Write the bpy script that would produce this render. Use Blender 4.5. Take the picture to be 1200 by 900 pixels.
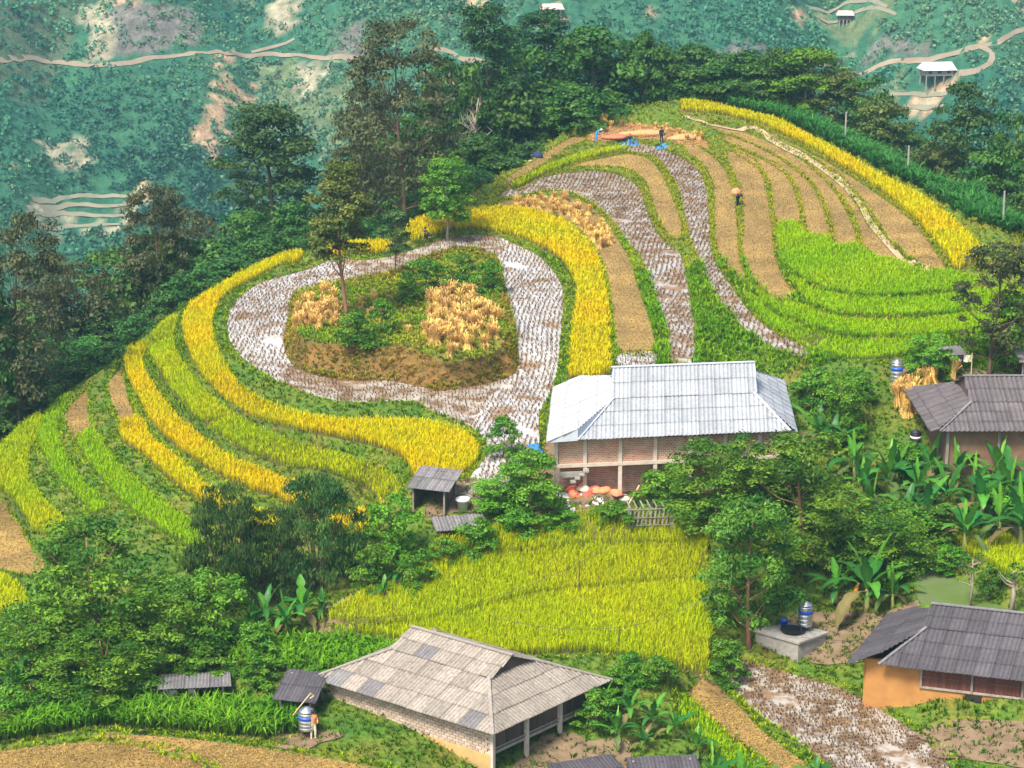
import bpy, bmesh, math, random
import numpy as np
from mathutils import Vector, Matrix
from mathutils.bvhtree import BVHTree
from mathutils.geometry import delaunay_2d_cdt

for o in list(bpy.data.objects):
    bpy.data.objects.remove(o, do_unlink=True)
scene = bpy.context.scene
COL = scene.collection
R = math.radians
rng = np.random.default_rng(7)
random.seed(7)

# ------------------------------------------------------------------ camera, sky, sun, exposure
cam_data = bpy.data.cameras.new('camera')
cam = bpy.data.objects.new('camera', cam_data)
COL.objects.link(cam)
cam.location = (0, 0, 50)
cam.rotation_euler = (R(90 - 15.5), 0, 0)
cam_data.sensor_width = 36.0
cam_data.lens = 36.0 * 2600 / 1200
cam_data.clip_start = 1.0
cam_data.clip_end = 4000
scene.camera = cam

SUN_ELEV, SUN_AZ = 54.0, -146.0            # azimuth clockwise from +Y (the view direction): light from the left, behind the camera
world = bpy.data.worlds.new('World')
scene.world = world
world.use_nodes = True
wn = world.node_tree
sky = wn.nodes.new('ShaderNodeTexSky')
sky.sky_type = 'NISHITA'
sky.sun_disc = False
sky.sun_elevation = R(SUN_ELEV)
sky.sun_rotation = R(SUN_AZ)
sky.air_density = 1.0
sky.dust_density = 3.0
sky.ozone_density = 0.6
wn.nodes['Background'].inputs['Strength'].default_value = 0.12
wn.links.new(sky.outputs[0], wn.nodes['Background'].inputs[0])
sun_data = bpy.data.lights.new('sun', 'SUN')
sun_data.energy = 2.9
sun_data.angle = R(14)
sun_data.color = (1.0, 0.94, 0.84)
sun = bpy.data.objects.new('sun', sun_data)
COL.objects.link(sun)
a, e = R(SUN_AZ), R(SUN_ELEV)
sun.rotation_euler = Vector((math.sin(a) * math.cos(e), math.cos(a) * math.cos(e), math.sin(e))).to_track_quat('Z', 'Y').to_euler()
scene.view_settings.view_transform = 'Standard'
scene.view_settings.look = 'None'
scene.view_settings.gamma = 1.0
scene.view_settings.use_curve_mapping = False
scene.view_settings.exposure = 1.22
scene.cycles.max_bounces = 6
scene.cycles.diffuse_bounces = 3
scene.cycles.glossy_bounces = 2
scene.cycles.transmission_bounces = 3
scene.cycles.volume_bounces = 0
scene.cycles.transparent_max_bounces = 4
scene.cycles.caustics_reflective = False
scene.cycles.caustics_refractive = False
scene.cycles.use_denoising = True
scene.cycles.volume_step_rate = 4.0
# ------------------------------------------------------------------ helpers
def tag(o, label=None, cat=None, group=None, kind=None):
    if label: o['label'] = label
    if cat: o['category'] = cat
    if group: o['group'] = group
    if kind: o['kind'] = kind
    return o

def link(o, parent=None):
    COL.objects.link(o)
    if parent is not None: o.parent = parent
    return o

def empty(name, loc=(0, 0, 0), rz=0.0):
    o = bpy.data.objects.new(name, None)
    o.empty_display_size = 0.3
    o.location = loc
    o.rotation_euler = (0, 0, rz)
    return link(o)

def np_mesh(name, verts, tris=None, quads=None, cols=None):
    me = bpy.data.meshes.new(name)
    verts = np.asarray(verts, np.float32).reshape(-1, 3)
    nt = 0 if tris is None else len(tris); nq = 0 if quads is None else len(quads)
    me.vertices.add(len(verts)); me.vertices.foreach_set('co', verts.ravel())
    loops = []; starts = []
    if nt: loops.append(np.asarray(tris, np.int32).ravel()); starts.append(np.arange(nt) * 3)
    if nq: loops.append(np.asarray(quads, np.int32).ravel()); starts.append(nt * 3 + np.arange(nq) * 4)
    loops = np.concatenate(loops); starts = np.concatenate(starts).astype(np.int32)
    me.loops.add(len(loops)); me.loops.foreach_set('vertex_index', loops)
    me.polygons.add(nt + nq); me.polygons.foreach_set('loop_start', starts)
    if cols is not None:
        at = me.color_attributes.new('Col', 'FLOAT_COLOR', 'POINT')
        c = np.ones((len(verts), 4), np.float32); c[:, :3] = cols
        at.data.foreach_set('color', c.ravel())
    me.update(calc_edges=True)
    return me

def mesh_obj(name, me, mat=None, parent=None):
    if mat is not None and not me.materials: me.materials.append(mat)
    o = bpy.data.objects.new(name, me)
    return link(o, parent)

class MB:
    """collects boxes, tubes and prisms into one mesh"""
    def __init__(s): s.v = []; s.f = []
    def add(s, v, f):
        n = len(s.v); s.v += [tuple(p) for p in v]; s.f += [tuple(i + n for i in q) for q in f]; return s
    def box(s, c, d, M=None):
        x, y, z = d[0] / 2, d[1] / 2, d[2] / 2
        vs = [Vector((sx * x, sy * y, sz * z)) for sz in (-1, 1) for sy in (-1, 1) for sx in (-1, 1)]
        if M is not None: vs = [M @ p for p in vs]
        vs = [p + Vector(c) for p in vs]
        return s.add(vs, [(0, 2, 3, 1), (4, 5, 7, 6), (0, 1, 5, 4), (2, 6, 7, 3), (0, 4, 6, 2), (1, 3, 7, 5)])
    def beam(s, p, q, w, h=None):
        """box beam from p to q"""
        p, q = Vector(p), Vector(q); d = q - p; L = d.length
        M = d.to_track_quat('Y', 'Z').to_matrix()
        return s.box((p + q) / 2, (w, L, h or w), M)
    def tube(s, pts, rad, n=6, cap=True):
        pts = [Vector(p) for p in pts]; rad = rad if hasattr(rad, '__len__') else [rad] * len(pts)
        vs = []; fs = []
        for i, p in enumerate(pts):
            t = (pts[min(i + 1, len(pts) - 1)] - pts[max(i - 1, 0)]).normalized()
            M = t.to_track_quat('Z', 'Y').to_matrix()
            for k in range(n):
                an = 2 * math.pi * k / n
                vs.append(p + M @ Vector((math.cos(an) * rad[i], math.sin(an) * rad[i], 0)))
        for i in range(len(pts) - 1):
            for k in range(n):
                fs.append((i * n + k, i * n + (k + 1) % n, (i + 1) * n + (k + 1) % n, (i + 1) * n + k))
        if cap:
            fs.append(tuple(range(n - 1, -1, -1))); fs.append(tuple((len(pts) - 1) * n + k for k in range(n)))
        return s.add(vs, fs)
    def lathe(s, prof, n=20, c=(0, 0, 0)):
        vs = []; fs = []
        for r, z in prof:
            for k in range(n):
                an = 2 * math.pi * k / n; vs.append((c[0] + r * math.cos(an), c[1] + r * math.sin(an), c[2] + z))
        for i in range(len(prof) - 1):
            for k in range(n): fs.append((i * n + k, i * n + (k + 1) % n, (i + 1) * n + (k + 1) % n, (i + 1) * n + k))
        fs.append(tuple(range(n - 1, -1, -1))); fs.append(tuple((len(prof) - 1) * n + k for k in range(n)))
        return s.add(vs, fs)
    def prism(s, poly, z0, z1):
        n = len(poly); vs = [(p[0], p[1], z0) for p in poly] + [(p[0], p[1], z1) for p in poly]
        return s.add(vs, [tuple(range(n - 1, -1, -1)), tuple(range(n, 2 * n))] + [(i, (i + 1) % n, n + (i + 1) % n, n + i) for i in range(n)])
    def mesh(s, name, smooth=False):
        me = bpy.data.meshes.new(name); me.from_pydata(s.v, [], s.f); me.update()
        if smooth: me.polygons.foreach_set('use_smooth', [True] * len(me.polygons))
        return me
    def build(s, name, mat, parent=None, smooth=False):
        return mesh_obj(name, s.mesh(name, smooth), mat, parent)

# ------------------------------------------------------------------ materials
MATS = {}
def new_mat(name):
    m = bpy.data.materials.new(name); m.use_nodes = True
    nt = m.node_tree; b = nt.nodes['Principled BSDF']
    MATS[name] = m
    return m, nt, b

def N(nt, typ, **kw):
    n = nt.nodes.new(typ)
    for k, v in kw.items():
        if k in n.inputs: n.inputs[k].default_value = v
        else: setattr(n, k, v)
    return n

def ramp(nt, fac, stops):
    r = nt.nodes.new('ShaderNodeValToRGB')
    el = r.color_ramp.elements
    while len(el) < len(stops): el.new(0.5)
    for i, (p, c) in enumerate(stops):
        el[i].position = p; el[i].color = (*c, 1) if len(c) == 3 else c
    nt.links.new(fac, r.inputs[0])
    return r.outputs[0]

def noise(nt, scale, detail=4, rough=0.55, coord='Object', vec_scale=None):
    tc = nt.nodes.new('ShaderNodeTexCoord')
    n = N(nt, 'ShaderNodeTexNoise', Scale=scale, Detail=detail, Roughness=rough)
    out = tc.outputs[coord]
    if vec_scale:
        mp = nt.nodes.new('ShaderNodeMapping'); mp.inputs['Scale'].default_value = vec_scale
        nt.links.new(out, mp.inputs[0]); out = mp.outputs[0]
    nt.links.new(out, n.inputs['Vector'])
    return n.outputs['Fac']

def bump(nt, b, h, strength=0.4, dist=0.05):
    bp = N(nt, 'ShaderNodeBump', Strength=strength, Distance=dist)
    nt.links.new(h, bp.inputs['Height']); nt.links.new(bp.outputs[0], b.inputs['Normal'])

def mix(nt, a, b, fac, typ='MIX'):
    m = nt.nodes.new('ShaderNodeMix'); m.data_type = 'RGBA'; m.blend_type = typ
    for s, v in ((6, a), (7, b)):
        if isinstance(v, tuple): m.inputs[s].default_value = (*v, 1)
        else: nt.links.new(v, m.inputs[s])
    if isinstance(fac, (int, float)): m.inputs[0].default_value = fac
    else: nt.links.new(fac, m.inputs[0])
    return m.outputs[2]

def plain(name, c1, c2=None, scale=3.0, rough=0.8, metal=0.0, bump_s=0.0, spec=0.3, rnd=0.0, stretch=None, detail=5):
    """two-tone noise material; rnd adds a random value shift per object"""
    m, nt, b = new_mat(name)
    f = noise(nt, scale, detail, vec_scale=stretch)
    c = ramp(nt, f, [(0.3, c1), (0.7, c2 or tuple(x * 0.75 for x in c1))])
    if rnd:
        oi = nt.nodes.new('ShaderNodeObjectInfo')
        mr = N(nt, 'ShaderNodeMapRange'); mr.inputs['To Min'].default_value = 1 - rnd; mr.inputs['To Max'].default_value = 1 + rnd
        nt.links.new(oi.outputs['Random'], mr.inputs['Value'])
        hsv = nt.nodes.new('ShaderNodeHueSaturation')
        nt.links.new(mr.outputs[0], hsv.inputs['Value']); nt.links.new(c, hsv.inputs['Color']); c = hsv.outputs[0]
    nt.links.new(c, b.inputs['Base Color'])
    b.inputs['Roughness'].default_value = rough; b.inputs['Metallic'].default_value = metal
    b.inputs['Specular IOR Level'].default_value = spec
    if bump_s: bump(nt, b, f, bump_s, 0.03)
    return m

def leaf_mat(name, gloss=0.5, trans=0.3, rnd=0.12, hue=0.012, spec=0.18):
    """foliage coloured by the Col attribute of its mesh, with a slight shift per plant"""
    m, nt, b = new_mat(name)
    at = nt.nodes.new('ShaderNodeAttribute'); at.attribute_name = 'Col'
    oi = nt.nodes.new('ShaderNodeObjectInfo')
    hsv = nt.nodes.new('ShaderNodeHueSaturation')
    mr = N(nt, 'ShaderNodeMapRange'); mr.inputs['To Min'].default_value = 1 - rnd; mr.inputs['To Max'].default_value = 1 + rnd
    mh = N(nt, 'ShaderNodeMapRange'); mh.inputs['To Min'].default_value = .5 - hue; mh.inputs['To Max'].default_value = .5 + hue
    nt.links.new(oi.outputs['Random'], mr.inputs['Value']); nt.links.new(oi.outputs['Random'], mh.inputs['Value'])
    nt.links.new(mr.outputs[0], hsv.inputs['Value']); nt.links.new(mh.outputs[0], hsv.inputs['Hue'])
    nt.links.new(at.outputs['Color'], hsv.inputs['Color'])
    nt.links.new(hsv.outputs[0], b.inputs['Base Color'])
    b.inputs['Roughness'].default_value = gloss; b.inputs['Specular IOR Level'].default_value = spec
    if trans:
        tr = nt.nodes.new('ShaderNodeBsdfTranslucent'); nt.links.new(hsv.outputs[0], tr.inputs['Color'])
        mx = nt.nodes.new('ShaderNodeMixShader'); mx.inputs[0].default_value = trans
        nt.links.new(b.outputs[0], mx.inputs[1]); nt.links.new(tr.outputs[0], mx.inputs[2])
        nt.links.new(mx.outputs[0], nt.nodes['Material Output'].inputs['Surface'])
    return m

LEAF = leaf_mat('foliage')
CROP = leaf_mat('crop_blades', gloss=0.8, trans=0.35, rnd=0.0, hue=0.0, spec=0.05)

def soil(name, dry, dark, wet=0.0, water=(0.5, 0.5, 0.5), scale=0.5):
    """field soil; 'wet' is the share of the surface under a film of silty water, paled to stand for reflected sky"""
    m, nt, b = new_mat(name)
    f = noise(nt, 2.2, 8, 0.65)
    c = ramp(nt, f, [(0.3, dark), (0.7, dry)])
    c = mix(nt, c, ramp(nt, noise(nt, .28, 5, .6), [(.35, (.62, .60, .58)), (.65, (1.12, 1.1, 1.05))]), 1.0, 'MULTIPLY')   # damp and dry areas
    if wet > 0:
        w = noise(nt, scale, 5, 0.6)
        msk = ramp(nt, w, [(max(0, 0.62 - wet * 0.4 - .06), (0, 0, 0)), (0.62 - wet * 0.4 + .06, (1, 1, 1))])
        c = mix(nt, c, water, msk)  # pale water colour carries the sky reflection as well as silt
        rr = ramp(nt, w, [(max(0, 0.62 - wet * 0.4 - .06), (.8, .8, .8)), (0.62 - wet * 0.4 + .06, (.06, .06, .06))])
        nt.links.new(rr, b.inputs['Roughness'])
        b.inputs['Specular IOR Level'].default_value = 0.8
        bm_ = N(nt, 'ShaderNodeBump', Strength=0.35, Distance=0.04)
        inv = nt.nodes.new('ShaderNodeInvert'); nt.links.new(msk, inv.inputs['Color'])
        mul = N(nt, 'ShaderNodeMath', operation='MULTIPLY'); nt.links.new(inv.outputs[0], mul.inputs[0]); nt.links.new(f, mul.inputs[1])
        nt.links.new(mul.outputs[0], bm_.inputs['Height']); nt.links.new(bm_.outputs[0], b.inputs['Normal'])
    else:
        b.inputs['Roughness'].default_value = 0.9
        bump(nt, b, f, 0.6, 0.08)
    nt.links.new(c, b.inputs['Base Color'])
    return m
# site plan: terrace outlines, spot heights, crest line (metres)
TERRACES = {
'L1': ('olive',[(-40.77,147.99,0.25),(-39.97,154.69,0.23),(-38.74,160.44,0.28),(-38.42,164.94,0.34),(-37.03,167.12,1.08),(-36.27,162.64,0.62),(-36.29,159.2,0.33),(-35.41,154.43,0.25),(-33.87,149.98,0.22),(-32.02,146.18,0.23),(-30.44,143.26,0.31),(-29.93,140.92,0.33),(-32.26,142.15,0.02),(-33.98,146.17,0.05),(-36.61,150.81,0.13),(-38.52,148.55,0.06),(-39.27,141.97,0.14)]),
'L1b': ('stub_dry',[(-39.15,138.96,-0.9),(-38.55,148.37,-1.02),(-36.64,150.64,-0.9),(-34.58,147.32,-0.91),(-33.04,143.39,-0.91),(-30.89,138.02,-0.68),(-31.27,136.54,-0.96),(-33.82,137.95,-1.01),(-35.24,134.44,-1.0),(-36.82,129.85,-0.96)]),
'L1c': ('ripe_dull',[(-35.88,126.2,-0.92),(-34.67,132.05,-0.96),(-33.38,135.97,-0.99),(-31.73,134.0,-0.95),(-29.97,130.28,-0.85),(-29.9,127.43,-0.85),(-31.49,127.49,-0.88),(-32.84,120.13,-0.87)]),
'L2': ('green',[(-36.33,168.05,1.44),(-35.14,169.05,2.14),(-34.94,165.79,1.61),(-34.94,163.05,1.39),(-33.34,157.18,1.36),(-31.3,151.1,1.32),(-28.72,145.61,1.36),(-27.52,142.84,1.49),(-28.4,142.26,1.32),(-29.47,144.59,1.33),(-32.39,150.47,1.27),(-34.74,156.89,1.18),(-36.42,163.76,0.83)]),
'L3s': ('stub_dry',[(-34.37,163.68,2.02),(-34.37,167.83,2.06),(-33.88,169.92,2.24),(-32.66,164.05,2.12),(-32.02,160.9,2.03),(-32.34,157.77,1.97)]),
'L3': ('green',[(-32.25,157.27,1.92),(-31.69,160.1,1.93),(-31.1,158.99,1.93),(-29.02,153.26,1.92),(-26.19,147.27,1.93),(-23.51,142.16,1.96),(-20.34,137.09,2.03),(-19.5,132.79,1.93),(-22.13,135.98,1.95),(-25.31,140.82,1.93),(-27.44,145.2,1.93),(-30.05,151.1,1.9)]),
'L4s': ('stub_dry',[(-31.6,167.32,3.25),(-31.73,170.79,3.34),(-31.48,173.33,3.36),(-30.01,166.19,3.22),(-28.32,159.46,3.12),(-28.87,157.8,3.15)]),
'L4': ('ripe',[(-29.1,157.58,2.82),(-28.61,158.47,2.95),(-27.56,158.64,2.84),(-26.3,154.63,2.79),(-23.17,148.48,2.79),(-20.41,142.92,2.74),(-17.79,139.25,2.71),(-15.48,139.62,1.75),(-15.27,135.05,2.51),(-17.49,136.7,2.7),(-21.18,141.35,2.72),(-23.48,145.3,2.76),(-26.37,151.2,2.76),(-28.27,154.5,2.71)]),
'L5': ('ripe',[(-31.31,173.67,3.77),(-30.99,176.41,3.99),(-29.93,176.94,4.36),(-29.95,173.82,3.73),(-29.08,169.6,3.67),(-26.91,162.97,3.66),(-24.31,156.57,3.51),(-20.94,149.88,3.43),(-17.64,145.71,3.3),(-14.78,143.31,2.98),(-11.67,140.5,2.65),(-9.87,138.9,2.41),(-8.27,135.84,3.75),(-8.94,137.49,2.13),(-9.89,135.09,2.39),(-12.22,136.66,2.59),(-15.2,140.51,2.88),(-17.22,141.86,3.09),(-19.38,144.03,3.23),(-22.25,148.03,3.38),(-25.66,154.7,3.42),(-27.91,161.05,3.53),(-30.37,169.24,3.56)]),
'L6': ('olive',[(-29.61,176.36,4.87),(-29.23,179.88,5.07),(-27.7,178.49,6.07),(-27.65,175.43,4.96),(-25.88,167.94,5.02),(-22.91,159.21,5.05),(-19.79,152.82,4.95),(-16.69,148.33,4.97),(-13.89,145.57,4.82),(-10.37,142.83,4.77),(-8.27,140.21,4.77),(-7.39,137.47,4.84),(-7.37,135.87,4.67),(-8.26,135.92,4.19),(-9.51,139.96,3.78),(-10.76,140.15,4.49),(-13.39,142.46,4.53),(-15.28,144.04,4.14),(-18.48,147.14,4.22),(-20.8,150.08,4.62),(-23.52,155.35,4.79),(-26.09,162.18,4.82),(-28.26,169.04,4.94),(-30.08,176.85,3.87)]),
'L7': ('ripe',[(-26.63,174.15,6.72),(-26.61,178.04,7.05),(-25.52,182.11,7.25),(-23.02,186.77,7.97),(-20.39,190.05,8.61),(-18.38,188.73,9.35),(-18.19,186.58,9.22),(-19.87,187.07,8.58),(-22.36,183.0,8.08),(-24.04,180.12,7.43),(-24.2,174.66,7.16),(-23.31,167.72,6.94),(-21.64,160.73,6.75),(-19.87,155.51,6.55),(-18.17,152.41,6.4),(-15.36,149.72,6.24),(-11.79,147.64,6.17),(-8.18,147.83,6.11),(-5.07,146.89,6.14),(-3.2,144.78,6.11),(-2.33,141.37,6.25),(-2.45,138.23,6.11),(-3.41,136.14,6.03),(-4.85,134.74,6.02),(-6.24,135.41,5.92),(-6.6,137.54,6.04),(-7.14,139.54,6.05),(-8.82,142.26,6.03),(-11.55,144.47,6.02),(-15.1,146.95,5.94),(-18.94,151.49,5.66),(-21.71,157.05,5.73),(-23.88,162.44,6.09),(-25.45,167.73,6.66)]),
'L8': ('ripe',[(-15.81,187.43,10.23),(-14.02,188.08,10.25),(-10.65,187.25,10.5),(-10.47,185.08,10.14),(-12.7,184.71,10.22),(-15.4,184.85,10.04)]),
'P': ('paddy',[(-14.96,184.74,9.77),(-17.26,182.8,9.31),(-20.78,179.92,8.86),(-22.17,175.4,8.55),(-22.41,169.99,8.3),(-21.35,163.46,7.9),(-19.46,158.74,7.62),(-16.94,154.96,7.28),(-13.65,151.74,6.98),(-11.33,150.63,6.91),(-6.99,150.69,6.96),(-5.53,148.58,6.82),(-3.04,145.87,6.69),(-1.77,142.18,6.66),(-1.74,139.48,6.36),(-2.75,135.97,5.96),(-1.37,135.47,6.07),(0.0,135.75,6.09),(1.39,137.86,6.29),(1.82,141.81,6.53),(1.88,146.78,7.04),(2.78,151.36,7.4),(3.29,156.04,7.82),(3.81,165.6,8.64),(4.12,173.92,9.39),(3.54,179.99,9.64),(2.04,185.47,10.05),(0.0,188.29,10.43),(-1.12,190.2,10.56),(-3.0,191.12,10.6),(-5.74,190.1,10.58),(-8.06,186.82,10.36),(-9.81,184.99,10.08),(-12.26,183.45,9.98)]),
'Pd': ('stub_wet',[(-16.94,154.96,7.28),(-16.48,157.88,7.52),(-15.64,158.29,7.41),(-12.45,156.16,7.34),(-9.31,155.66,7.48),(-6.64,154.04,7.47),(-5.38,153.05,7.37),(-2.45,153.82,7.6),(-0.62,156.12,7.35),(-0.74,153.65,7.26),(-1.69,150.85,7.16),(-2.25,148.09,6.96),(-3.04,145.87,6.69),(-5.53,148.58,6.82),(-6.99,150.69,6.96),(-11.33,150.63,6.91),(-13.65,151.74,6.98)]),
'Pb': ('stub_wet',[(-9.81,184.99,10.08),(-8.06,186.82,10.36),(-5.74,190.1,10.58),(-3.0,191.12,10.6),(-1.12,190.2,10.56),(-0.74,187.54,10.21),(-1.59,184.4,9.99),(-4.39,186.39,10.01),(-6.87,183.86,9.88),(-9.17,179.08,9.7),(-11.86,176.96,9.61),(-13.37,178.6,9.38),(-13.13,183.54,9.73),(-12.26,183.45,9.98)]),
'MB': ('bank',[(-17.68,175.63,8.85),(-17.54,169.2,8.64),(-17.36,163.9,8.26),(-16.92,160.53,7.8),(-15.58,157.63,7.33),(-12.4,155.41,7.16),(-9.28,155.14,7.23),(-6.57,153.68,7.19),(-5.36,152.51,7.14),(-2.45,153.67,7.26),(-0.12,155.45,7.47),(0.5,157.79,7.87),(0.38,161.53,8.86),(-0.07,170.13,8.96),(-0.7,178.76,9.56),(-1.46,185.3,10.09),(-4.41,187.34,10.18),(-7.05,185.08,10.07),(-9.39,180.71,9.77),(-11.95,178.5,9.62),(-14.91,178.43,9.13)]),
'M': ('mound',[(-16.76,172.51,9.23),(-16.63,166.67,9.12),(-16.33,162.11,9.18),(-15.49,159.31,9.23),(-13.78,157.67,9.26),(-11.27,157.65,9.27),(-8.08,156.48,9.31),(-5.84,154.55,9.18),(-4.77,153.64,9.04),(-2.46,154.46,9.08),(-1.0,156.55,9.17),(-0.51,159.4,9.6),(-0.8,169.1,9.35),(-1.4,178.31,9.66),(-1.96,184.35,9.85),(-4.38,186.06,9.93),(-6.85,183.47,9.82),(-9.14,178.53,9.68),(-11.82,176.36,9.6),(-14.46,174.51,9.46)]),
'R1': ('ripe',[(-8.95,190.62,11.54),(-5.13,195.87,11.41),(-1.01,198.45,11.3),(2.54,196.8,11.15),(5.05,192.47,10.93),(6.56,185.7,10.6),(7.01,182.05,10.43),(7.41,175.72,10.1),(7.39,162.24,9.48),(7.1,156.71,9.13),(6.73,150.76,8.81),(4.08,150.56,8.62),(4.1,153.68,8.84),(4.47,160.83,9.17),(5.11,170.21,9.77),(4.86,176.38,10.1),(3.93,181.7,10.36),(2.9,184.5,10.49),(0.96,188.31,10.72),(-0.97,190.51,10.8),(-3.37,191.34,10.93),(-5.74,190.27,11.0),(-8.56,186.63,10.85)]),
'R2': ('stub_dry',[(-2.32,198.38,11.63),(0.55,202.24,11.68),(3.98,204.08,11.65),(6.52,201.42,11.52),(8.35,194.04,11.16),(9.27,186.02,10.76),(9.71,181.78,10.56),(10.12,171.0,10.07),(10.44,161.57,9.64),(10.27,155.7,9.32),(7.9,155.36,9.35),(7.72,165.39,9.77),(7.66,176.98,10.32),(7.24,182.59,10.6),(6.74,186.83,10.81),(5.23,193.78,11.13),(2.71,197.84,11.34),(-0.94,199.81,11.43)]),
'R2w': ('paddy',[(7.89,154.94,9.33),(10.25,155.32,9.3),(10.16,152.8,9.01),(7.65,152.5,9.09)]),
'R3': ('stub_wet',[(-1.34,201.61,12.12),(2.69,209.39,12.31),(6.88,213.08,12.31),(9.89,211.96,12.26),(11.83,206.67,11.98),(12.14,198.0,11.54),(12.48,190.82,11.19),(13.11,185.75,10.96),(14.0,182.81,10.85),(14.14,177.98,10.6),(13.88,166.38,10.0),(13.07,153.47,9.09),(11.38,152.8,9.14),(11.6,159.83,9.62),(11.33,168.78,10.11),(10.79,180.64,10.73),(10.04,185.53,10.93),(9.36,191.39,11.23),(8.12,198.02,11.54),(6.34,203.3,11.8),(4.01,205.59,11.94),(0.79,203.2,11.9)]),
'R4': ('stub_dry',[(4.57,213.92,12.59),(8.43,217.19,12.78),(11.47,218.91,13.0),(13.3,216.83,12.93),(14.18,210.81,12.63),(14.59,201.17,12.28),(14.7,190.82,11.95),(14.33,185.69,11.72),(13.62,184.87,11.66),(13.07,189.77,11.86),(12.82,197.87,12.12),(12.64,206.79,12.45),(11.33,212.68,12.64),(8.33,214.52,12.65)]),
'R5': ('stub_wet',[(9.85,220.94,13.09),(12.29,221.83,13.55),(14.3,220.84,13.45),(16.72,215.41,13.17),(17.89,209.07,12.86),(17.83,200.61,12.47),(17.14,189.63,12.04),(16.43,178.82,11.49),(16.99,170.42,11.1),(17.92,161.79,10.65),(19.22,156.35,10.44),(21.54,154.74,9.32),(20.32,151.13,10.08),(18.2,154.28,10.27),(16.84,159.23,10.49),(15.65,167.35,10.92),(15.34,177.47,11.42),(15.11,185.34,11.79),(15.24,193.04,12.12),(15.45,201.14,12.52),(15.12,209.03,12.87),(14.11,216.33,13.18),(12.33,219.3,13.19)]),
'R6': ('stub_dry',[(17.48,220.1,14.0),(18.92,217.78,13.62),(20.14,210.69,13.23),(20.08,199.68,12.8),(19.31,187.6,12.29),(18.49,177.02,11.87),(18.31,169.62,11.56),(17.62,170.77,11.57),(17.07,175.16,11.78),(17.01,180.73,12.02),(17.83,191.68,12.39),(18.66,203.07,12.97),(18.37,212.12,13.32),(17.34,217.05,13.57)]),
'R7': ('stub_dry',[(21.21,216.13,13.64),(22.66,214.73,13.62),(23.42,209.27,13.48),(23.16,200.1,12.96),(22.34,187.87,12.39),(21.46,178.08,12.0),(21.17,169.58,11.64),(21.45,164.63,11.36),(19.82,164.0,11.17),(18.89,168.13,11.56),(18.7,174.28,11.84),(18.97,179.07,12.01),(20.14,189.39,12.46),(20.98,200.98,12.95),(21.0,209.39,13.3)]),
'R8': ('stub_dry',[(22.37,216.86,13.77),(23.75,213.15,13.64),(25.3,208.68,13.58),(25.54,198.64,13.23),(24.52,186.58,12.72),(22.58,185.59,12.7),(23.51,197.77,13.15),(23.72,206.05,13.4),(23.02,211.74,13.47),(22.09,215.62,13.56)]),
'R9': ('stub_dry',[(21.8,223.43,14.16),(23.9,218.64,13.99),(25.77,212.11,13.74),(27.03,204.35,13.46),(27.31,193.9,13.11),(26.49,181.25,12.56),(24.74,181.46,12.66),(25.44,190.47,13.01),(25.93,201.82,13.35),(25.08,209.6,13.59),(23.42,215.65,13.81),(21.39,220.87,14.05)]),
'R10': ('stub_dry',[(20.89,227.02,14.73),(23.18,225.21,14.4),(25.65,219.19,14.07),(27.38,212.5,13.84),(28.57,205.25,13.54),(29.09,193.63,13.08),(28.25,178.32,12.59),(26.52,177.86,12.48),(27.43,189.79,12.99),(27.53,200.86,13.37),(26.62,208.91,13.63),(25.09,215.68,13.88),(22.59,222.74,14.18),(20.52,224.78,14.64)]),
'R11': ('stub_dry',[(28.3,209.35,13.8),(29.43,204.48,13.43),(30.1,198.55,13.24),(30.28,191.95,12.95),(30.16,184.33,12.66),(30.65,177.1,12.43),(31.78,170.72,12.0),(28.87,175.42,12.29),(29.24,182.98,12.64),(29.61,193.54,13.02),(29.01,202.51,13.31)]),
'R12': ('stub_dry',[(23.69,225.32,14.99),(26.08,220.15,14.77),(28.64,210.95,14.43),(30.79,203.04,13.93),(32.7,192.68,13.49),(33.86,184.16,13.13),(33.95,174.73,12.72),(33.93,169.01,12.17),(32.47,170.18,12.39),(31.41,173.88,12.62),(30.97,179.65,12.89),(31.04,186.83,13.19),(30.91,193.31,13.45),(30.53,200.1,13.74),(29.76,205.85,14.0),(28.07,212.87,14.44),(25.97,219.89,14.64)]),
'Y': ('ripe',[(17.91,232.21,16.17),(20.65,232.76,15.82),(23.64,229.34,15.53),(27.02,225.51,15.23),(28.99,218.31,14.89),(31.47,209.54,14.42),(33.37,200.89,14.0),(35.61,193.04,13.65),(36.36,188.04,13.48),(36.95,180.78,13.23),(37.26,172.5,12.92),(34.68,168.81,12.29),(34.3,171.92,12.91),(34.22,178.19,13.05),(33.92,185.81,13.32),(32.83,194.49,13.69),(30.8,204.77,14.19),(28.27,214.51,14.67),(25.85,222.77,15.04),(23.35,226.31,15.37),(20.55,228.49,15.65),(17.7,229.21,15.72)]),
'G1': ('green',[(22.47,184.58,12.61),(24.08,185.31,12.68),(24.56,181.13,12.51),(26.25,180.49,12.43),(26.44,177.28,12.32),(28.1,177.72,12.44),(28.8,174.51,12.21),(30.6,172.96,12.12),(32.39,169.66,11.96),(35.18,168.56,11.94),(36.22,167.08,11.73),(34.51,165.07,11.66),(29.73,163.69,11.51),(25.86,163.8,11.55),(23.55,165.86,11.67),(22.16,169.53,11.85),(21.68,175.21,12.12)]),
'G2': ('green',[(21.66,169.23,11.72),(23.2,165.65,11.45),(25.64,163.13,11.38),(29.64,163.1,11.32),(34.46,164.7,11.41),(38.9,167.17,11.3),(41.67,165.06,11.66),(41.31,163.42,11.24),(33.56,160.08,11.12),(28.85,158.43,11.14),(25.1,158.52,11.18),(22.75,161.17,11.26),(21.85,164.75,11.4)]),
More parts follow.
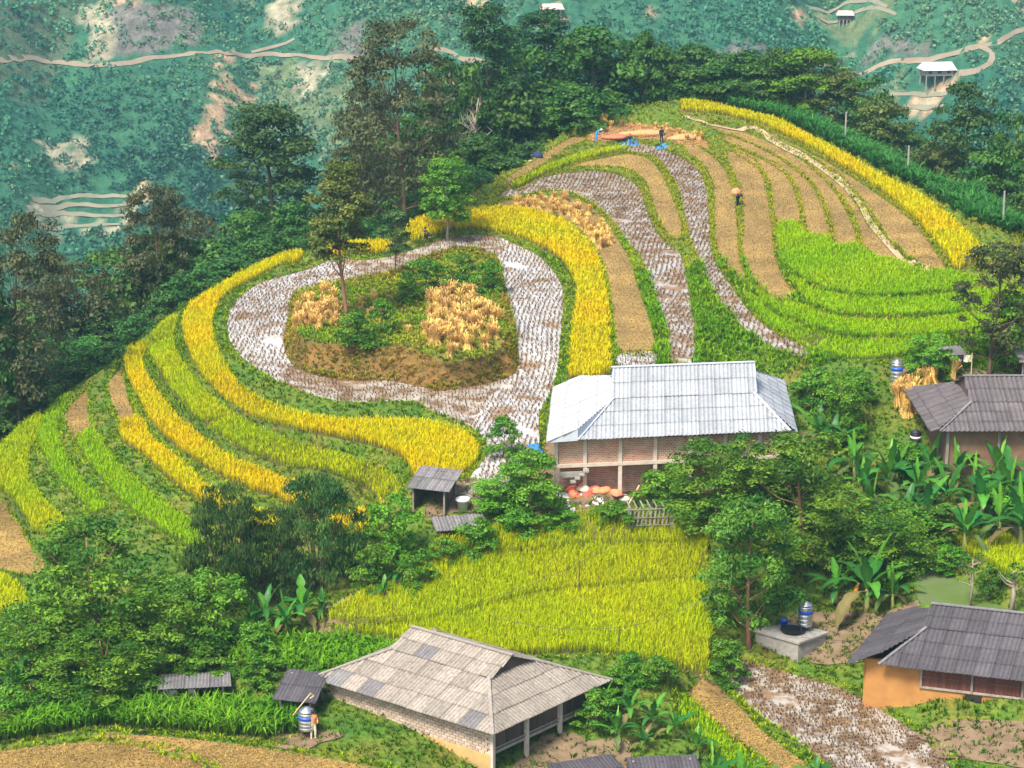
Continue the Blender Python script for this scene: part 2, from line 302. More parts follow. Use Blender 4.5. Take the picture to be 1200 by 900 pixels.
'G3': ('green',[(18.62,167.44,11.31),(19.89,163.47,11.1),(21.88,161.8,10.97),(24.15,158.41,10.89),(27.48,157.66,10.88),(32.74,159.05,10.92),(37.73,161.71,10.99),(40.88,161.59,11.15),(40.27,158.9,10.83),(34.04,156.09,10.76),(31.26,154.52,10.77),(26.29,154.05,10.7),(23.07,155.14,10.74),(20.72,158.56,10.85),(19.13,162.92,10.97)]),
'G4': ('green',[(18.16,166.11,11.01),(19.03,161.93,10.68),(20.65,157.87,10.57),(23.0,154.54,10.52),(26.2,153.45,10.48),(29.86,153.48,10.6),(27.53,150.48,10.38),(23.77,149.32,10.32),(21.61,153.15,9.93),(19.62,156.01,10.46),(18.3,161.12,10.61)]),
'S1': ('olive',[(0.16,204.76,12.5),(3.31,212.79,12.62),(7.65,219.17,12.87),(11.12,220.67,13.31),(11.23,219.45,13.25),(7.76,217.24,12.77),(3.45,211.14,12.41),(0.48,204.64,12.12)]),
'S2': ('stub_dry',[(-0.64,204.33,13.06),(2.68,215.59,13.31),(5.55,223.84,13.65),(7.34,225.67,13.89),(7.43,223.21,13.76),(5.82,220.83,13.54),(3.15,213.45,13.17),(-0.16,204.68,12.59)]),
'TP': ('threshing',[(7.6,222.91,13.89),(8.71,225.11,14.41),(10.12,227.6,14.37),(12.44,229.93,14.37),(15.88,228.1,14.3),(18.65,224.08,14.14),(19.67,218.72,13.8),(18.25,219.03,13.75),(16.6,219.66,13.99),(14.21,222.41,13.97),(11.21,222.66,14.02),(8.99,220.94,13.95)]),
'HY': ('yard',[(2.31,132.97,5.98),(5.35,132.26,6.1),(10.76,132.91,6.0),(17.85,133.79,6.05),(19.56,139.48,6.07),(20.4,145.11,6.31),(11.68,145.42,6.16),(2.79,144.8,6.22)]),
'Fa': ('ripe_dull',[(-4.85,127.8,3.74),(-4.37,129.23,3.95),(-1.75,130.43,4.08),(1.76,131.65,4.44),(5.33,131.31,5.07),(8.98,132.61,4.85),(12.18,131.72,5.04),(11.87,127.79,4.3),(10.52,129.06,3.79),(4.37,129.24,3.67),(0.0,128.44,3.4),(-4.57,127.29,3.26)]),
'Fb': ('ripe_dull',[(-5.2,127.35,2.96),(0.0,128.4,3.19),(4.37,129.2,3.46),(10.52,129.02,3.58),(11.83,128.37,3.81),(11.53,125.82,2.71),(10.3,125.82,2.66),(6.8,124.92,2.67),(1.68,124.18,2.41),(-2.5,121.55,2.3),(-6.43,120.22,2.02),(-10.69,120.94,2.11),(-8.87,123.65,2.55),(-6.84,125.65,2.77)]),
'Fc': ('ripe_dull',[(-11.11,120.39,1.58),(-6.43,120.18,1.83),(-2.5,121.51,2.1),(1.68,124.14,2.2),(6.81,124.88,2.47),(10.3,125.78,2.45),(11.54,125.78,2.5),(11.54,120.38,2.07),(10.99,116.04,1.48),(10.52,115.49,1.1),(6.38,116.0,1.81),(4.34,116.89,1.8),(0.0,116.53,1.69),(-3.87,117.04,1.74),(-7.73,119.44,1.6)]),
'K1': ('maize',[(-16.3,119.73,1.32),(-11.83,119.53,1.4),(-8.09,118.75,1.46),(-4.84,117.05,1.58),(-4.77,115.07,1.27),(-7.63,115.11,1.25),(-11.93,115.24,1.2),(-15.39,116.22,1.2)]),
'K2': ('maize',[(-31.33,108.47,-0.58),(-27.47,109.54,-0.43),(-25.33,110.31,-0.38),(-22.72,111.2,-0.23),(-19.98,110.62,-0.12),(-16.83,109.87,-0.03),(-13.67,109.11,0.02),(-11.66,109.57,0.06),(-11.88,111.92,0.2),(-14.02,112.28,0.14),(-18.78,112.8,0.01),(-23.08,113.18,-0.16),(-25.26,112.27,-0.31),(-27.73,110.69,-0.45),(-31.67,109.8,-0.55)]),
'B1': ('stub_dry',[(-32.13,106.38,-0.57),(-27.25,108.54,-0.41),(-24.73,109.54,-0.53),(-22.75,110.01,-0.54),(-20.56,109.29,-0.51),(-18.12,108.22,-0.51),(-16.34,106.78,-0.47),(-15.14,104.36,-0.57),(-13.81,98.78,-0.84),(-30.14,98.85,-0.87)]),
'B2': ('stub_dry',[(-22.52,110.55,-0.39),(-19.73,109.88,-0.09),(-16.38,108.88,0.07),(-12.15,107.53,0.06),(-8.0,106.03,0.03),(-5.24,103.96,-0.04),(-4.56,97.97,-0.42),(-13.04,97.72,-0.29),(-14.41,103.23,-0.02),(-15.77,106.02,0.03),(-17.88,108.17,-0.29),(-20.3,109.12,-0.24)]),
'Q1': ('stub_wet',[(12.6,118.49,0.35),(13.41,119.21,0.26),(15.94,117.72,0.15),(18.59,115.73,0.06),(20.9,112.28,-0.11),(22.25,109.34,-0.28),(22.94,106.17,-0.47),(22.28,99.26,-1.09),(16.29,98.63,-0.76),(16.58,105.32,-0.31),(15.72,108.31,-0.16),(13.32,113.15,0.01),(12.3,116.28,0.14)]),
'Q2': ('stub_dry',[(9.82,114.82,0.3),(11.13,115.66,0.14),(12.21,114.36,0.04),(13.51,110.47,-0.1),(14.76,107.9,-0.21),(15.44,105.78,-0.29),(14.81,98.48,-0.69),(12.54,98.69,-0.79),(13.58,106.18,-0.24),(11.98,109.52,-0.12),(10.46,113.26,0.01)]),
'N1': ('green',[(9.25,113.56,0.49),(9.85,113.85,-0.05),(11.43,109.48,-0.2),(12.48,106.32,-0.3),(11.78,103.69,-0.48),(10.79,107.31,-0.28),(9.28,111.31,-0.13)]),
'POND': ('pond',[(24.34,126.22,3.38),(25.35,126.64,3.39),(26.1,125.18,3.39),(27.17,122.85,3.4),(28.44,119.84,3.39),(30.29,116.81,3.39),(29.73,114.33,3.11),(27.13,117.78,3.36),(24.61,119.89,3.37),(23.7,121.41,3.31)]),
'V1': ('ripe_dull',[(26.92,128.35,4.26),(29.32,128.66,4.54),(34.82,129.76,4.6),(32.53,120.19,3.88),(29.66,120.72,4.31),(28.5,123.45,4.35)]),
}
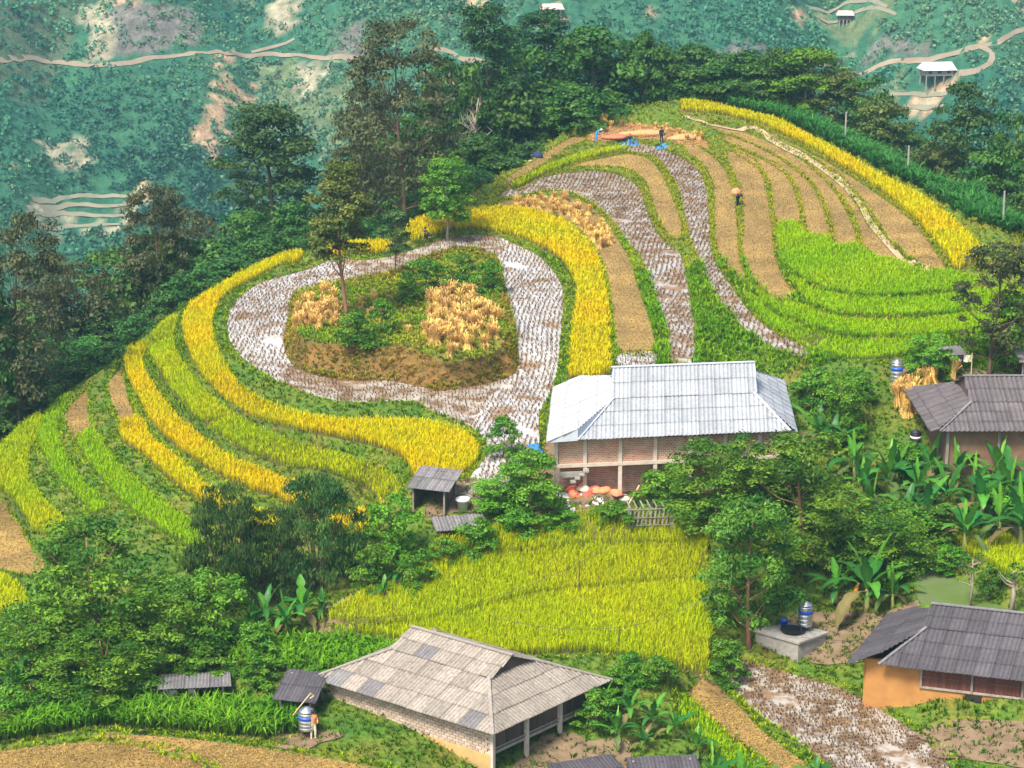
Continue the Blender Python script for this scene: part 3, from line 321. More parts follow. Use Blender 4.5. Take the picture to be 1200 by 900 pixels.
SURVEY = [(14.27,231.07,15.53),(16.48,229.54,15.76),(7.17,225.93,14.55),(18.52,225.82,14.56),(7.05,221.72,13.48),(9.24,220.7,13.65),(20.22,219.22,13.89),(26.58,217.05,14.25),(17.56,213.29,13.2),(34.47,198.62,14.17),(-1.72,200.72,12.21),(20.36,197.75,12.77),(38.11,176.94,13.87),(-9.23,186.68,10.39),(9.72,184.83,10.78),(30.92,176.64,12.52),(37.53,173.9,13.1),(39.34,174.04,13.08),(42.23,178.75,12.08),(14.76,177.07,11.01),(31.81,171.37,12.27),(36.85,170.35,12.49),(38.79,171.23,12.3),(40.92,172.86,11.94),(41.82,169.32,12.72),(42.59,165.61,13.53),(14.44,172.81,10.56),(17.61,169.27,11.36),(36.29,167.45,11.78),(38.21,168.34,11.58),(40.06,168.84,11.46),(41.51,167.71,11.72),(42.14,163.49,12.68),(43.17,161.08,13.23),(44.37,159.47,13.6),(10.68,169.08,10.04),(15.6,166.01,10.76),(41.63,161.19,11.9),(42.75,159.18,12.38),(44.03,157.93,12.67),(45.06,155.86,13.16),(-27.01,176.82,6.77),(15.34,162.86,10.19),(41.07,158.68,11.21),(42.3,157.17,11.58),(43.73,156.52,11.74),(44.68,154.24,12.29),(15.09,159.83,9.62),(16.56,158.16,10.04),(35.61,155.9,10.62),(37.29,156.19,10.54),(38.96,156.45,10.48),(40.5,156.14,10.55),(41.81,155.04,10.83),(43.28,154.57,10.95),(44.28,152.53,11.47),(-25.95,169.17,5.88),(-21.66,163.21,7.43),(14.85,157.01,9.05),(16.35,155.87,9.34),(17.76,154.06,9.82),(30.17,152.43,10.24),(31.8,152.71,10.17),(33.47,153.12,10.06),(35.13,153.47,9.97),(36.8,153.82,9.88),(38.44,154.02,9.83),(39.94,153.67,9.92),(41.29,152.79,10.15),(42.68,152.1,10.33),(43.86,150.75,10.68),(-31.81,172.12,3.69),(-21.35,160.46,6.83),(-19.38,158.01,7.49),(11.3,152.56,8.95),(12.87,152.46,8.98),(14.64,154.41,8.45),(16.16,153.69,8.65),(17.6,152.36,9.01),(19.03,151.2,9.32),(20.52,150.66,9.46),(21.95,149.78,9.7),(23.33,148.7,9.99),(24.88,148.71,9.99),(26.61,149.79,9.7),(28.18,149.89,9.67),(29.81,150.31,9.56),(31.39,150.43,9.53),(33.02,150.72,9.45),(34.67,151.14,9.33),(36.32,151.49,9.24),(37.93,151.64,9.2),(39.41,151.3,9.29),(40.76,150.51,9.5),(42.11,149.74,9.71),(43.42,148.92,9.93),(-32.96,168.54,3.26),(-27.04,164.43,4.4),(-22.89,159.33,5.81),(-19.14,155.67,6.83),(-17.4,154.57,7.13),(3.41,152.49,7.71),(4.9,149.79,8.46),(6.46,149.8,8.46),(8.03,150.17,8.35),(9.6,150.31,8.31),(11.19,150.71,8.21),(12.78,150.98,8.13),(14.44,152.02,7.84),(15.97,151.59,7.96),(17.44,150.67,8.22),(18.9,149.83,8.45),(20.39,149.37,8.58),(21.78,148.26,8.88),(23.16,147.3,9.15),(24.69,147.27,9.16),(26.38,148.21,8.9),(27.89,148.05,8.94),(29.47,148.25,8.89),(30.99,148.19,8.9),(32.57,148.37,8.85),(34.22,148.87,8.72),(35.85,149.22,8.62),(37.43,149.33,8.59),(38.9,149.01,8.68),(40.23,148.24,8.89),(41.55,147.45,9.11),(42.97,147.08,9.21),(-32.49,165.79,2.65),(-17.17,152.25,6.51),(-15.54,151.74,6.66),(-13.91,151.24,6.8),(3.35,149.62,7.26),(4.86,148.25,7.66),(6.4,148.24,7.66),(7.96,148.45,7.6),(9.51,148.59,7.56),(11.07,148.84,7.49),(12.65,149.2,7.38),(14.26,149.79,7.22),(15.79,149.56,7.28),(17.28,148.99,7.44),(18.76,148.45,7.6),(20.24,147.99,7.73),(21.59,146.65,8.11),(22.98,145.82,8.35),(24.49,145.75,8.37),(26.08,146.22,8.24),(27.61,146.23,8.23),(29.13,146.25,8.23),(30.6,145.98,8.31),(32.12,146.03,8.29),(33.79,146.64,8.11),(35.4,147.01,8.01),(36.95,147.1,7.99),(38.4,146.8,8.07),(39.72,146.03,8.29),(40.99,145.15,8.54),(42.53,145.26,8.51),(-31.91,162.49,2.23),(-29.75,159.95,2.98),(-28.04,159.73,3.04),(-24.27,156.87,3.89),(-12.13,148.4,6.38),(-10.6,148.59,6.32),(-9.05,148.61,6.31),(-7.51,148.6,6.32),(-5.94,148.22,6.43),(3.3,147.18,6.73),(4.82,146.63,6.9),(6.35,146.61,6.9),(7.88,146.73,6.87),(9.42,146.84,6.84),(10.96,146.99,6.79),(12.53,147.4,6.67),(14.09,147.68,6.59),(15.62,147.59,6.61),(17.13,147.34,6.69),(18.63,147.09,6.76),(20.12,146.74,6.86),(21.38,144.97,7.38),(22.79,144.29,7.58),(24.28,144.21,7.61),(25.82,144.44,7.54),(27.33,144.44,7.54),(28.81,144.3,7.58),(30.2,143.8,7.73),(31.68,143.68,7.76),(33.36,144.48,7.53),(34.95,144.85,7.42),(36.48,144.93,7.4),(37.92,144.67,7.47),(39.23,143.91,7.69),(40.41,142.78,8.03),(42.1,143.47,7.82),(-29.25,156.92,2.56),(-22.02,152.26,3.97),(-15.11,146.89,5.59),(-2.78,144.11,6.43),(21.17,143.19,6.71),(22.59,142.74,6.85),(24.07,142.65,6.87),(25.57,142.74,6.84),(27.05,142.67,6.86),(28.49,142.42,6.94),(29.83,141.71,7.16),(31.24,141.38,7.26),(32.95,142.39,6.95),(34.52,142.75,6.84),(36.03,142.83,6.82),(37.46,142.61,6.88),(38.77,141.94,7.09),(39.97,140.94,7.39),(41.68,141.75,7.14),(-32.36,155.8,1.59),(-28.76,153.99,2.15),(-20.01,148.84,3.75),(-11.85,144.25,5.18),(-10.25,143.09,5.53),(20.94,141.35,6.08),(22.39,141.17,6.13),(23.86,141.1,6.15),(25.33,141.08,6.16),(26.78,140.94,6.2),(28.19,140.6,6.31),(29.49,139.8,6.56),(30.87,139.42,6.68),(32.55,140.38,6.38),(34.1,140.71,6.27),(35.59,140.79,6.25),(37.02,140.61,6.3),(38.35,140.11,6.46),(39.67,139.58,6.63),(41.28,140.09,6.47),(-26.41,149.48,2.29),(-16.49,144.93,3.74),(-8.66,141.25,4.92),(-7.04,138.4,5.82),(1.67,137.62,6.07),(20.72,139.55,5.46),(22.19,139.62,5.43),(23.65,139.56,5.45),(25.09,139.47,5.48),(26.52,139.26,5.55),(27.89,138.84,5.68),(29.19,138.06,5.93),(30.57,137.77,6.03),(32.17,138.44,5.81),(33.69,138.73,5.72),(35.17,138.8,5.7),(36.59,138.68,5.74),(37.96,138.35,5.84),(39.35,138.14,5.91),(40.9,138.48,5.8),(-32.97,150.46,0.7),(-29.32,148.01,1.5),(-24.23,145.43,2.35),(-19.33,143.17,3.09),(-13.21,142.09,3.44),(-11.6,140.68,3.9),(-6.97,136.73,5.2),(-4.03,134.75,5.85),(-2.62,135.02,5.76),(-1.2,134.79,5.83),(0.22,135.0,5.77),(1.64,135.31,5.66),(18.76,135.68,5.54),(20.46,137.54,4.93),(21.95,137.79,4.85),(23.39,137.73,4.87),(24.81,137.57,4.92),(26.2,137.29,5.01),(27.55,136.83,5.17),(28.83,136.07,5.41),(30.2,135.83,5.49),(31.73,136.25,5.36),(33.22,136.48,5.28),(34.67,136.55,5.26),(36.09,136.48,5.28),(37.48,136.33,5.33),(38.91,136.33,5.33),(40.43,136.62,5.23),(-41.75,147.61,0.37),(-37.57,149.55,-0.28),(-36.03,149.71,-0.33),(-32.44,147.71,0.34),(-30.42,145.49,1.09),(-26.94,143.29,1.83),(-22.15,141.65,2.38),(-17.5,140.21,2.86),(-16.01,140.08,2.91),(-10.04,139.22,3.2),(-6.87,134.66,4.73),(-5.39,133.06,5.27),(-3.99,133.12,5.25),(-2.59,133.37,5.16),(-1.19,133.27,5.2),(0.22,133.31,5.18),(1.62,133.19,5.22),(3.0,132.24,5.54),(4.39,132.21,5.55),(5.78,132.19,5.56),(7.2,132.54,5.44),(8.6,132.68,5.39),(10.01,132.76,5.37),(11.41,132.8,5.35),(12.72,131.92,5.65),(14.12,132.01,5.62),(15.52,132.06,5.6),(16.93,132.21,5.55),(18.53,133.73,5.04),(20.16,135.23,4.54),(21.64,135.54,4.43),(23.06,135.48,4.45),(24.44,135.26,4.53),(25.8,134.93,4.64),(27.13,134.43,4.81),(28.37,133.64,5.07),(29.73,133.43,5.14),(31.2,133.67,5.06),(32.65,133.84,5.0),(34.07,133.9,4.98),(35.48,133.88,4.99),(36.89,133.89,4.99),(38.35,134.06,4.93),(39.85,134.34,4.83),(-41.93,142.64,0.83),(-40.96,144.53,0.17),(-38.54,146.91,-0.65),(-29.95,142.94,0.72),(-28.14,141.45,1.23),(-26.49,140.59,1.53),(-24.83,139.58,1.88),(-20.19,138.12,2.38),(-18.63,137.33,2.66),(-14.3,137.6,2.56),(-6.79,132.72,4.24),(-5.34,131.52,4.66),(-3.95,131.52,4.66),(-2.57,131.73,4.59),(-1.18,131.76,4.58),(0.21,131.85,4.54),(12.62,130.54,5.0),(13.99,130.47,5.02),(15.37,130.55,4.99),(16.78,130.8,4.91),(18.32,131.93,4.52),(19.89,133.07,4.12),(21.34,133.38,4.02),(22.73,133.3,4.05),(24.09,133.01,4.14),(25.42,132.63,4.28),(26.72,132.13,4.45),(27.92,131.21,4.77),(29.27,131.05,4.82),(30.68,131.16,4.78),(32.09,131.27,4.74),(33.49,131.32,4.73),(34.88,131.35,4.72),(36.31,131.49,4.67),(37.8,131.84,4.55),(39.28,132.14,4.44),(-42.5,139.23,0.8),(-41.36,140.39,0.39),(-40.3,141.87,-0.13),(-39.02,142.69,-0.42),(-29.43,140.16,0.48),(-27.68,138.79,0.96),(-26.04,137.93,1.26),(-24.42,137.02,1.58),(-22.84,136.24,1.86),(-18.32,134.77,2.38),(-16.84,134.39,2.52),(-15.42,134.34,2.53),(-14.07,135.03,2.29),(-12.59,134.53,2.47),(-11.17,134.5,2.47),(-8.25,133.36,2.88),(-6.71,130.83,3.77),(-5.29,129.93,4.09),(-3.91,129.98,4.07),(12.49,128.98,4.43),(13.85,128.95,4.44),(15.23,129.06,4.4),(16.63,129.34,4.3),(18.12,130.19,4.0),(19.62,131.04,3.7),(21.05,131.3,3.61),(22.42,131.19,3.65),(23.74,130.83,3.77),(25.04,130.39,3.93),(26.33,129.93,4.09),(27.45,128.72,4.52),(35.74,129.16,4.36),(37.25,129.67,4.18),(38.73,130.01,4.06),(-41.91,137.0,0.41),(-40.8,138.18,-0.02),(-39.69,139.42,-0.47),(-30.68,138.79,-0.24),(-28.9,137.31,0.3),(-27.2,136.14,0.72),(-25.61,135.33,1.02),(-24.03,134.53,1.31),(-22.48,133.77,1.58),(-20.96,133.12,1.81),(-19.5,132.79,1.93),(-18.01,132.25,2.13),(-16.57,131.89,2.26),(-15.19,132.05,2.2),(-13.81,132.31,2.11),(-12.36,131.8,2.29),(-10.94,131.51,2.4),(-9.54,131.45,2.42),(-8.08,130.42,2.79),(-6.62,128.9,3.34),(-5.24,128.4,3.52),(12.37,127.46,3.86),(13.72,127.46,3.87),(15.09,127.6,3.81),(16.48,127.87,3.72),(17.92,128.49,3.49),(19.38,129.1,3.27),(20.78,129.29,3.2),(22.12,129.14,3.26),(23.41,128.71,3.41),(24.67,128.17,3.61),(25.97,127.88,3.71),(27.02,126.42,4.24),(35.19,126.89,4.07),(36.73,127.56,3.83),(38.19,127.94,3.69),(-41.29,134.71,0.07),(-40.26,136.06,-0.43),(-39.05,136.86,-0.73),(-30.15,136.1,-0.44),(-28.37,134.53,0.14),(-26.74,133.51,0.52),(-25.18,132.8,0.78),(-23.65,132.09,1.04),(-22.12,131.35,1.32),(-20.62,130.72,1.55),(-19.17,130.27,1.72),(-17.72,129.77,1.9),(-16.29,129.42,2.03),(-14.93,129.53,1.99),(-13.56,129.62,1.96),(-12.14,129.13,2.14),(-10.72,128.56,2.35),(-9.33,128.27,2.46),(-7.93,127.58,2.71),(-6.54,126.94,2.95),(12.25,125.98,3.31),(13.59,125.98,3.31),(14.95,126.16,3.24),(16.32,126.39,3.16),(17.73,126.83,2.99),(19.14,127.25,2.84),(20.51,127.36,2.79),(21.83,127.16,2.87),(23.09,126.65,3.06),(26.77,124.98,3.68),(27.85,123.89,4.08),(34.67,124.73,3.77),(36.22,125.52,3.48),(37.68,125.93,3.32),(-40.66,132.35,-0.21),(-39.79,134.16,-0.89),(-38.35,134.12,-0.88),(-31.26,134.35,-0.96),(-29.56,133.15,-0.51),(-27.86,131.79,0.01),(-26.28,130.91,0.34),(-24.77,130.33,0.56),(-23.27,129.71,0.8),(-21.77,128.98,1.07),(-20.3,128.37,1.31),(-18.86,127.87,1.49),(-17.42,127.33,1.7),(-16.02,126.98,1.83),(-14.67,127.02,1.81),(-13.32,127.03,1.81),(-11.92,126.55,1.99),(-10.5,125.66,2.33),(-9.13,125.21,2.5),(12.13,124.44,2.8),(13.47,124.54,2.76),(14.82,124.74,2.68),(16.17,124.92,2.61),(17.54,125.21,2.5),(18.91,125.47,2.4),(20.25,125.5,2.39),(21.55,125.25,2.49),(22.78,124.68,2.7),(27.6,122.49,3.53),(28.65,121.44,3.93),(34.18,122.7,3.46),(35.73,123.56,3.13),(37.18,123.99,2.96),(-40.0,129.92,-0.42),(-39.11,131.58,-1.07),(-37.62,131.28,-0.95),(-28.97,130.21,-0.53),(-27.35,129.1,-0.1),(-25.82,128.35,0.19),(-24.37,127.92,0.35),(-22.91,127.4,0.56),(-21.42,126.66,0.85),(-19.97,126.06,1.08),(-18.55,125.55,1.28),(-17.13,124.94,1.51),(-15.75,124.57,1.66),(-14.42,124.57,1.66),(-13.09,124.53,1.67),(-11.72,124.09,1.84),(-10.28,122.77,2.36),(11.99,122.76,2.36),(13.34,123.12,2.22),(14.69,123.36,2.12),(16.02,123.46,2.09),(17.36,123.62,2.03),(18.7,123.75,1.97),(20.01,123.7,1.99),(21.28,123.41,2.11),(22.48,122.8,2.34),(23.52,121.38,2.89),(29.49,119.31,3.7),(30.62,118.78,3.9),(31.94,118.97,3.83),(33.72,120.81,3.12),(35.27,121.68,2.78),(36.7,122.12,2.61),(-39.32,127.43,-0.57),(-38.24,128.38,-0.95),(-36.87,128.38,-0.95),(-28.4,127.34,-0.54),(-26.84,126.44,-0.18),(-25.37,125.83,0.06),(-23.97,125.58,0.16),(-22.56,125.18,0.32),(-21.08,124.37,0.64),(-19.66,123.8,0.87),(-18.26,123.29,1.07),(-16.84,122.58,1.35),(-15.48,122.19,1.51),(-14.17,122.17,1.52),(-12.86,122.13,1.53),(-11.53,121.8,1.66),(11.84,120.91,2.02),(13.23,121.77,1.67),(14.56,122.02,1.57),(15.87,122.03,1.57),(17.18,122.07,1.56),(18.48,122.08,1.55),(19.77,121.96,1.6),(21.02,121.63,1.73),(22.2,121.01,1.98),(23.27,119.81,2.45),(24.32,118.7,2.89),(25.48,118.21,3.09),(26.65,117.77,3.26),(30.31,117.3,3.45),(31.67,117.69,3.29),(33.3,119.04,2.76),(34.82,119.87,2.43),(36.23,120.31,2.25),(-38.63,124.92,-0.68),(-37.45,125.44,-0.89),(-36.12,125.52,-0.92),(-30.69,125.31,-0.84),(-29.31,125.17,-0.78),(-27.83,124.55,-0.53),(-26.35,123.83,-0.24),(-24.92,123.34,-0.04),(-23.59,123.28,-0.01),(-22.22,123.03,0.09),(-20.74,122.11,0.46),(-19.35,121.58,0.68),(-17.98,121.11,0.87),(-16.56,120.26,1.21),(-10.04,119.38,1.57),(11.69,119.1,1.68),(13.12,120.52,1.11),(14.44,120.72,1.02),(15.72,120.62,1.06),(17.0,120.55,1.1),(18.28,120.46,1.13),(19.54,120.28,1.21),(20.77,119.91,1.35),(21.94,119.3,1.6),(23.02,118.29,2.01),(24.09,117.33,2.4),(25.23,116.79,2.62),(26.39,116.37,2.79),(27.51,115.84,3.01),(31.36,116.29,2.82),(32.91,117.37,2.38),(34.39,118.13,2.08),(35.79,118.56,1.9),(-37.94,122.41,-0.75),(-36.7,122.67,-0.85),(-35.4,122.74,-0.88),(-31.42,122.62,-0.83),(-30.07,122.52,-0.79),(-28.71,122.33,-0.71),(-27.29,121.83,-0.51),(-25.86,121.26,-0.27),(-24.48,120.88,-0.11),(-23.2,120.97,-0.15),(-21.89,120.93,-0.13),(-20.41,119.88,0.3),(-19.05,119.41,0.5),(-17.7,119.0,0.67),(-16.31,118.18,1.01),(-3.56,116.56,1.68),(3.95,116.5,1.7),(11.56,117.57,1.26),(13.03,119.44,0.49),(14.32,119.45,0.48),(15.57,119.25,0.57),(16.83,119.06,0.65),(18.08,118.89,0.72),(19.32,118.64,0.82),(20.52,118.25,0.98),(21.69,117.67,1.22),(22.78,116.8,1.58),(23.86,115.94,1.94),(24.99,115.39,2.17),(26.14,115.0,2.33),(27.25,114.48,2.54),(28.34,113.92,2.77),(29.51,113.73,2.85),(31.05,114.87,2.38),(32.53,115.78,2.0),(33.97,116.45,1.73),(35.35,116.87,1.55),(-37.26,119.94,-0.79),(-35.98,120.0,-0.81),(-34.7,120.04,-0.83),(-33.41,120.04,-0.83),(-32.11,120.02,-0.82),(-30.79,119.93,-0.78),(-29.47,119.8,-0.73),(-28.13,119.59,-0.64),(-26.76,119.19,-0.47),(-25.38,118.75,-0.28),(-24.04,118.45,-0.16),(-22.79,118.58,-0.21),(-21.51,118.59,-0.22),(-20.08,117.67,0.17),(-18.75,117.29,0.33),(-17.44,116.96,0.47),(-16.09,116.34,0.74),(-14.74,115.57,1.06),(-4.77,115.07,1.27),(-3.52,114.91,1.34),(-2.28,114.92,1.34),(-1.05,114.91,1.34),(0.19,114.99,1.31),(1.43,115.15,1.24),(2.67,115.18,1.23),(3.91,115.03,1.29),(5.14,114.88,1.36),(6.36,114.68,1.44),(7.59,114.49,1.52),(8.81,114.42,1.55),(11.47,116.38,0.72),(16.66,117.6,0.2),(17.88,117.35,0.31),(19.1,117.05,0.44),(20.29,116.64,0.61),(21.45,116.1,0.84),(22.55,115.34,1.16),(23.63,114.55,1.49),(24.74,114.0,1.72),(25.89,113.68,1.86),(26.99,113.16,2.08),(28.1,112.71,2.27),(29.31,112.69,2.28),(30.74,113.49,1.94),(32.17,114.24,1.63),(33.57,114.82,1.38),(34.94,115.24,1.2),(-36.59,117.53,-0.82),(-35.28,117.4,-0.76),(-34.02,117.43,-0.77),(-32.76,117.44,-0.78),(-31.48,117.4,-0.76),(-30.19,117.3,-0.72),(-28.89,117.17,-0.66),(-27.57,116.95,-0.57),(-26.24,116.63,-0.43),(-24.9,116.28,-0.28),(-23.6,116.05,-0.18),(-22.36,116.1,-0.2),(-21.09,116.03,-0.17),(-19.75,115.48,0.07),(-18.46,115.21,0.18),(-17.18,114.99,0.28),(-15.89,114.61,0.44),(-14.6,114.17,0.63),(-13.34,114.01,0.7),(-12.09,113.79,0.8),(-10.83,113.45,0.95),(-9.6,113.35,0.99),(-8.37,113.31,1.01),(-7.15,113.27,1.02),(-5.92,113.25,1.03),(-4.7,113.28,1.02),(-3.48,113.28,1.02),(-2.26,113.35,0.99),(-1.04,113.4,0.97),(0.19,113.51,0.92),(1.42,113.66,0.86),(2.64,113.69,0.84),(3.87,113.59,0.89),(5.09,113.46,0.94),(6.3,113.3,1.01),(7.52,113.18,1.06),(8.75,113.38,0.98),(20.06,115.08,0.24),(21.21,114.58,0.45),(22.32,113.9,0.75),(23.39,113.17,1.07),(24.5,112.62,1.3),(25.67,112.43,1.39),(26.74,111.85,1.64),(27.86,111.49,1.79),(29.07,111.53,1.77),(30.44,112.13,1.52),(31.82,112.75,1.25),(33.19,113.25,1.03),(34.54,113.67,0.85),(-35.94,115.19,-0.84),(-34.59,114.84,-0.69),(-33.36,114.89,-0.71),(-32.12,114.9,-0.71),(-30.86,114.84,-0.69),(-29.6,114.75,-0.65),(-28.32,114.61,-0.58),(-27.03,114.39,-0.49),(-25.73,114.13,-0.37),(-24.44,113.86,-0.26),(-23.17,113.68,-0.17),(-18.17,113.18,0.04),(-16.93,113.07,0.09),(-15.69,112.94,0.15),(-14.45,112.81,0.21),(-13.21,112.64,0.28),(-11.98,112.47,0.36),(-10.69,111.74,0.68),(-9.47,111.61,0.74),(-8.26,111.56,0.76),(-7.05,111.51,0.79),(-5.84,111.49,0.79),(-4.64,111.57,0.76),(-3.44,111.68,0.71),(-2.23,111.81,0.65),(-1.02,111.91,0.61),(0.19,112.05,0.54),(1.4,112.2,0.48),(2.61,112.24,0.46),(3.83,112.18,0.49),(5.03,112.07,0.54),(6.24,111.95,0.59),(7.45,111.88,0.62),(8.68,112.22,0.47),(20.99,113.12,0.07),(22.09,112.51,0.34),(23.16,111.8,0.66),(24.25,111.24,0.9),(25.48,111.38,0.84),(26.49,110.55,1.21),(27.61,110.26,1.34),(28.82,110.33,1.3),(30.14,110.8,1.1),(31.49,111.31,0.87),(32.81,111.7,0.7),(34.15,112.15,0.5),(-35.32,112.95,-0.87),(-33.89,112.28,-0.57),(-32.72,112.44,-0.64),(-31.5,112.43,-0.64),(-30.26,112.36,-0.6),(-29.02,112.27,-0.56),(-27.77,112.12,-0.5),(-10.55,110.04,0.44),(-9.35,109.91,0.5),(-8.15,109.84,0.53),(-6.96,109.78,0.56),(-5.77,109.76,0.57),(-4.58,109.89,0.51),(-3.4,110.11,0.41),(-2.21,110.3,0.32),(-1.01,110.44,0.26),(0.18,110.62,0.18),(1.39,110.77,0.11),(2.59,110.83,0.08),(3.79,110.79,0.1),(4.98,110.71,0.14),(6.18,110.62,0.18),(7.38,110.58,0.19),(8.6,110.88,0.06),(11.04,111.23,-0.1),(21.87,111.16,-0.06),(22.93,110.44,0.26),(24.0,109.85,0.53),(25.16,109.73,0.58),(26.23,109.24,0.8),(27.36,109.03,0.9),(28.57,109.12,0.86),(29.86,109.5,0.68),(31.16,109.92,0.49),(32.44,110.21,0.36),(33.78,110.68,0.15),(-34.73,110.82,-0.92),(-33.16,109.62,-0.36),(-32.12,110.13,-0.6),(-24.88,109.87,-0.48),(-12.81,108.75,0.04),(-11.63,108.7,0.06),(-10.41,108.34,0.22),(-9.23,108.24,0.27),(-8.05,108.17,0.3),(-6.86,108.08,0.34),(-5.69,108.05,0.36),(-4.52,108.24,0.27),(-3.36,108.57,0.12),(-2.18,108.84,-0.0),(-1.0,108.99,-0.08),(0.18,109.22,-0.18),(1.37,109.39,-0.26),(2.56,109.46,-0.29),(3.75,109.44,-0.28),(4.94,109.38,-0.25),(6.12,109.31,-0.22),(7.31,109.29,-0.21),(8.51,109.48,-0.3),(9.7,109.45,-0.29),(14.42,109.19,-0.17),(22.7,109.1,-0.13),(23.74,108.43,0.18),(24.87,108.21,0.28),(25.98,107.93,0.41),(27.11,107.79,0.48),(28.31,107.89,0.43),(29.57,108.22,0.28),(30.85,108.58,0.11),(32.12,108.88,-0.03),(33.42,109.27,-0.2),(-34.18,108.82,-0.99),(-32.61,107.56,-0.4),(-31.57,107.99,-0.6),(-30.37,107.92,-0.56),(-7.94,106.52,0.09),(-6.77,106.42,0.14),(-5.61,106.36,0.17),(-4.46,106.61,0.05),(-3.32,107.07,-0.17),(-2.16,107.41,-0.33),(-0.99,107.54,-0.39),(0.18,107.86,-0.54),(1.36,108.04,-0.62),(2.54,108.12,-0.66),(3.71,108.12,-0.66),(4.89,108.07,-0.64),(6.06,108.02,-0.61),(7.24,108.0,-0.6),(8.42,108.09,-0.64),(9.59,107.96,-0.59),(15.35,107.19,-0.23),(23.48,107.0,-0.13),(24.59,106.77,-0.03),(25.72,106.63,0.04),(26.86,106.56,0.07),(28.05,106.67,0.02),(29.29,106.96,-0.11),(30.55,107.28,-0.27),(31.81,107.59,-0.41),(33.08,107.9,-0.56),(-33.67,106.97,-1.1),(-5.54,104.68,-0.0),(-4.41,105.0,-0.15),(-3.28,105.61,-0.45),(-2.14,106.03,-0.65),(-0.98,106.23,-0.74),(0.18,106.53,-0.89),(1.34,106.72,-0.98),(2.51,106.81,-1.02),(3.68,106.83,-1.03),(4.84,106.8,-1.01),(6.0,106.75,-0.99),(7.17,106.73,-0.98),(8.33,106.74,-0.99),(9.48,106.55,-0.9),(10.59,105.96,-0.62),(12.83,105.39,-0.34),(16.26,105.29,-0.29),(23.21,105.51,-0.4),(24.32,105.37,-0.33),(25.47,105.34,-0.32),(26.62,105.34,-0.32),(27.8,105.46,-0.38),(29.02,105.72,-0.5),(30.26,106.02,-0.64),(31.5,106.31,-0.78),(32.74,106.57,-0.91),(-33.21,105.25,-1.24),(-4.35,103.4,-0.34),(-3.24,104.2,-0.73),(-2.11,104.7,-0.98),(-0.97,104.97,-1.11),(0.18,105.23,-1.23),(1.33,105.43,-1.33),(2.49,105.54,-1.38),(3.64,105.56,-1.4),(4.8,105.54,-1.38),(5.95,105.5,-1.37),(7.1,105.47,-1.35),(8.25,105.43,-1.33),(9.38,105.21,-1.22),(10.48,104.65,-0.95),(11.53,103.81,-0.54),(12.65,103.72,-0.5),(16.03,103.57,-0.42),(22.91,103.95,-0.61),(24.06,103.99,-0.63),(25.22,104.07,-0.67),(26.37,104.13,-0.7),(27.54,104.26,-0.76),(28.75,104.5,-0.88),(29.97,104.78,-1.01),(31.2,105.05,-1.15),(32.42,105.29,-1.26),(-32.78,103.66,-1.42),(-14.33,101.78,-0.49),(-4.29,101.84,-0.52),(-3.21,102.85,-1.02),(-2.09,103.42,-1.3),(-0.96,103.73,-1.46),(0.18,103.96,-1.57),(1.32,104.18,-1.68),(2.46,104.29,-1.74),(3.61,104.33,-1.76),(4.75,104.31,-1.75),(5.89,104.28,-1.73),(7.03,104.24,-1.71),(8.17,104.17,-1.68),(9.29,103.92,-1.55),(10.37,103.38,-1.29),(11.43,102.66,-0.93),(12.49,102.15,-0.68),(15.81,101.92,-0.56),(23.8,102.65,-0.92),(24.97,102.83,-1.02),(26.12,102.93,-1.06),(27.29,103.07,-1.13),(28.48,103.3,-1.24),(29.69,103.56,-1.38),(30.9,103.82,-1.51),(32.11,104.04,-1.61),(-32.39,102.21,-1.65),(-4.24,100.35,-0.71),(-3.18,101.56,-1.32),(-2.07,102.18,-1.63),(-0.95,102.51,-1.8),(0.17,102.71,-1.91),(1.31,102.96,-2.03),(2.44,103.08,-2.09),(3.57,103.12,-2.11),(4.71,103.11,-2.11),(5.84,103.08,-2.09),(6.97,103.03,-2.07),(8.09,102.94,-2.02),(9.2,102.67,-1.89),(10.27,102.16,-1.63),(11.32,101.49,-1.29),(12.34,100.7,-0.89),(15.61,100.39,-0.73),(23.56,101.35,-1.22),(24.74,101.63,-1.36),(25.88,101.75,-1.42),(27.04,101.9,-1.5),(28.22,102.12,-1.6),(29.42,102.37,-1.73),(30.61,102.62,-1.86),(31.8,102.82,-1.96),(-32.05,100.9,-1.93),(-30.47,99.36,-1.14),(-4.19,99.01,-0.96),(-3.14,100.34,-1.64),(-2.05,100.98,-1.97),(-0.94,101.32,-2.15),(0.17,101.52,-2.25),(1.29,101.77,-2.38),(2.42,101.89,-2.44),(3.54,101.94,-2.46),(4.66,101.93,-2.46),(5.78,101.9,-2.44),(6.9,101.85,-2.42),(8.02,101.75,-2.36),(9.11,101.48,-2.23),(10.18,100.98,-1.97),(11.22,100.32,-1.63),(12.21,99.39,-1.15),(15.44,99.04,-0.97),(23.32,100.12,-1.53),(24.5,100.45,-1.7),(25.65,100.59,-1.77),(26.79,100.74,-1.85),(27.96,100.95,-1.96),(29.15,101.2,-2.08),(30.33,101.44,-2.21),(31.51,101.63,-2.31)]
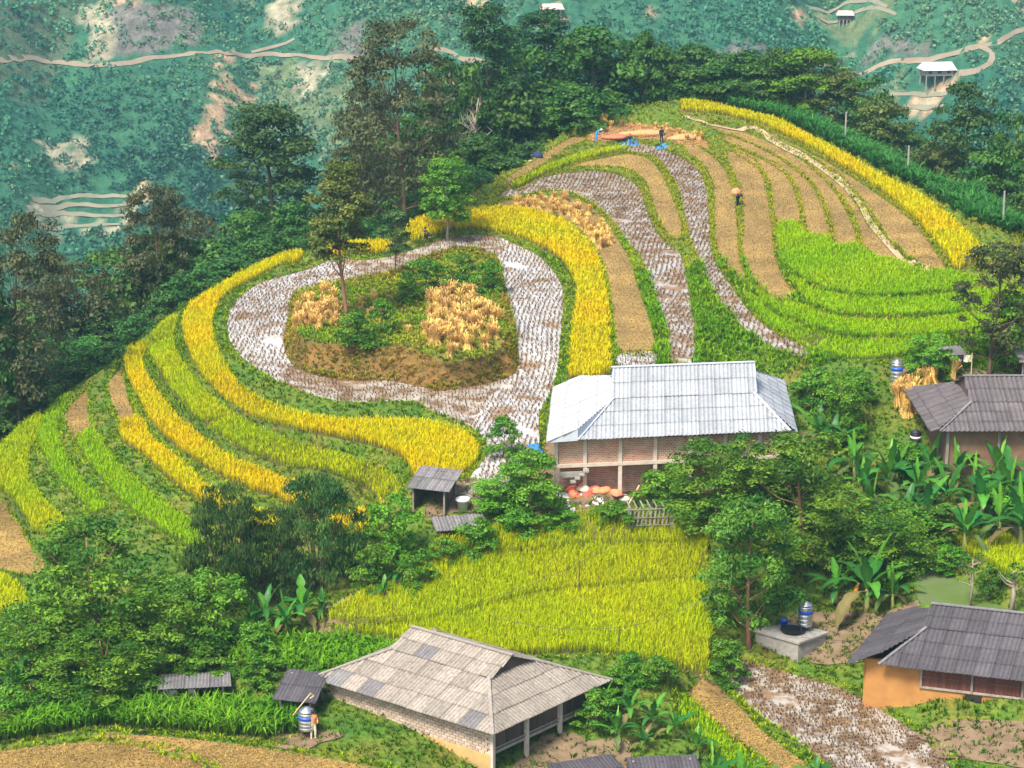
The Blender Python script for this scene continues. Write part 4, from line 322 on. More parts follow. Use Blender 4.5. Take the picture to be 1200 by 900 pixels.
CREST = [(-43.07,141.42,1.18),(-42.66,143.04,1.15),(-42.28,144.88,1.06),(-42.03,147.22,0.8),(-41.54,148.8,0.82),(-41.13,150.74,0.74),(-40.7,152.73,0.68),(-40.28,154.8,0.62),(-39.81,156.78,0.6),(-39.3,158.7,0.6),(-38.73,160.5,0.67),(-38.59,164.22,0.41),(-38.14,166.8,0.54),(-37.39,168.19,1.0),(-36.44,168.65,1.56),(-35.8,170.58,1.71),(-34.6,169.91,2.6),(-33.58,170.09,3.29),(-32.62,170.55,3.9),(-31.97,172.74,4.06),(-31.19,174.35,4.38),(-30.79,178.31,4.32),(-29.77,178.82,5.17),(-29.04,181.12,5.44),(-27.69,179.51,6.55),(-26.69,180.13,7.12),(-25.9,182.28,7.28),(-25.08,184.36,7.42),(-24.16,185.77,7.71),(-23.24,187.45,7.96),(-22.24,188.44,8.27),(-21.24,189.55,8.54),(-20.19,190.35,8.82),(-19.21,191.79,8.75),(-17.71,187.96,9.81),(-16.56,187.48,10.14),(-15.46,187.63,10.23),(-14.37,187.86,10.24),(-13.28,188.1,10.25),(-12.19,188.31,10.27),(-11.08,188.36,10.32),(-9.98,188.68,11.02),(-8.99,191.39,11.52),(-7.94,193.47,11.56),(-6.87,195.21,11.68),(-5.76,196.57,11.88),(-4.66,199.0,12.28),(-3.52,200.63,12.69),(-2.36,202.35,13.01),(-1.19,203.96,13.36),(0.0,208.58,13.38),(1.24,212.81,13.54),(2.52,216.9,13.75),(3.85,220.8,14.02),(5.21,224.49,14.34),(6.56,226.38,14.84),(7.84,225.47,15.66),(9.21,227.25,15.92),(10.65,230.06,15.74),(12.09,232.03,15.69),(13.46,232.59,15.85),(14.82,232.89,16.04),(16.09,231.81,16.3),(17.3,230.09,16.63),(18.93,233.74,16.04),(20.3,233.92,15.88),(21.56,232.94,15.78),(22.8,231.75,15.67),(24.03,230.58,15.55),(25.2,229.0,15.47),(26.38,227.64,15.37),(27.49,225.86,15.26),(28.39,222.51,15.26),(29.31,219.59,15.2),(30.2,216.69,15.1),(31.08,213.89,14.98),(31.9,210.97,14.87),(32.65,207.78,14.77),(33.41,204.81,14.64),(34.15,201.99,14.51),(34.88,199.27,14.38),(35.6,196.66,14.24),(36.49,195.09,13.93),(36.9,191.13,14.03),(37.23,187.04,14.18),(37.66,183.64,14.22),(38.14,180.66,14.23),(38.76,178.47,14.14),(39.55,177.2,13.87),(40.62,177.17,13.36),(43.49,184.82,11.23),(42.01,174.08,13.09),(42.25,170.8,13.39),(42.61,168.15,13.58),(42.98,165.65,13.74),(43.44,163.61,13.81),(43.99,161.98,13.8),(44.53,160.38,13.79),(45.06,158.82,13.78),(45.59,157.32,13.76),(46.16,155.99,13.7)]
BACK = [(-44.2,145.4,0.1),(-45.8,151.4,-1.4),(-48.0,159.4,-3.5),(-51.3,171.4,-7.3),(-55.4,186.4,-12.4),(-59.5,201.4,-17.5),(-67.7,231.4,-30.1),(-43.3,148.9,0.0),(-44.9,154.9,-1.5),(-47.0,162.9,-3.6),(-50.2,174.9,-7.4),(-54.1,189.9,-12.5),(-58.0,204.9,-17.6),(-65.9,234.9,-30.2),(-42.5,152.8,-0.2),(-44.1,158.8,-1.8),(-46.1,166.8,-3.9),(-49.1,178.8,-7.6),(-52.8,193.8,-12.7),(-56.6,208.8,-17.8),(-64.2,238.8,-30.4),(-41.7,156.7,-0.4),(-43.1,162.7,-1.9),(-45.0,170.7,-4.0),(-47.9,182.7,-7.8),(-51.5,197.7,-12.9),(-55.1,212.7,-18.0),(-62.3,242.7,-30.6),(-40.7,160.8,-0.4),(-42.1,166.8,-2.0),(-43.9,174.8,-4.1),(-46.7,186.8,-7.8),(-50.1,201.8,-12.9),(-53.5,216.8,-18.0),(-60.4,246.8,-30.6),(-39.6,164.5,-0.4),(-40.9,170.5,-1.9),(-42.6,178.5,-4.0),(-45.3,190.5,-7.8),(-48.5,205.5,-12.9),(-51.8,220.5,-18.0),(-58.3,250.5,-30.6),(-39.0,170.8,-0.5),(-40.2,176.8,-2.1),(-41.8,184.8,-4.1),(-44.3,196.8,-7.9),(-47.4,211.8,-13.0),(-50.5,226.8,-18.1),(-56.7,256.8,-30.7),(-37.2,172.6,0.5),(-38.4,178.6,-1.0),(-39.9,186.6,-3.1),(-42.3,198.6,-6.9),(-45.2,213.6,-12.0),(-48.1,228.6,-17.1),(-53.9,258.6,-29.7),(-35.3,173.9,1.6),(-36.4,179.9,-0.0),(-37.9,187.9,-2.1),(-40.1,199.9,-5.8),(-42.8,214.9,-10.9),(-45.6,229.9,-16.0),(-51.1,259.9,-28.6),(-33.3,174.6,2.9),(-34.3,180.6,1.3),(-35.7,188.6,-0.8),(-37.8,200.6,-4.5),(-40.4,215.6,-9.6),(-42.9,230.6,-14.7),(-48.1,260.6,-27.3),(-31.8,178.4,3.3),(-32.8,184.4,1.8),(-34.1,192.4,-0.3),(-36.0,204.4,-4.1),(-38.4,219.4,-9.2),(-40.8,234.4,-14.3),(-45.7,264.4,-26.9),(-30.4,182.8,4.1),(-31.3,188.8,2.6),(-32.5,196.8,0.5),(-34.3,208.8,-3.3),(-36.5,223.8,-8.4),(-38.8,238.8,-13.5),(-43.3,268.8,-26.1),(-28.2,183.5,5.5),(-29.1,189.5,4.0),(-30.2,197.5,1.9),(-31.9,209.5,-1.9),(-33.9,224.5,-7.0),(-36.0,239.5,-12.1),(-40.2,269.5,-24.7),(-26.4,186.3,6.2),(-27.2,192.3,4.7),(-28.2,200.3,2.6),(-29.7,212.3,-1.2),(-31.7,227.3,-6.3),(-33.6,242.3,-11.4),(-37.4,272.3,-24.0),(-24.6,189.8,6.7),(-25.3,195.8,5.1),(-26.3,203.8,3.0),(-27.7,215.8,-0.7),(-29.4,230.8,-5.8),(-31.2,245.8,-10.9),(-34.7,275.8,-23.5),(-22.7,192.4,7.2),(-23.3,198.4,5.7),(-24.2,206.4,3.6),(-25.4,218.4,-0.2),(-27.0,233.4,-5.3),(-28.6,248.4,-10.4),(-31.8,278.4,-23.0),(-20.6,194.3,7.8),(-21.1,200.3,6.2),(-21.9,208.3,4.1),(-23.1,220.3,0.4),(-24.5,235.3,-4.7),(-25.9,250.3,-9.8),(-28.8,280.3,-22.4),(-18.0,192.0,8.8),(-18.6,198.0,7.2),(-19.2,206.0,5.1),(-20.3,218.0,1.4),(-21.5,233.0,-3.7),(-22.8,248.0,-8.8),(-25.3,278.0,-21.4),(-15.8,191.6,9.2),(-16.2,197.6,7.6),(-16.8,205.6,5.6),(-17.7,217.6,1.8),(-18.8,232.6,-3.3),(-19.9,247.6,-8.4),(-22.1,277.6,-21.0),(-13.5,192.1,9.2),(-13.9,198.1,7.7),(-14.4,206.1,5.6),(-15.2,218.1,1.8),(-16.1,233.1,-3.3),(-17.1,248.1,-8.4),(-19.0,278.1,-21.0),(-11.3,192.4,9.3),(-11.6,198.4,7.7),(-12.0,206.4,5.6),(-12.7,218.4,1.9),(-13.5,233.4,-3.2),(-14.3,248.4,-8.3),(-15.8,278.4,-20.9),(-9.2,195.4,10.5),(-9.4,201.4,8.9),(-9.7,209.4,6.8),(-10.3,221.4,3.1),(-10.9,236.4,-2.0),(-11.5,251.4,-7.1),(-12.8,281.4,-19.7),(-7.0,199.2,10.6),(-7.2,205.2,9.1),(-7.4,213.2,7.0),(-7.8,225.2,3.2),(-8.3,240.2,-1.9),(-8.8,255.2,-7.0),(-9.7,285.2,-19.6),(-4.7,203.0,11.2),(-4.9,209.0,9.7),(-5.0,217.0,7.6),(-5.3,229.0,3.8),(-5.6,244.0,-1.3),(-5.9,259.0,-6.4),(-6.6,289.0,-19.0),(-2.4,206.4,12.0),(-2.5,212.4,10.4),(-2.6,220.4,8.3),(-2.7,232.4,4.6),(-2.8,247.4,-0.5),(-3.0,262.4,-5.6),(-3.3,292.4,-18.2),(0.0,212.6,12.3),(0.0,218.6,10.8),(0.0,226.6,8.7),(0.0,238.6,4.9),(0.0,253.6,-0.2),(0.0,268.6,-5.3),(0.0,298.6,-17.9),(2.6,220.9,12.8),(2.6,226.9,11.3),(2.7,234.9,9.3),(2.8,246.9,5.6),(3.0,261.9,0.5),(3.2,276.9,-4.6),(3.5,306.9,-17.2),(5.3,228.5,13.4),(5.4,234.5,12.0),(5.6,242.5,10.1),(5.8,254.5,6.4),(6.2,269.5,1.3),(6.5,284.5,-3.8),(7.1,314.5,-16.4),(8.0,229.5,14.8),(8.2,235.5,13.4),(8.4,243.5,11.6),(8.8,255.5,8.0),(9.2,270.5,2.9),(9.7,285.5,-2.2),(10.7,315.5,-14.8),(10.8,234.1,14.9),(11.1,240.1,13.6),(11.4,248.1,11.9),(11.9,260.1,8.3),(12.5,275.1,3.2),(13.2,290.1,-1.9),(14.4,320.1,-14.5),(13.7,236.6,15.0),(14.0,242.6,13.8),(14.4,250.6,12.2),(15.0,262.6,8.7),(15.8,277.6,3.6),(16.6,292.6,-1.5),(18.1,322.6,-14.1),(16.3,235.8,15.6),(16.7,241.8,14.5),(17.2,249.8,13.0),(18.0,261.8,9.6),(18.9,276.8,4.5),(19.8,291.8,-0.6),(21.7,321.8,-13.2),(19.2,237.7,15.4),(19.7,243.7,14.5),(20.2,251.7,13.3),(21.1,263.7,9.9),(22.2,278.7,4.8),(23.3,293.7,-0.3),(25.5,323.7,-12.9),(21.9,236.9,15.3),(22.4,242.9,14.5),(23.1,250.9,13.4),(24.1,262.9,10.2),(25.3,277.9,5.1),(26.6,292.9,-0.0),(29.1,322.9,-12.6),(24.4,234.6,15.1),(25.0,240.6,14.5),(25.7,248.6,13.6),(26.8,260.6,10.4),(28.3,275.6,5.3),(29.7,290.6,0.2),(32.5,320.6,-12.4),(26.8,231.6,15.0),(27.4,237.6,14.5),(28.3,245.6,13.7),(29.5,257.6,10.7),(31.1,272.6,5.6),(32.6,287.6,0.5),(35.8,317.6,-12.1),(28.9,226.5,14.9),(29.5,232.5,14.4),(30.5,240.5,13.6),(31.8,252.5,10.6),(33.6,267.5,5.5),(35.3,282.5,0.4),(38.7,312.5,-12.2),(30.7,220.7,14.7),(31.5,226.7,14.2),(32.5,234.7,13.5),(34.0,246.7,10.4),(35.8,261.7,5.3),(37.7,276.7,0.2),(41.5,306.7,-12.4),(32.4,215.0,14.5),(33.3,221.0,14.0),(34.4,229.0,13.3),(36.0,241.0,10.2),(38.0,256.0,5.1),(40.1,271.0,-0.0),(44.2,301.0,-12.6),(34.0,208.8,14.3),(34.9,214.8,13.7),(36.1,222.8,13.0),(37.8,234.8,9.9),(40.0,249.8,4.8),(42.2,264.8,-0.3),(46.6,294.8,-12.9),(35.5,203.3,14.0),(36.5,209.3,13.5),(37.7,217.3,12.8),(39.6,229.3,9.7),(42.0,244.3,4.6),(44.3,259.3,-0.5),(49.1,289.3,-13.1),(37.2,199.1,13.6),(38.2,205.1,13.0),(39.5,213.1,12.3),(41.5,225.1,9.2),(44.1,240.1,4.1),(46.6,255.1,-1.0),(51.6,285.1,-13.6),(37.9,191.0,13.8),(39.0,197.0,13.3),(40.5,205.0,12.6),(42.6,217.0,9.5),(45.3,232.0,4.4),(48.0,247.0,-0.7),(53.4,277.0,-13.3),(38.9,184.7,13.9),(40.0,190.7,13.3),(41.6,198.7,12.6),(43.8,210.7,9.5),(46.7,225.7,4.4),(49.5,240.7,-0.7),(55.2,270.7,-13.3),(40.4,181.2,13.5),(41.6,187.2,13.0),(43.2,195.2,12.3),(45.6,207.2,9.2),(48.6,222.2,4.1),(51.6,237.2,-1.0),(57.6,267.2,-13.6),(44.3,188.8,10.7),(45.6,194.8,8.6),(47.3,202.8,5.9),(49.8,214.8,1.8),(53.0,229.8,-3.8),(56.2,244.8,-10.1),(62.6,274.8,-22.7),(43.1,174.8,13.0),(44.5,180.8,12.5),(46.3,188.8,11.8),(48.9,200.8,8.7),(52.3,215.8,3.6),(55.6,230.8,-1.5),(62.3,260.8,-14.1),(43.9,169.6,13.4),(45.3,175.6,12.8),(47.2,183.6,12.1),(50.0,195.6,9.0),(53.5,210.6,3.9),(57.0,225.6,-1.2),(64.0,255.6,-13.8),(45.0,166.0,13.4),(46.4,172.0,12.9),(48.4,180.0,12.2),(51.3,192.0,9.1),(55.0,207.0,4.0),(58.7,222.0,-1.1),(66.0,252.0,-13.7),(46.1,162.8,13.4),(47.6,168.8,12.9),(49.7,176.8,12.2),(52.7,188.8,9.1),(56.6,203.8,4.0),(60.4,218.8,-1.1),(68.0,248.8,-13.7),(47.2,160.0,13.3),(48.8,166.0,12.8),(51.0,174.0,12.1),(54.1,186.0,9.0),(58.1,201.0,3.9),(62.1,216.0,-1.2),(70.1,246.0,-13.8)]
# ------------------------------------------------------------------ the hill: terraces laid out on a site plan (metres), banks between them
def smooth_loop(p, n=4):
    """closed Catmull-Rom curve through the outline points"""
    p = np.asarray(p, float); a, b, c, d = np.roll(p, 1, 0), p, np.roll(p, -1, 0), np.roll(p, -2, 0)
    out = []
    for k in range(n):
        t = k / n
        out.append(.5 * (2 * b + (c - a) * t + (2 * a - 5 * b + 4 * c - d) * t * t + (3 * b - a - 3 * c + d) * t ** 3))
    return np.stack(out, 1).reshape(-1, 3)
def inpoly(px, py, poly):
    r = np.zeros(px.shape, bool); j = len(poly) - 1
    for i in range(len(poly)):
        xi, yi = poly[i][0], poly[i][1]; xj, yj = poly[j][0], poly[j][1]
        c = ((yi > py) != (yj > py))
        if c.any(): r ^= c & (px < (xj - xi) * (py - yi) / (yj - yi + 1e-12) + xi)
        j = i
    return r
POLY = {n: smooth_loop(p, 4) for n, (k, p) in TERRACES.items()}
KIND = {n: k for n, (k, p) in TERRACES.items()}
NAMES = list(POLY)

pts = []; fixed = []; edges = []
for n in NAMES:
    s = len(pts); P = POLY[n]; m = len(P)
    for i, p in enumerate(P): pts.append(p); fixed.append(True); edges.append((s + i, s + (i + 1) % m))
for p in SURVEY + CREST + BACK: pts.append(np.array(p)); fixed.append(True)
allp = np.array(pts)
# jittered fill between
gx, gy = np.meshgrid(np.arange(-75, 78, 1.25), np.arange(94, 240, 1.25))
gx = gx.ravel() + rng.uniform(-.45, .45, gx.size); gy = gy.ravel() + rng.uniform(-.45, .45, gy.size)
cy = np.interp(gx, [c[0] for c in CREST], [c[1] for c in CREST])
keep = (gy < cy + 8) & (np.abs(gx) < gy * .30 + 6)
gx, gy = gx[keep], gy[keep]
ins = np.zeros(gx.shape, bool)
for n in NAMES: ins |= inpoly(gx, gy, POLY[n])
gx, gy = gx[~ins], gy[~ins]
nfix = len(pts)
xy = np.concatenate([allp[:, :2], np.stack([gx, gy], 1)])
res = delaunay_2d_cdt([Vector((float(a), float(b))) for a, b in xy], edges, [], 0, 1e-3)
V2 = np.array([(v.x, v.y) for v in res[0]]); TRI = np.array([f for f in res[2] if len(f) == 3], np.int32)
z = np.full(len(V2), np.nan); fx = np.zeros(len(V2), bool)
for i, ov in enumerate(res[3]):
    ov = [k for k in ov if k < nfix]
    if ov: z[i] = np.mean([pts[k][2] for k in ov]); fx[i] = True
E = np.array(res[1], np.int64)
# start from the nearest fixed heights, then relax the banks like a stretched sheet
fi = np.where(fx)[0]; ui = np.where(~fx)[0]
for s in range(0, len(ui), 800):
    k = ui[s:s + 800]; d2 = ((V2[k][:, None] - V2[fi][None]) ** 2).sum(2); z[k] = z[fi[d2.argmin(1)]]
deg = np.bincount(E.ravel(), minlength=len(V2)).astype(float); deg[deg == 0] = 1
for _ in range(250):
    acc = np.bincount(E[:, 0], z[E[:, 1]], len(V2)) + np.bincount(E[:, 1], z[E[:, 0]], len(V2))
    z = np.where(fx, z, acc / deg)
bank_wobble = np.zeros(len(V2)); bank_wobble[ui] = rng.normal(0, .05, len(ui)); z = z + bank_wobble
V3 = np.column_stack([V2, z])
cx = V2[TRI].mean(1)
who = np.full(len(TRI), -1)
for k, n in enumerate(NAMES): who[inpoly(cx[:, 0], cx[:, 1], POLY[n])] = k
# wind all triangles upwards
A, B, C = V3[TRI[:, 0]], V3[TRI[:, 1]], V3[TRI[:, 2]]
up = np.cross(B - A, C - A)[:, 2] < 0
TRI[up] = TRI[up][:, ::-1]
HILL = BVHTree.FromPolygons([tuple(p) for p in V3], [tuple(int(i) for i in t) for t in TRI])
def ground(x, y):
    h = HILL.ray_cast(Vector((x, y, 200)), Vector((0, 0, -1)))
    return h[0].z if h[0] is not None else 0.0

def sub(name, mask, mat):
    t = TRI[mask]; u, inv = np.unique(t, return_inverse=True)
    me = np_mesh(name, V3[u], inv.reshape(-1, 3)); me.materials.append(mat)
    return me

# bank: mown green with olive, straw and bare-earth patches
m, nt, b = new_mat('bank_grass')
f1 = noise(nt, 0.35, 5, 0.6); f2 = noise(nt, 3.5, 6, 0.7)
c1 = ramp(nt, f1, [(0.3, (.040, .12, .003)), (0.5, (.09, .15, .004)), (0.7, (.16, .14, .012))])
c2 = ramp(nt, f2, [(0.35, (.5, .5, .5)), (0.65, (1.2, 1.2, 1.2))])
nt.links.new(mix(nt, c1, c2, 1.0, 'MULTIPLY'), b.inputs['Base Color']); b.inputs['Roughness'].default_value = .9
bump(nt, b, f2, .4, .06)
soil('rice_floor', (.10, .085, .02), (.05, .045, .012))
soil('stubble_soil', (.34, .225, .062), (.19, .12, .034))
soil('damp_soil', (.25, .155, .075), (.13, .075, .035), wet=.27, water=(.40, .36, .31), scale=.9)
soil('flooded_soil', (.33, .22, .13), (.18, .11, .06), wet=.46, water=(.47, .45, .42), scale=.55)
soil('threshing_soil', (.36, .21, .095), (.28, .14, .06))
soil('mound_bank', (.22, .105, .022), (.085, .065, .012))
soil('mound_soil', (.12, .15, .012), (.19, .13, .03))
soil('yard_floor', (.24, .16, .09), (.14, .09, .05))
m, nt, b = new_mat('pond_water')
c = ramp(nt, noise(nt, .35, 4), [(0.35, (.13, .17, .07)), (0.65, (.10, .15, .035))])
nt.links.new(c, b.inputs['Base Color']); b.inputs['Roughness'].default_value = .07
bump(nt, b, noise(nt, 5, 3), .05, .02)

FLOOR = {'ripe': 'rice_floor', 'ripe_dull': 'rice_floor', 'olive': 'rice_floor', 'green': 'rice_floor', 'maize': 'rice_floor',
         'stub_dry': 'stubble_soil', 'stub_wet': 'damp_soil', 'paddy': 'flooded_soil', 'mound': 'mound_soil', 'bank': 'mound_bank', 'threshing': 'threshing_soil', 'pond': 'pond_water', 'yard': 'yard_floor'}
FNAME = {'ripe': 'terrace_field', 'ripe_dull': 'terrace_field', 'olive': 'terrace_field', 'green': 'terrace_field', 'maize': 'terrace_field', 'stub_dry': 'terrace_field',
         'stub_wet': 'terrace_field', 'paddy': 'paddy_field', 'mound': 'mound_ground', 'bank': 'mound_bank', 'threshing': 'threshing_ground', 'pond': 'pond', 'yard': 'house_yard'}
go = mesh_obj('ground', sub('ground', who == -1, MATS['bank_grass']))
tag(go, 'grassy banks between the rice terraces of the hill', kind='structure')
for k, n in enumerate(NAMES):
    if (who == k).any():
        o = mesh_obj(FNAME[KIND[n]], sub(n, who == k, MATS[FLOOR[KIND[n]]]))
        tag(o, kind='structure')

# ------------------------------------------------------------------ crops: blades of rice, stubble, maize (uncountable, one object per plot)
def pts_in(n, sp, minus=(), rot=0.3, jit=.35, row=1.0, inset=0.0):
    P = POLY[n]; lo = P.min(0); hi = P.max(0); c = (lo + hi) / 2; L = np.hypot(*(hi - lo)[:2]) / 2 + 1
    gx, gy = np.meshgrid(np.arange(-L, L, sp), np.arange(-L, L, sp * row))
    gx = gx.ravel() + rng.uniform(-jit, jit, gx.size) * sp; gy = gy.ravel() + rng.uniform(-jit, jit, gy.size) * sp * row
    gx, gy = gx + .35 * np.sin(gy * .35), gy + .45 * np.sin(gx * .21)
    x = c[0] + gx * math.cos(rot) - gy * math.sin(rot); y = c[1] + gx * math.sin(rot) + gy * math.cos(rot)
    k = inpoly(x, y, P)
    for q in minus: k &= ~inpoly(x, y, POLY[q])
    x, y = x[k], y[k]
    zz = np.array([ground(a, b) for a, b in zip(x, y)])
    return np.column_stack([x, y, zz])

def vnoise(p, s, seed=0):
    a = p[:, 0] * s + seed * 7.1; b = p[:, 1] * s + seed * 3.7
    return (np.sin(a + 1.7 * np.sin(b * .9)) + np.sin(b * 1.3 + 1.1 * np.sin(a * 1.1 + 2)) + .6 * np.sin(a * 2.7 + b * 2.1)) / 2.6

def clumps(P, nb, h, lean, w, base, tip, var=.18, hv=.2, droop=.25, rad=.05):
    """nb bent blades on each point; colours run from base to tip"""
    n = len(P); P = np.repeat(P, nb, 0); m = len(P)
    base = np.repeat(np.broadcast_to(base, (n, 3)), nb, 0); tip = np.repeat(np.broadcast_to(tip, (n, 3)), nb, 0)
    hh = np.repeat(h * (1 + hv * rng.uniform(-1, 1, n)), nb) * rng.uniform(.7, 1.1, m)
    az = rng.uniform(0, 2 * np.pi, m); d = np.column_stack([np.cos(az), np.sin(az), np.zeros(m)]); s = np.column_stack([-np.sin(az), np.cos(az), np.zeros(m)])
    le = lean * rng.uniform(.3, 1.2, m)
    ww = w * rng.uniform(.6, 1.3, m)
    Z = np.array([0, 0, 1.0])
    b0 = P + d * (rad * rng.uniform(0, 1, m))[:, None] - Z * .03
    mid = b0 + d * (le * hh * .45)[:, None] + Z * (hh * .72)[:, None]
    tp = b0 + d * (le * hh * 1.15)[:, None] + Z * (hh * (1 - droop * rng.uniform(0, 1, m)))[:, None]
    v = np.stack([b0, mid + s * ww[:, None], tp, mid - s * ww[:, None]], 1).reshape(-1, 3)
    i = np.arange(m)[:, None] * 4
    tris = np.concatenate([i + [0, 1, 3], i + [1, 2, 3]], 1).reshape(-1, 3)
    sh = (1 + var * rng.normal(0, 1, m))[:, None].clip(.4, 1.6)
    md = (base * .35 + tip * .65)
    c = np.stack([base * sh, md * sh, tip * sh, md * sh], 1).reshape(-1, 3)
    return v, tris, c.clip(0.002, .95)

def tint(P, a, b, s=.3, seed=1):
    f = (vnoise(P, s, seed) * .5 + .5 + rng.normal(0, .22, len(P))).clip(0, 1)[:, None]
    return np.array(a) * (1 - f) + np.array(b) * f

NTRI = 0
def stuff(name, v, t, c, label, cat, mat=None, parent=None):
    global NTRI
    NTRI += len(t)
    o = mesh_obj(name, np_mesh(name, v, t, None, c), mat or CROP, parent)
    if parent is None: tag(o, label, cat, kind='stuff')
    else: tag(o, kind='stuff')
    return o

CROPS = {
 'L1': 'dull olive rice on the lowest outer terrace at the left edge of the hill', 'L1c': 'yellow rice glimpsed at the left edge beside the big tree',
 'L2': 'narrow bright green rice strip, first above the olive rice at the left edge', 'L3': 'bright green rice strip between two grassy banks, below the short yellow strip',
 'L4': 'short yellow rice strip with rounded upper end on the left flank', 'L5': 'long golden rice strip curving down the left flank, below the olive one',
 'L6': 'yellow green rice strip, second below the ring paddy bank', 'L7': 'broad golden rice strip wrapping round the bank of the ring paddy',
 'L8': 'short yellow rice patch on the crest behind the island tree', 'R1': 'golden rice band sweeping over the crest and down to the tin roofed house',
 'Y': 'golden rice strip running along the upper right crest of the hill', 'G1': 'uppermost bright green rice plot on the right slope', 'G2': 'second bright green rice plot from the top on the right slope',
 'G3': 'third bright green rice plot from the top on the right slope', 'G4': 'lowest bright green rice plot on the right slope, above the water tank',
 'S1': 'thin olive rice strip curving below the threshing ground on the left crest',
 'Fa': 'uppermost step of the yellow green rice field below the tin roofed house', 'Fb': 'middle step of the yellow green rice field in front', 'Fc': 'lowest step of the yellow green rice field, behind the stone walled house',
 'N1': 'thin bright green rice strip beside the small stubble plot at lower right', 'V1': 'patch of ripe rice above the pond at the right edge'}
PAL = {  # base, tip a, tip b, height, blades
 'ripe': ((.44, .38, .003), (.84, .58, .002), (.62, .63, .003), .75), 'ripe_dull': ((.30, .37, .003), (.60, .60, .003), (.44, .58, .003), .75),
 'olive': ((.24, .34, .003), (.58, .56, .004), (.38, .54, .004), .7), 'green': ((.17, .34, .003), (.40, .56, .004), (.26, .50, .004), .55)}
for n, lab in CROPS.items():
    base, ta, tb, h = PAL[KIND[n]]
    near_ = n[0] in 'FLNVG'; fine = n[0] in 'FV'
    P = pts_in(n, 0.155 if fine else .19 if near_ else .24, rot=rng.uniform(0, 1.5), jit=.4)
    v, t, c = clumps(P, 6 if near_ else 7, h, .36, 0.015 if fine else .020 if near_ else .026, np.array(base), tint(P, ta, tb, .35, len(n)), var=.13, hv=.1)
    stuff('rice_crop', v, t, c, lab, 'rice')

STUB = {
 'P': ('stubble rows standing in the white water of the ring paddy', .21), 'R2w': ('stubble in the small flooded corner behind the tin roof', .21),
 'R3': ('stubble rows on the wide wet terrace below the threshing ground', .23), 'R5': ('stubble rows on the long whitish strip curving down to the right', .23),
 'Pd': ('brown stubble on the dry front of the ring paddy below the mound', .25), 'Pb': ('brown stubble on the dry back of the ring paddy behind the mound', .27),
 'R2': ('short stubble on the tan strip beside the golden band', .33), 'S2': ('stubble on the thin tan ledge along the left crest below the summit', .33), 'R4': ('stubble on the narrow brown strip under the threshing ground', .33), 'R6': ('stubble on the tan strip left of the stooping carrier', .33),
 'R7': ('stubble on the tan strip right of the stooping carrier', .33), 'R8': ('stubble on the short tan strip above the leftmost tip of green rice', .33), 'R9': ('stubble on the tan strip above the second tip of green rice', .33),
 'R10': ('stubble on the tan strip above the third tip of green rice', .33), 'R11': ('stubble on the tan strip left of the pale footpath', .33), 'R12': ('stubble on the tan strip between footpath and golden crest', .33),
 'L1b': ('stubble on the tan plot at the left edge of the picture', .3), 'L3s': ('stubble on the lower of two bare tan patches on the left flank', .3), 'L4s': ('stubble on the higher of two bare tan patches on the left flank', .3),
 'B1': ('stubble rows on the lower plot at the bottom left', .2), 'B2': ('stubble rows on the plot before the stone walled house', .2), 'Q1': ('stubble rows on the muddy plot beside the ochre house', .2), 'Q2': ('stubble rows on the small dry plot at lower right', .2)}
for n, (lab, sp) in STUB.items():
    wet = KIND[n] in ('paddy', 'stub_wet')
    P = pts_in(n, sp, minus=('MB', 'Pd', 'Pb') if n == 'P' else (), rot=rng.uniform(-.3, .3) + (1.2 if n in ('R3', 'R5', 'P') else .4), jit=.24, row=1.7 if wet else 1.35)
    if wet:
        P = P[(vnoise(P, .5, 3) < .78) & (rng.uniform(0, 1, len(P)) < .9)]
        v, t, c = clumps(P, 5, .25, .55, .026, np.array((.08, .05, .028)), tint(P, (.19, .12, .065), (.32, .22, .12), .6), var=.3)
    else:
        v, t, c = clumps(P, 5, .17, 1.0, .022, np.array((.17, .10, .035)), tint(P, (.40, .27, .07), (.54, .39, .12), .5), var=.35)
    stuff('stubble', v, t, c, lab, 'stubble')

# bright grass on the bunds that rim the terraces
RP = []
for n in NAMES:
    if KIND[n] in ('mound', 'bank', 'pond', 'threshing', 'yard') or n in ('Pd', 'Pb'): continue
    P = POLY[n]; Q = np.roll(P, -1, 0); L = np.linalg.norm((Q - P)[:, :2], axis=1); cen = None
    k = np.repeat(np.arange(len(P)), np.maximum(1, (L * 9).astype(int))); t_ = rng.uniform(0, 1, len(k))[:, None]
    p = P[k] * (1 - t_) + Q[k] * t_; tn = (Q - P)[k][:, :2]; tn /= np.linalg.norm(tn, axis=1)[:, None] + 1e-9
    ar_ = np.sum(P[:, 0] * Q[:, 1] - Q[:, 0] * P[:, 1]); sg = -1.0 if ar_ > 0 else 1.0
    p[:, :2] += sg * np.column_stack([-tn[:, 1], tn[:, 0]]) * rng.uniform(.05, .38, len(k))[:, None]
    RP.append(p)
RP = np.concatenate(RP); RP[:, 2] = [ground(a_, b_) for a_, b_ in RP[:, :2]]
RP = RP[np.abs(RP[:, 0]) < RP[:, 1] * .245]
rc = tint(RP, (.20, .40, .004), (.40, .44, .006), .3, 3); hi = (RP[:, 2] > 11)[:, None]; rc = np.where(hi, tint(RP, (.40, .36, .03), (.30, .34, .02), .3, 4), rc)
RP = RP[(RP[:, 2] < 11) | (rng.uniform(0, 1, len(RP)) < .6)] if False else RP
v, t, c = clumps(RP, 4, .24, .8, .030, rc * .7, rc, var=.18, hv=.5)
stuff('grass', v, t, c, 'lime green grass on the bunds rimming the terraces', 'grass')

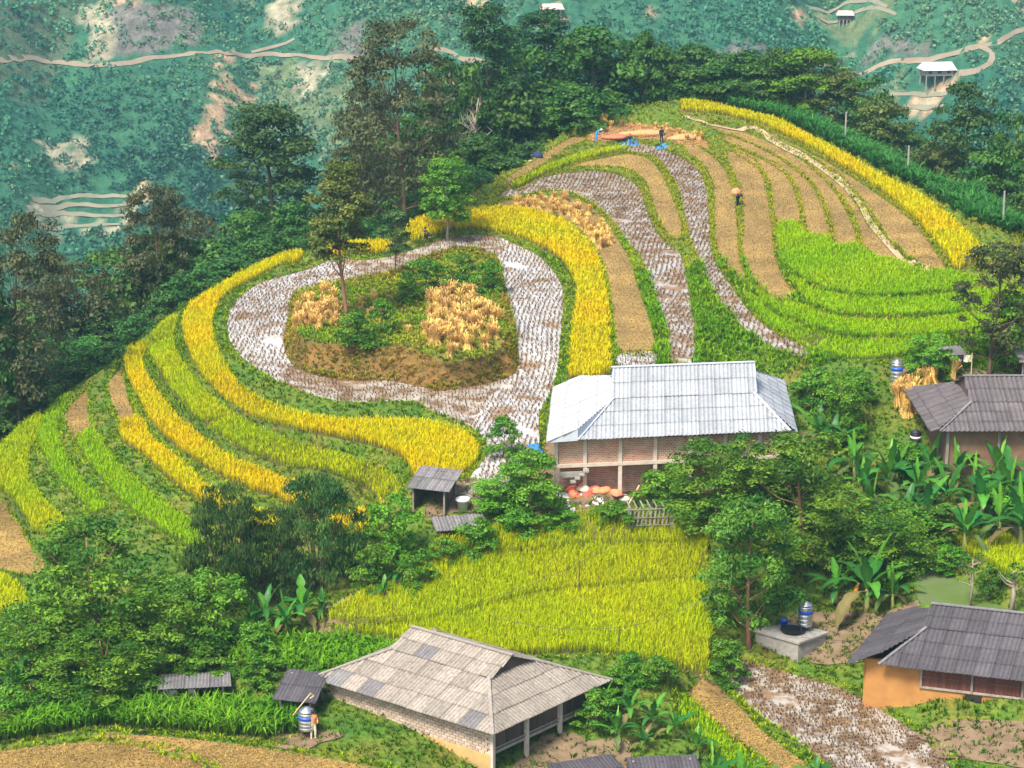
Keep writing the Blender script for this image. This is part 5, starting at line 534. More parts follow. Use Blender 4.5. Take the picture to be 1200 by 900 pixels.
# grass on the banks
ar = np.linalg.norm(np.cross(V3[TRI[:, 1]] - V3[TRI[:, 0]], V3[TRI[:, 2]] - V3[TRI[:, 0]]), axis=1) / 2
bm_ = (who == -1) & (cx[:, 1] < np.interp(cx[:, 0], [c[0] for c in CREST], [c[1] for c in CREST]) + 6) & (np.abs(cx[:, 0]) < cx[:, 1] * .25)
idx = np.where(bm_)[0]
cnt = rng.poisson(ar[idx] * 10.0); idx = np.repeat(idx, cnt)
r1 = np.sqrt(rng.uniform(0, 1, len(idx)))[:, None]; r2 = rng.uniform(0, 1, len(idx))[:, None]
GP = V3[TRI[idx, 0]] * (1 - r1) + V3[TRI[idx, 1]] * (r1 * (1 - r2)) + V3[TRI[idx, 2]] * (r1 * r2)
YARDS = [((4, 128), (20, 147)), ((17, 108), (40, 122)), ((-13, 104), (7, 121))]
kp = np.ones(len(GP), bool)
GP = GP[kp]
gt = tint(GP, (.035, .13, .002), (.12, .185, .004), .22, 5)
hi = (GP[:, 2] > 10.5)[:, None]
gt = np.where(hi & (rng.uniform(0, 1, (len(GP), 1)) < .75), tint(GP, (.40, .36, .012), (.26, .32, .008), .4, 9), gt)
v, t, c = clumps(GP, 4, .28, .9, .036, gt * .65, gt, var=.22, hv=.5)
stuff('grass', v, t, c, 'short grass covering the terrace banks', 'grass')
print('tris after crops', NTRI, len(V3), len(TRI))
ROADS = {'left':[(-138.1,537.5),(-130.8,533.0),(-123.7,537.5),(-114.1,550.5),(-102.9,547.0),(-95.8,548.5),(-89.1,553.0),(-82.2,556.5),(-74.2,561.0),(-65.3,567.5),(-54.4,567.5),(-46.2,560.5),(-38.4,556.0),(-27.4,550.0),(-12.5,544.5),(0.0,531.0)],'branch':[(-66.5,568.5),(-61.2,570.5),(-55.9,573.0)],'right':[(68.4,540.0),(78.7,554.0),(91.2,552.5),(100.1,549.0),(106.9,546.5),(113.6,544.0),(118.8,544.5),(126.8,553.0),(137.0,561.0),(145.3,552.0)],'right2':[(114.5,543.5),(116.5,540.5),(115.5,537.5),(112.3,536.5),(107.8,539.5)]}
SCARS = [('tan',[(-72.5,559.0),(-70.6,561.5),(-71.2,550.5),(-68.3,554.5),(-68.3,546.5),(-70.2,537.0),(-70.4,527.0),(-72.8,525.5),(-75.6,531.0),(-74.5,543.0)]),('tan',[(-66.8,558.5),(-65.2,559.0),(-65.5,551.0),(-67.2,549.5)]),('pale',[(-53.9,566.0),(-43.2,558.0),(-46.8,553.0),(-52.9,548.0),(-57.3,550.0),(-54.7,558.0)]),('tan',[(-113.9,507.0),(-112.2,509.5),(-111.5,505.0),(-113.0,503.0)]),('tan',[(-88.0,513.0),(-83.9,513.0),(-83.6,510.0),(-87.2,510.0)]),('pale',[(-109.7,502.0),(-86.7,511.0),(-86.5,509.5),(-109.8,500.5)]),('pale',[(-110.1,499.0),(-86.3,508.0),(-86.2,507.0),(-109.9,498.0)]),('pale',[(-110.5,496.0),(-86.9,505.5),(-87.2,504.5),(-110.5,495.5)]),('pale',[(-110.3,494.5),(-87.6,503.0),(-88.4,502.0),(-108.6,495.5)]),('purple',[(-101.6,566.5),(-82.3,575.5),(-77.7,564.0),(-87.4,556.0),(-97.2,551.0),(-102.1,555.5)]),('pale',[(-112.3,572.5),(-101.2,571.5),(-98.6,558.0),(-98.9,548.5),(-105.3,549.0),(-104.8,559.5)]),('tan',[(-100.0,571.0),(-93.8,570.0),(-93.9,568.0),(-99.7,568.5)]),('pale',[(-62.0,586.0),(-55.7,585.5),(-56.3,578.0),(-59.3,574.0),(-63.5,577.5)]),('purple',[(-44.7,570.5),(-36.8,566.5),(-36.3,557.5),(-42.8,558.0)]),('tan',[(-14.3,562.0),(-6.4,557.0),(-6.3,555.0),(-12.8,559.0)]),('pale',[(-18.2,561.0),(-14.9,559.0),(-14.9,556.0),(-18.1,557.0)]),('purple',[(50.5,538.5),(59.8,538.5),(60.4,533.5),(51.1,532.5)]),('purple',[(82.9,562.0),(101.8,554.5),(107.5,551.0),(101.2,549.5),(85.7,558.5)]),('tan',[(72.6,570.5),(74.2,572.5),(74.2,562.5),(72.4,560.5)]),('tan',[(34.6,549.5),(37.4,551.0),(35.7,543.5),(34.0,542.5)]),('tan',[(92.9,541.0),(103.8,535.0),(103.5,533.0),(92.7,539.5)]),('pale',[(91.9,544.5),(105.0,536.5),(104.8,535.5),(92.1,543.0)]),('tan',[(100.0,544.0),(107.8,539.0),(107.0,536.5),(99.7,542.0)]),('tan',[(116.2,547.5),(118.8,547.0),(118.3,544.0),(116.2,544.0)]),('tan',[(126.4,562.5),(128.9,564.0),(128.0,559.5),(126.2,559.0)]),('tan',[(7.5,543.0),(12.0,543.0),(12.4,540.5),(7.4,539.5)]),('pale',[(82.6,559.0),(86.8,559.0),(86.6,557.0),(82.3,556.5)]),('purple',[(8.2,535.0),(20.6,538.5),(24.4,531.5),(10.1,527.5)]),('pale',[(-111.0,521.0),(-101.8,526.0),(-100.0,520.0),(-108.8,514.0)]),('light',[(76.8,576.5),(97.1,566.5),(94.5,562.5),(78.2,568.5)]),('light',[(75.5,545.5),(96.7,547.0),(96.0,541.0),(74.4,536.0)]),('light',[(-65.1,565.0),(-54.3,566.0),(-54.6,543.0),(-60.7,540.5)]),('light',[(-55.1,549.5),(-38.3,554.0),(-33.0,532.0),(-51.4,529.5)])]
LEDGES = [[(-109.8,501.0),(-103.2,509.0),(-95.8,511.5),(-86.1,511.0)],[(-110.3,498.0),(-103.0,507.0),(-94.4,509.0),(-85.3,508.0)],[(-110.6,496.0),(-104.4,504.0),(-96.9,506.0),(-86.9,505.5)],[(-109.3,495.0),(-102.2,502.0),(-94.6,503.5),(-87.6,503.0)],[(92.2,544.0),(98.1,541.5),(105.4,536.5)],[(92.8,540.5),(98.6,538.0),(104.2,534.0)],[(75.2,571.5),(85.8,577.0),(94.9,566.0)],[(77.4,571.0),(87.4,572.5),(96.6,562.5)]]
FAR_SPOTS = {'stilt':(103.5,541.5),'hut':(85.2,572.0),'shed':(9.7,541.0)}
def far_z(x, y):
    """height of the mountainside across the valley"""
    t = np.maximum(y - 470, 0.0)
    g = np.clip((y - 440) / 60, 0, 1)
    return (-70 + .60 * t + .00012 * t * t + g * (10.0 * np.sin(x * .043 + 1.3 + .6 * np.sin(y * .021)) + 7.5 * np.abs(np.sin(x * .062 + y * .012 + .5)) + 2.6 * np.sin(x * .105 + y * .028) + 1.3 * np.sin(x * .23 - y * .06 + 1))
            - .045 * np.abs(x + 20) * 0 + 6 * np.sin(x * .016 + .4))
HAZE_DENSITY = 0.00023
# ------------------------------------------------------------------ valley and the mountainside beyond
xs = np.arange(-210, 211, 2.2); ys = np.concatenate([np.arange(250, 440, 8.0), np.arange(440, 690, 2.0)])
XX, YY = np.meshgrid(xs, ys); ZZ = far_z(XX, YY)
# valley side that falls away behind the hill
ZZ = np.where(YY < 440, np.minimum(ZZ, -72 + 0 * YY), ZZ)
FP = np.column_stack([XX.ravel(), YY.ravel(), ZZ.ravel()])
FP[:, 2] += rng.normal(0, .25, len(FP))
cc = tint(FP, (.020, .11, .070), (.050, .16, .08), .05, 2)  # haze tint of the distance mixed into the slope's green
cc = np.where((vnoise(FP, .02, 6) > .35)[:, None], tint(FP, (.10, .14, .08), (.07, .13, .07), .1, 4), cc)
FCOL = {'tan': (.50, .33, .20), 'pale': (.36, .33, .22), 'purple': (.17, .16, .14), 'light': (.14, .19, .09)}
bare = np.zeros(len(FP))
wob = np.column_stack([FP[:, 0] + 2.0 * vnoise(FP, .25, 8) + rng.normal(0, .8, len(FP)), FP[:, 1] + 1.2 * vnoise(FP, .3, 9) + rng.normal(0, .9, len(FP))])
for k, poly in SCARS:
    msk = inpoly(wob[:, 0], wob[:, 1], poly)
    cc[msk] = np.array(FCOL[k]) * (1 + .18 * rng.normal(0, 1, (msk.sum(), 1))).clip(.5, 1.5)
    bare[msk] = {'light': .3, 'purple': .35, 'pale': .6}.get(k, .93)
nx, ny = len(xs), len(ys)
ii = (np.arange(ny - 1)[:, None] * nx + np.arange(nx - 1)[None]).ravel()
quads = np.column_stack([ii, ii + 1, ii + nx + 1, ii + nx])
m = leaf_mat('mountain_ground', gloss=.95, trans=0, rnd=0, hue=0)
nt = m.node_tree; b = nt.nodes['Principled BSDF']; src = b.inputs['Base Color'].links[0].from_socket
fn = noise(nt, .55, 8, .72); nt.links.new(mix(nt, src, ramp(nt, fn, [(.34, (.55, .60, .58)), (.52, (.9, .9, .9)), (.68, (1.25, 1.2, 1.15))]), 1.0, 'MULTIPLY'), b.inputs['Base Color'])
bump(nt, b, fn, .9, 1.2)
fo = mesh_obj('hillside', np_mesh('hillside', FP, None, quads, cc), m)
tag(fo, kind='structure')
FARBVH = BVHTree.FromPolygons([tuple(p) for p in FP], [tuple(int(i) for i in q) for q in quads])
def fz(x, y):
    h = FARBVH.ray_cast(Vector((x, y, 300)), Vector((0, 0, -1)))
    return h[0].z if h[0] is not None else -70.0

plain('far_ledge', (.22, .20, .14), (.15, .15, .10), .3, .95)
plain('dirt_road', (.26, .205, .145), (.17, .135, .09), .2, .95)
def ribbon(name, pts, w, mat, lift=.25, zf=fz, step=2.0, kind='structure', bench=0.0):
    p = np.array(pts, float); out = []
    for i in range(len(p) - 1):
        k = max(2, int(np.hypot(*(p[i + 1] - p[i])) / step))
        for t in np.arange(k) / k:
            a, b, c, d = p[max(i - 1, 0)], p[i], p[i + 1], p[min(i + 2, len(p) - 1)]
            out.append(.5 * (2 * b + (c - a) * t + (2 * a - 5 * b + 4 * c - d) * t * t + (3 * b - a - 3 * c + d) * t ** 3))
    out.append(p[-1]); q = np.array(out)
    tn = np.gradient(q, axis=0); tn /= np.linalg.norm(tn, axis=1)[:, None] + 1e-9
    nr = np.column_stack([-tn[:, 1], tn[:, 0]])
    ww = w * (1 + .15 * np.sin(np.arange(len(q)) * .37) + .05 * rng.normal(0, 1, len(q)))
    L = q + nr * ww[:, None] / 2; Rr = q - nr * ww[:, None] / 2
    v = []
    for l, r in zip(L, Rr):
        zl, zr = zf(*l), zf(*r); zc = zf(*((l + r) / 2))
        if bench: zl = zl * (1 - bench) + zc * bench; zr = zr * (1 - bench) + zc * bench
        v += [(l[0], l[1], zl + lift), (r[0], r[1], zr + lift)]
    i = np.arange(len(q) - 1)[:, None] * 2
    o = mesh_obj(name, np_mesh(name, v, None, (i + [0, 1, 3, 2])), mat)
    tag(o, kind=kind)
    return o
for k, pl in ROADS.items(): ribbon('road', pl, 1.3 if k != 'branch' else .8, MATS['dirt_road'], .22)

for pl in LEDGES: ribbon('terrace_ledge', pl, .9, MATS['far_ledge'], .22)
# forest of the far mountainside, read as one mass
n = 38000
y = rng.uniform(445, 680, n) ** 1.0; x = rng.uniform(-1, 1, n) * (y * .31)
fp = np.column_stack([x, y, np.zeros(n)])
k = np.abs(x) < 205; fp = fp[k]
dens = .92 + .4 * vnoise(fp, .045, 11)
i = np.clip(((fp[:, 1] - 440) / 2.0).round().astype(int), 0, 124) + (len(ys) - 125); j = np.clip(((fp[:, 0] + 210) / 2.2).round().astype(int), 0, nx - 1)
dens *= 1 - .97 * bare.reshape(ny, nx)[i, j]
for pl in list(ROADS.values()) + LEDGES:
    q = np.array(pl)
    for a_, b_ in zip(q[:-1], q[1:]):
        ab = b_ - a_; tt = (((fp[:, :2] - a_) @ ab) / (ab @ ab)).clip(0, 1)
        dist = np.linalg.norm(fp[:, :2] - a_ - tt[:, None] * ab, axis=1); dens[dist < 1.5] = 0
for s in FAR_SPOTS.values(): dens[(np.abs(fp[:, 0] - s[0]) < 7) & (np.abs(fp[:, 1] - s[1] + 4) < 9)] = 0
fp = fp[rng.uniform(0, 1, len(fp)) < dens]
fp[:, 2] = [fz(a_, b_) for a_, b_ in fp[:, :2]]
sz = rng.uniform(.5, 1.25, len(fp)) * np.where(rng.uniform(0, 1, len(fp)) < .06, 1.8, 1) * (1 + .5 * (vnoise(fp, .06, 13) > .3))
tc = tint(fp, (.010, .095, .064), (.055, .19, .085), .06, 3) * (1 + .35 * vnoise(fp, .028, 31))[:, None]  # leaf green shifted to teal, distant haze painted into it
tc = np.where(((vnoise(fp, .035, 21) + rng.normal(0, .35, len(fp))) > .30)[:, None], tint(fp, (.13, .22, .10), (.075, .18, .09), .2, 5), tc)
nb = 10
m = len(fp) * nb
P = np.repeat(fp, nb, 0); S = np.repeat(sz, nb); Cc = np.repeat(tc, nb, 0)
d = rng.normal(0, 1, (m, 3)); d /= np.linalg.norm(d, axis=1)[:, None]; d[:, 2] = np.abs(d[:, 2])
ctr = P + d * S[:, None] * np.array([1, 1, 1.25]) + np.array([0, 0, .2])
nrm = d + rng.normal(0, .45, (m, 3)); nrm /= np.linalg.norm(nrm, axis=1)[:, None]
ua = np.cross(nrm, rng.normal(0, 1, (m, 3))); ua /= np.linalg.norm(ua, axis=1)[:, None]; va = np.cross(nrm, ua)
r_ = (S * rng.uniform(.30, .60, m)).clip(0, .62)[:, None]
v = np.stack([ctr + ua * r_, ctr + va * r_ * .7, ctr - ua * r_, ctr - va * r_ * .7], 1).reshape(-1, 3)
i4 = np.arange(m)[:, None] * 4
cl = np.repeat((Cc * (1 + .14 * rng.normal(0, 1, (m, 1)))).clip(.004, .6), 4, 0)
o = mesh_obj('forest', np_mesh('forest', v, None, i4 + [0, 1, 2, 3], cl), LEAF)
tag(o, 'bluish forest covering the mountainside across the valley', 'forest', kind='stuff')
NTRI += 2 * m

# valley air
hz = MB().box((0, 330, -12.5), (520, 740, 141)).build('haze', None)
m = bpy.data.materials.new('valley_haze'); m.use_nodes = True; nt = m.node_tree
nt.nodes.remove(nt.nodes['Principled BSDF'])
pv = nt.nodes.new('ShaderNodeVolumePrincipled')
pv.inputs['Color'].default_value = (.45, .85, .97, 1); pv.inputs['Density'].default_value = HAZE_DENSITY; pv.inputs['Anisotropy'].default_value = .2
nt.links.new(pv.outputs[0], nt.nodes['Material Output'].inputs['Volume'])
hz.data.materials.append(m)
tag(hz, 'pale blue haze filling the valley air', 'haze', kind='stuff')
print('tris after forest', NTRI)
TREES = [
 ('broad', -42.39, 167.0, -4.96, 16.74, 8.11, 0.54, 'dark green broadleaf tree, first from the left in the wood behind the left crest', 'tree', 'trees behind the left crest'),
 ('light', -41.44, 176, -6.62, 14.5, 8.96, 1.49, 'light green tree, second from the left in the wood behind the left crest', 'tree', 'trees behind the left crest'),
 ('brown', -38.7, 168.0, -1.21, 18.42, 7.72, 5.03, 'brownish thinly leaved tree, third from the left in the wood behind the left crest', 'tree', 'trees behind the left crest'),
 ('broad', -37.86, 170, -0.09, 3.55, 6.45, 3.66, 'dark green broadleaf tree, fourth from the left in the wood behind the left crest', 'tree', 'trees behind the left crest'),
 ('brown', -40.79, 187.0, -9.43, 16.65, 7.43, 0.59, 'brownish thinly leaved tree, fifth from the left in the wood behind the left crest', 'tree', 'trees behind the left crest'),
 ('brown', -38.65, 191.0, -7.48, 16.24, 7.98, 2.72, 'brownish thinly leaved tree, sixth from the left in the wood behind the left crest', 'tree', 'trees behind the left crest'),
 ('light', -36.4, 178, -0.92, 5.42, 6.49, 3.01, 'light green tree, seventh from the left in the wood behind the left crest', 'tree', 'trees behind the left crest'),
 ('tall', -36.25, 190, -3.89, 8.89, 6.72, 1.0, 'tall dark tree, eighth from the left in the wood behind the left crest', 'tree', 'trees behind the left crest'),
 ('broad', -37.26, 205, -9.76, 15.67, 9.47, 4.61, 'dark green broadleaf tree, ninth from the left in the wood behind the left crest', 'tree', 'trees behind the left crest'),
 ('brown', -32.27, 197.0, -2.96, 16.7, 6.45, 0.71, 'brownish thinly leaved tree, tenth from the left in the wood behind the left crest', 'tree', 'trees behind the left crest'),
 ('broad', -32.19, 200, -3.86, 12.13, 10.98, 2.46, 'dark green broadleaf tree, eleventh from the left in the wood behind the left crest', 'tree', 'trees behind the left crest'),
 ('brown', -31.62, 213.0, -7.59, 16.71, 8.38, 3.25, 'brownish thinly leaved tree, twelfth from the left in the wood behind the left crest', 'tree', 'trees behind the left crest'),
 ('broad', -27.24, 200, 1.46, 6.41, 9.66, 2.7, 'dark green broadleaf tree, thirteenth from the left in the wood behind the left crest', 'tree', 'trees behind the left crest'),
 ('broad', -26.26, 214, -2.25, 10.16, 7.96, 3.69, 'dark green broadleaf tree, fourteenth from the left in the wood behind the left crest', 'tree', 'trees behind the left crest'),
 ('tall', -25.03, 224, -4.36, 21.54, 12.58, 4.63, 'tall dark tree, fifteenth from the left in the wood behind the left crest', 'tree', 'trees behind the left crest'),
 ('broad', -21.18, 214, 1.91, 7.01, 7.48, 6.01, 'dark green broadleaf tree, sixteenth from the left in the wood behind the left crest', 'tree', 'trees behind the left crest'),
 ('olive', -14.51, 226, -1.08, 10.65, 8.37, 1.78, 'olive green tree, seventeenth from the left in the wood behind the left crest', 'tree', 'trees behind the left crest'),
 ('brown', -14.08, 208.0, 4.93, 17.0, 6.72, 4.07, 'brownish thinly leaved tree, first from the left in the grove behind the summit', 'tree', 'trees in the grove behind the summit'),
 ('broad', -12.49, 221, 0.79, 13.14, 8.63, 4.37, 'dark green broadleaf tree, second from the left in the grove behind the summit', 'tree', 'trees in the grove behind the summit'),
 ('brown', -9.89, 195.0, 9.4, 19.48, 9.84, 1.84, 'brownish thinly leaved tree, third from the left in the grove behind the summit', 'tree', 'trees in the grove behind the summit'),
 ('broad', -8.7, 206, 7.78, 5.77, 7.18, 0.01, 'dark green broadleaf tree, fourth from the left in the grove behind the summit', 'tree', 'trees in the grove behind the summit'),
 ('broad', -7.58, 222, 3.76, 14.05, 11.02, 6.11, 'dark green broadleaf tree, fifth from the left in the grove behind the summit', 'tree', 'trees in the grove behind the summit'),
 ('broad', -5.57, 222.0, 5.1, 16.81, 7.63, 1.87, 'dark green broadleaf tree, sixth from the left in the grove behind the summit', 'tree', 'trees in the grove behind the summit'),
 ('broad', -4.0, 214, 8.76, 6.73, 8.82, 1.97, 'dark green broadleaf tree, seventh from the left in the grove behind the summit', 'tree', 'trees in the grove behind the summit'),
 ('pine', -3.07, 229.0, 5.06, 21.89, 10.75, 5.6, 'tall dark layered tree, eighth from the left in the grove behind the summit', 'tree', 'trees in the grove behind the summit'),
 ('broad', -0.71, 229, 7.15, 11.42, 11.05, 3.67, 'dark green broadleaf tree, ninth from the left in the grove behind the summit', 'tree', 'trees in the grove behind the summit'),
 ('pine', 0.0, 244, 3.0, 19.86, 8.35, 2.96, 'tall dark layered tree, tenth from the left in the grove behind the summit', 'tree', 'trees in the grove behind the summit'),
 ('broad', 0.91, 236, 6.98, 14.53, 9.62, 4.86, 'dark green broadleaf tree, eleventh from the left in the grove behind the summit', 'tree', 'trees in the grove behind the summit'),
 ('pine', 3.29, 238, 9.17, 16.16, 9.65, 0.19, 'tall dark layered tree, twelfth from the left in the grove behind the summit', 'tree', 'trees in the grove behind the summit'),
 ('broad', 3.77, 232, 11.11, 7.94, 9.99, 4.44, 'dark green broadleaf tree, thirteenth from the left in the grove behind the summit', 'tree', 'trees in the grove behind the summit'),
 ('broad', 6.62, 228, 14.39, 4.58, 7.86, 2.35, 'dark green broadleaf tree, fourteenth from the left in the grove behind the summit', 'tree', 'trees in the grove behind the summit'),
 ('broad', 8.35, 236, 13.44, 9.95, 11.62, 0.57, 'dark green broadleaf tree, fifteenth from the left in the grove behind the summit', 'tree', 'trees in the grove behind the summit'),
 ('broad', 11.31, 240, 13.71, 5.57, 7.74, 4.15, 'dark green broadleaf tree, sixteenth from the left in the grove behind the summit', 'tree', 'trees in the grove behind the summit'),
 ('broad', 13.92, 238, 14.75, 7.69, 7.14, 5.85, 'dark green broadleaf tree, seventeenth from the left in the grove behind the summit', 'tree', 'trees in the grove behind the summit'),
 ('broad', 17.22, 240, 14.84, 5.17, 6.39, 1.3, 'dark green broadleaf tree, first from the left along the ridge right of the summit', 'tree', 'trees along the upper right ridge'),
 ('broad', 19.89, 240, 14.93, 6.0, 9.78, 3.96, 'dark green broadleaf tree, second from the left along the ridge right of the summit', 'tree', 'trees along the upper right ridge'),
 ('broad', 22.05, 236, 15.19, 4.6, 8.32, 1.87, 'dark green broadleaf tree, third from the left along the ridge right of the summit', 'tree', 'trees along the upper right ridge'),
 ('olive', 24.99, 240, 14.32, 6.06, 9.27, 4.66, 'olive green tree, fourth from the left along the ridge right of the summit', 'tree', 'trees along the upper right ridge'),
 ('broad', 28.08, 238, 13.87, 6.94, 7.66, 4.54, 'dark green broadleaf tree, fifth from the left along the ridge right of the summit', 'tree', 'trees along the upper right ridge'),
 ('round', 31.57, 236, 12.21, 9.02, 8.3, 1.37, 'round crowned tree, sixth from the left along the ridge right of the summit', 'tree', 'trees along the upper right ridge'),
 ('olive', 34.19, 234, 8.98, 10.17, 7.05, 5.21, 'olive green tree, seventh from the left along the ridge right of the summit', 'tree', 'trees along the upper right ridge'),
 ('broad', 36.79, 232, 5.86, 13.01, 7.39, 4.13, 'dark green broadleaf tree, eighth from the left along the ridge right of the summit', 'tree', 'trees along the upper right ridge'),
 ('olive', 37.87, 226, 4.79, 12.45, 6.83, 4.29, 'olive green tree, ninth from the left along the ridge right of the summit', 'tree', 'trees along the upper right ridge'),
 ('broad', 40.63, 226, 2.16, 12.28, 8.03, 5.15, 'dark green broadleaf tree, tenth from the left along the ridge right of the summit', 'tree', 'trees along the upper right ridge'),
 ('olive', 37.9, 226, 4.73, 7.95, 5.89, 2.69, 'olive green tree, first from the left in the wood on the far right slope', 'tree', 'trees on the far right slope'),
 ('broad', 39.36, 219, 5.23, 7.05, 5.71, 4.76, 'dark green broadleaf tree, second from the left in the wood on the far right slope', 'tree', 'trees on the far right slope'),
 ('olive', 41.91, 221, 4.07, 8.91, 6.72, 5.52, 'olive green tree, third from the left in the wood on the far right slope', 'tree', 'trees on the far right slope'),
 ('olive', 42.57, 217, 2.45, 13.23, 5.83, 0.64, 'olive green tree, fourth from the left in the wood on the far right slope', 'tree', 'trees on the far right slope'),
 ('broad', 43.77, 211, 2.76, 9.49, 6.89, 5.34, 'dark green broadleaf tree, fifth from the left in the wood on the far right slope', 'tree', 'trees on the far right slope'),
 ('tall', 44.79, 216, 0.01, 20.83, 8.56, 2.47, 'tall dark tree, sixth from the left in the wood on the far right slope', 'tree', 'trees on the far right slope'),
 ('broad', 45.51, 206, 2.69, 12.64, 7.16, 3.01, 'dark green broadleaf tree, seventh from the left in the wood on the far right slope', 'tree', 'trees on the far right slope'),
 ('broad', 47.61, 207.0, 1.76, 16.95, 6.71, 0.92, 'dark green broadleaf tree, eighth from the left in the wood on the far right slope', 'tree', 'trees on the far right slope'),
 ('broad', 47.23, 199, 4.48, 9.52, 5.72, 4.39, 'dark green broadleaf tree, ninth from the left in the wood on the far right slope', 'tree', 'trees on the far right slope'),
 ('broad', 52.3, 210, 0.74, 16.21, 8.19, 1.83, 'dark green broadleaf tree, tenth from the left in the wood on the far right slope', 'tree', 'trees on the far right slope'),
 ('shrub', -41.51, 165.7, -3.65, 4.01, 4.34, 3.02, 'low dark bush, first from the left close behind the left crest line', 'bush', 'bushes behind the left crest'),
 ('shrub', -40.37, 171.5, -3.92, 3.98, 4.77, 0.59, 'low dark bush, second from the left close behind the left crest line', 'bush', 'bushes behind the left crest'),
 ('shrub', -38.67, 175.6, -3.04, 4.11, 4.39, 3.43, 'low dark bush, third from the left close behind the left crest line', 'bush', 'bushes behind the left crest'),
 ('shrub', -36.1, 175.8, -0.05, 3.0, 5.68, 5.79, 'low dark bush, fourth from the left close behind the left crest line', 'bush', 'bushes behind the left crest'),
 ('shrub', -33.88, 178.1, 0.89, 3.27, 5.31, 3.54, 'low dark bush, fifth from the left close behind the left crest line', 'bush', 'bushes behind the left crest'),
 ('shrub', -31.98, 182.5, 1.41, 3.9, 4.54, 4.67, 'low dark bush, sixth from the left close behind the left crest line', 'bush', 'bushes behind the left crest'),
 ('shrub', -30.15, 187.9, 2.34, 3.82, 4.57, 5.95, 'low dark bush, seventh from the left close behind the left crest line', 'bush', 'bushes behind the left crest'),
 ('shrub', -27.44, 188.3, 4.36, 3.68, 5.7, 5.29, 'low dark bush, eighth from the left close behind the left crest line', 'bush', 'bushes behind the left crest'),
 ('shrub', -25.43, 193.7, 4.61, 3.24, 6.74, 4.67, 'low dark bush, ninth from the left close behind the left crest line', 'bush', 'bushes behind the left crest'),
 ('shrub', -22.81, 195.3, 6.06, 3.13, 6.32, 5.11, 'low dark bush, tenth from the left close behind the left crest line', 'bush', 'bushes behind the left crest'),
 ('shrub', -20.15, 196.4, 7.17, 3.0, 5.27, 5.15, 'low dark bush, eleventh from the left close behind the left crest line', 'bush', 'bushes behind the left crest'),
 ('shrub', -17.19, 194.6, 8.08, 3.0, 4.77, 1.59, 'low dark bush, twelfth from the left close behind the left crest line', 'bush', 'bushes behind the left crest'),
 ('shrub', -14.36, 193.8, 8.6, 3.0, 6.44, 3.03, 'low dark bush, thirteenth from the left close behind the left crest line', 'bush', 'bushes behind the left crest'),
 ('shrub', -11.76, 196.3, 8.11, 3.0, 5.07, 2.15, 'low dark bush, fourteenth from the left close behind the left crest line', 'bush', 'bushes behind the left crest'),
 ('shrub', -7.87, 200.6, 9.64, 3.0, 6.61, 1.64, 'low dark bush, fifteenth from the left close behind the left crest line', 'bush', 'bushes behind the left crest'),
 ('shrub', -4.43, 206.1, 10.51, 3.43, 6.39, 3.59, 'low dark bush, sixteenth from the left close behind the left crest line', 'bush', 'bushes behind the left crest'),
 ('shrub', -1.25, 212.6, 10.98, 3.0, 6.13, 2.0, 'low dark bush, seventeenth from the left close behind the left crest line', 'bush', 'bushes behind the left crest'),
 ('shrub', 1.72, 220.7, 11.9, 3.0, 4.93, 3.89, 'low dark bush, eighteenth from the left close behind the left crest line', 'bush', 'bushes behind the left crest'),
 ('shrub', 4.91, 229.7, 12.74, 3.0, 6.06, 3.66, 'low dark bush, nineteenth from the left close behind the left crest line', 'bush', 'bushes behind the left crest'),
 ('shrub', 8.09, 231.9, 14.24, 3.0, 7.01, 0.66, 'low dark bush, twentieth from the left close behind the left crest line', 'bush', 'bushes behind the left crest'),
 ('dead', -3.36, 217, 8.44, 11.27, 5.61, 2.78, 'pale leafless dead tree before the summit grove', 'tree', None),
 ('lone', -12.84, 165.5, 9.35, 12.3, 5.11, 2.45, 'tall lone tree with bare brown trunk on the island mound', 'tree', None),
 ('round', -5.71, 189.16, 10.35, 7.19, 4.45, 4.44, 'small round bright green tree on the crest of the golden band', 'tree', None),
 ('slim', -9.52, 179.08, 9.65, 5.37, 2.82, 0.55, 'slim dark sapling at the back of the island mound', 'tree', None),
 ('near', -23.85, 119.63, -0.17, 8.57, 8.17, 1.06, 'big leafy dark green tree, tallest at the lower left', 'tree', None),
 ('near', -19.67, 117.53, 0.18, 5.49, 6.08, 3.22, 'leafy green tree right of the big tree at lower left', 'tree', None),
 ('near', -26.77, 116.16, -0.54, 5.15, 5.79, 2.54, 'dark leafy tree behind the banana plants at the left edge', 'tree', None),
 ('near2', -17.24, 119.29, 0.76, 4.71, 4.19, 4.18, 'pale green small tree between the big tree and the bananas', 'tree', None),
 ('near', -22.56, 114.23, -0.21, 4.22, 5.7, 2.09, 'low spreading dark tree in front of the big tree at lower left', 'tree', None),
 ('bamboo', -16.84, 124.25, 1.46, 7.67, 4.7, 1.24, 'drooping dark green bamboo clump, left of two', 'tree', None),
 ('bamboo', -11.81, 126.49, 1.97, 6.75, 5.44, 5.85, 'drooping dark green bamboo clump, right of two', 'tree', None),
 ('bamboo', -14.48, 125.17, 1.65, 5.69, 3.6, 1.53, 'smaller bamboo clump between the two large ones', 'tree', None),
 ('near2', -7.18, 127.34, 2.86, 4.6, 3.64, 0.92, 'bright leafy tree left of the broken shack', 'tree', None),
 ('near2', 1.18, 131.8, 4.74, 4.37, 4.28, 1.76, 'bright green bushy tree at the left corner of the tin roofed house', 'tree', None),
 ('near2', -0.81, 132.54, 4.83, 2.26, 3.23, 2.13, 'low bright bush left of the bushy tree by the tin roofed house', 'tree', None),
 ('mango', 13.8, 120.3, 0.77, 8.73, 5.86, 1.41, 'round dense tree with reddish trunk beside the yellow green rice', 'tree', None),
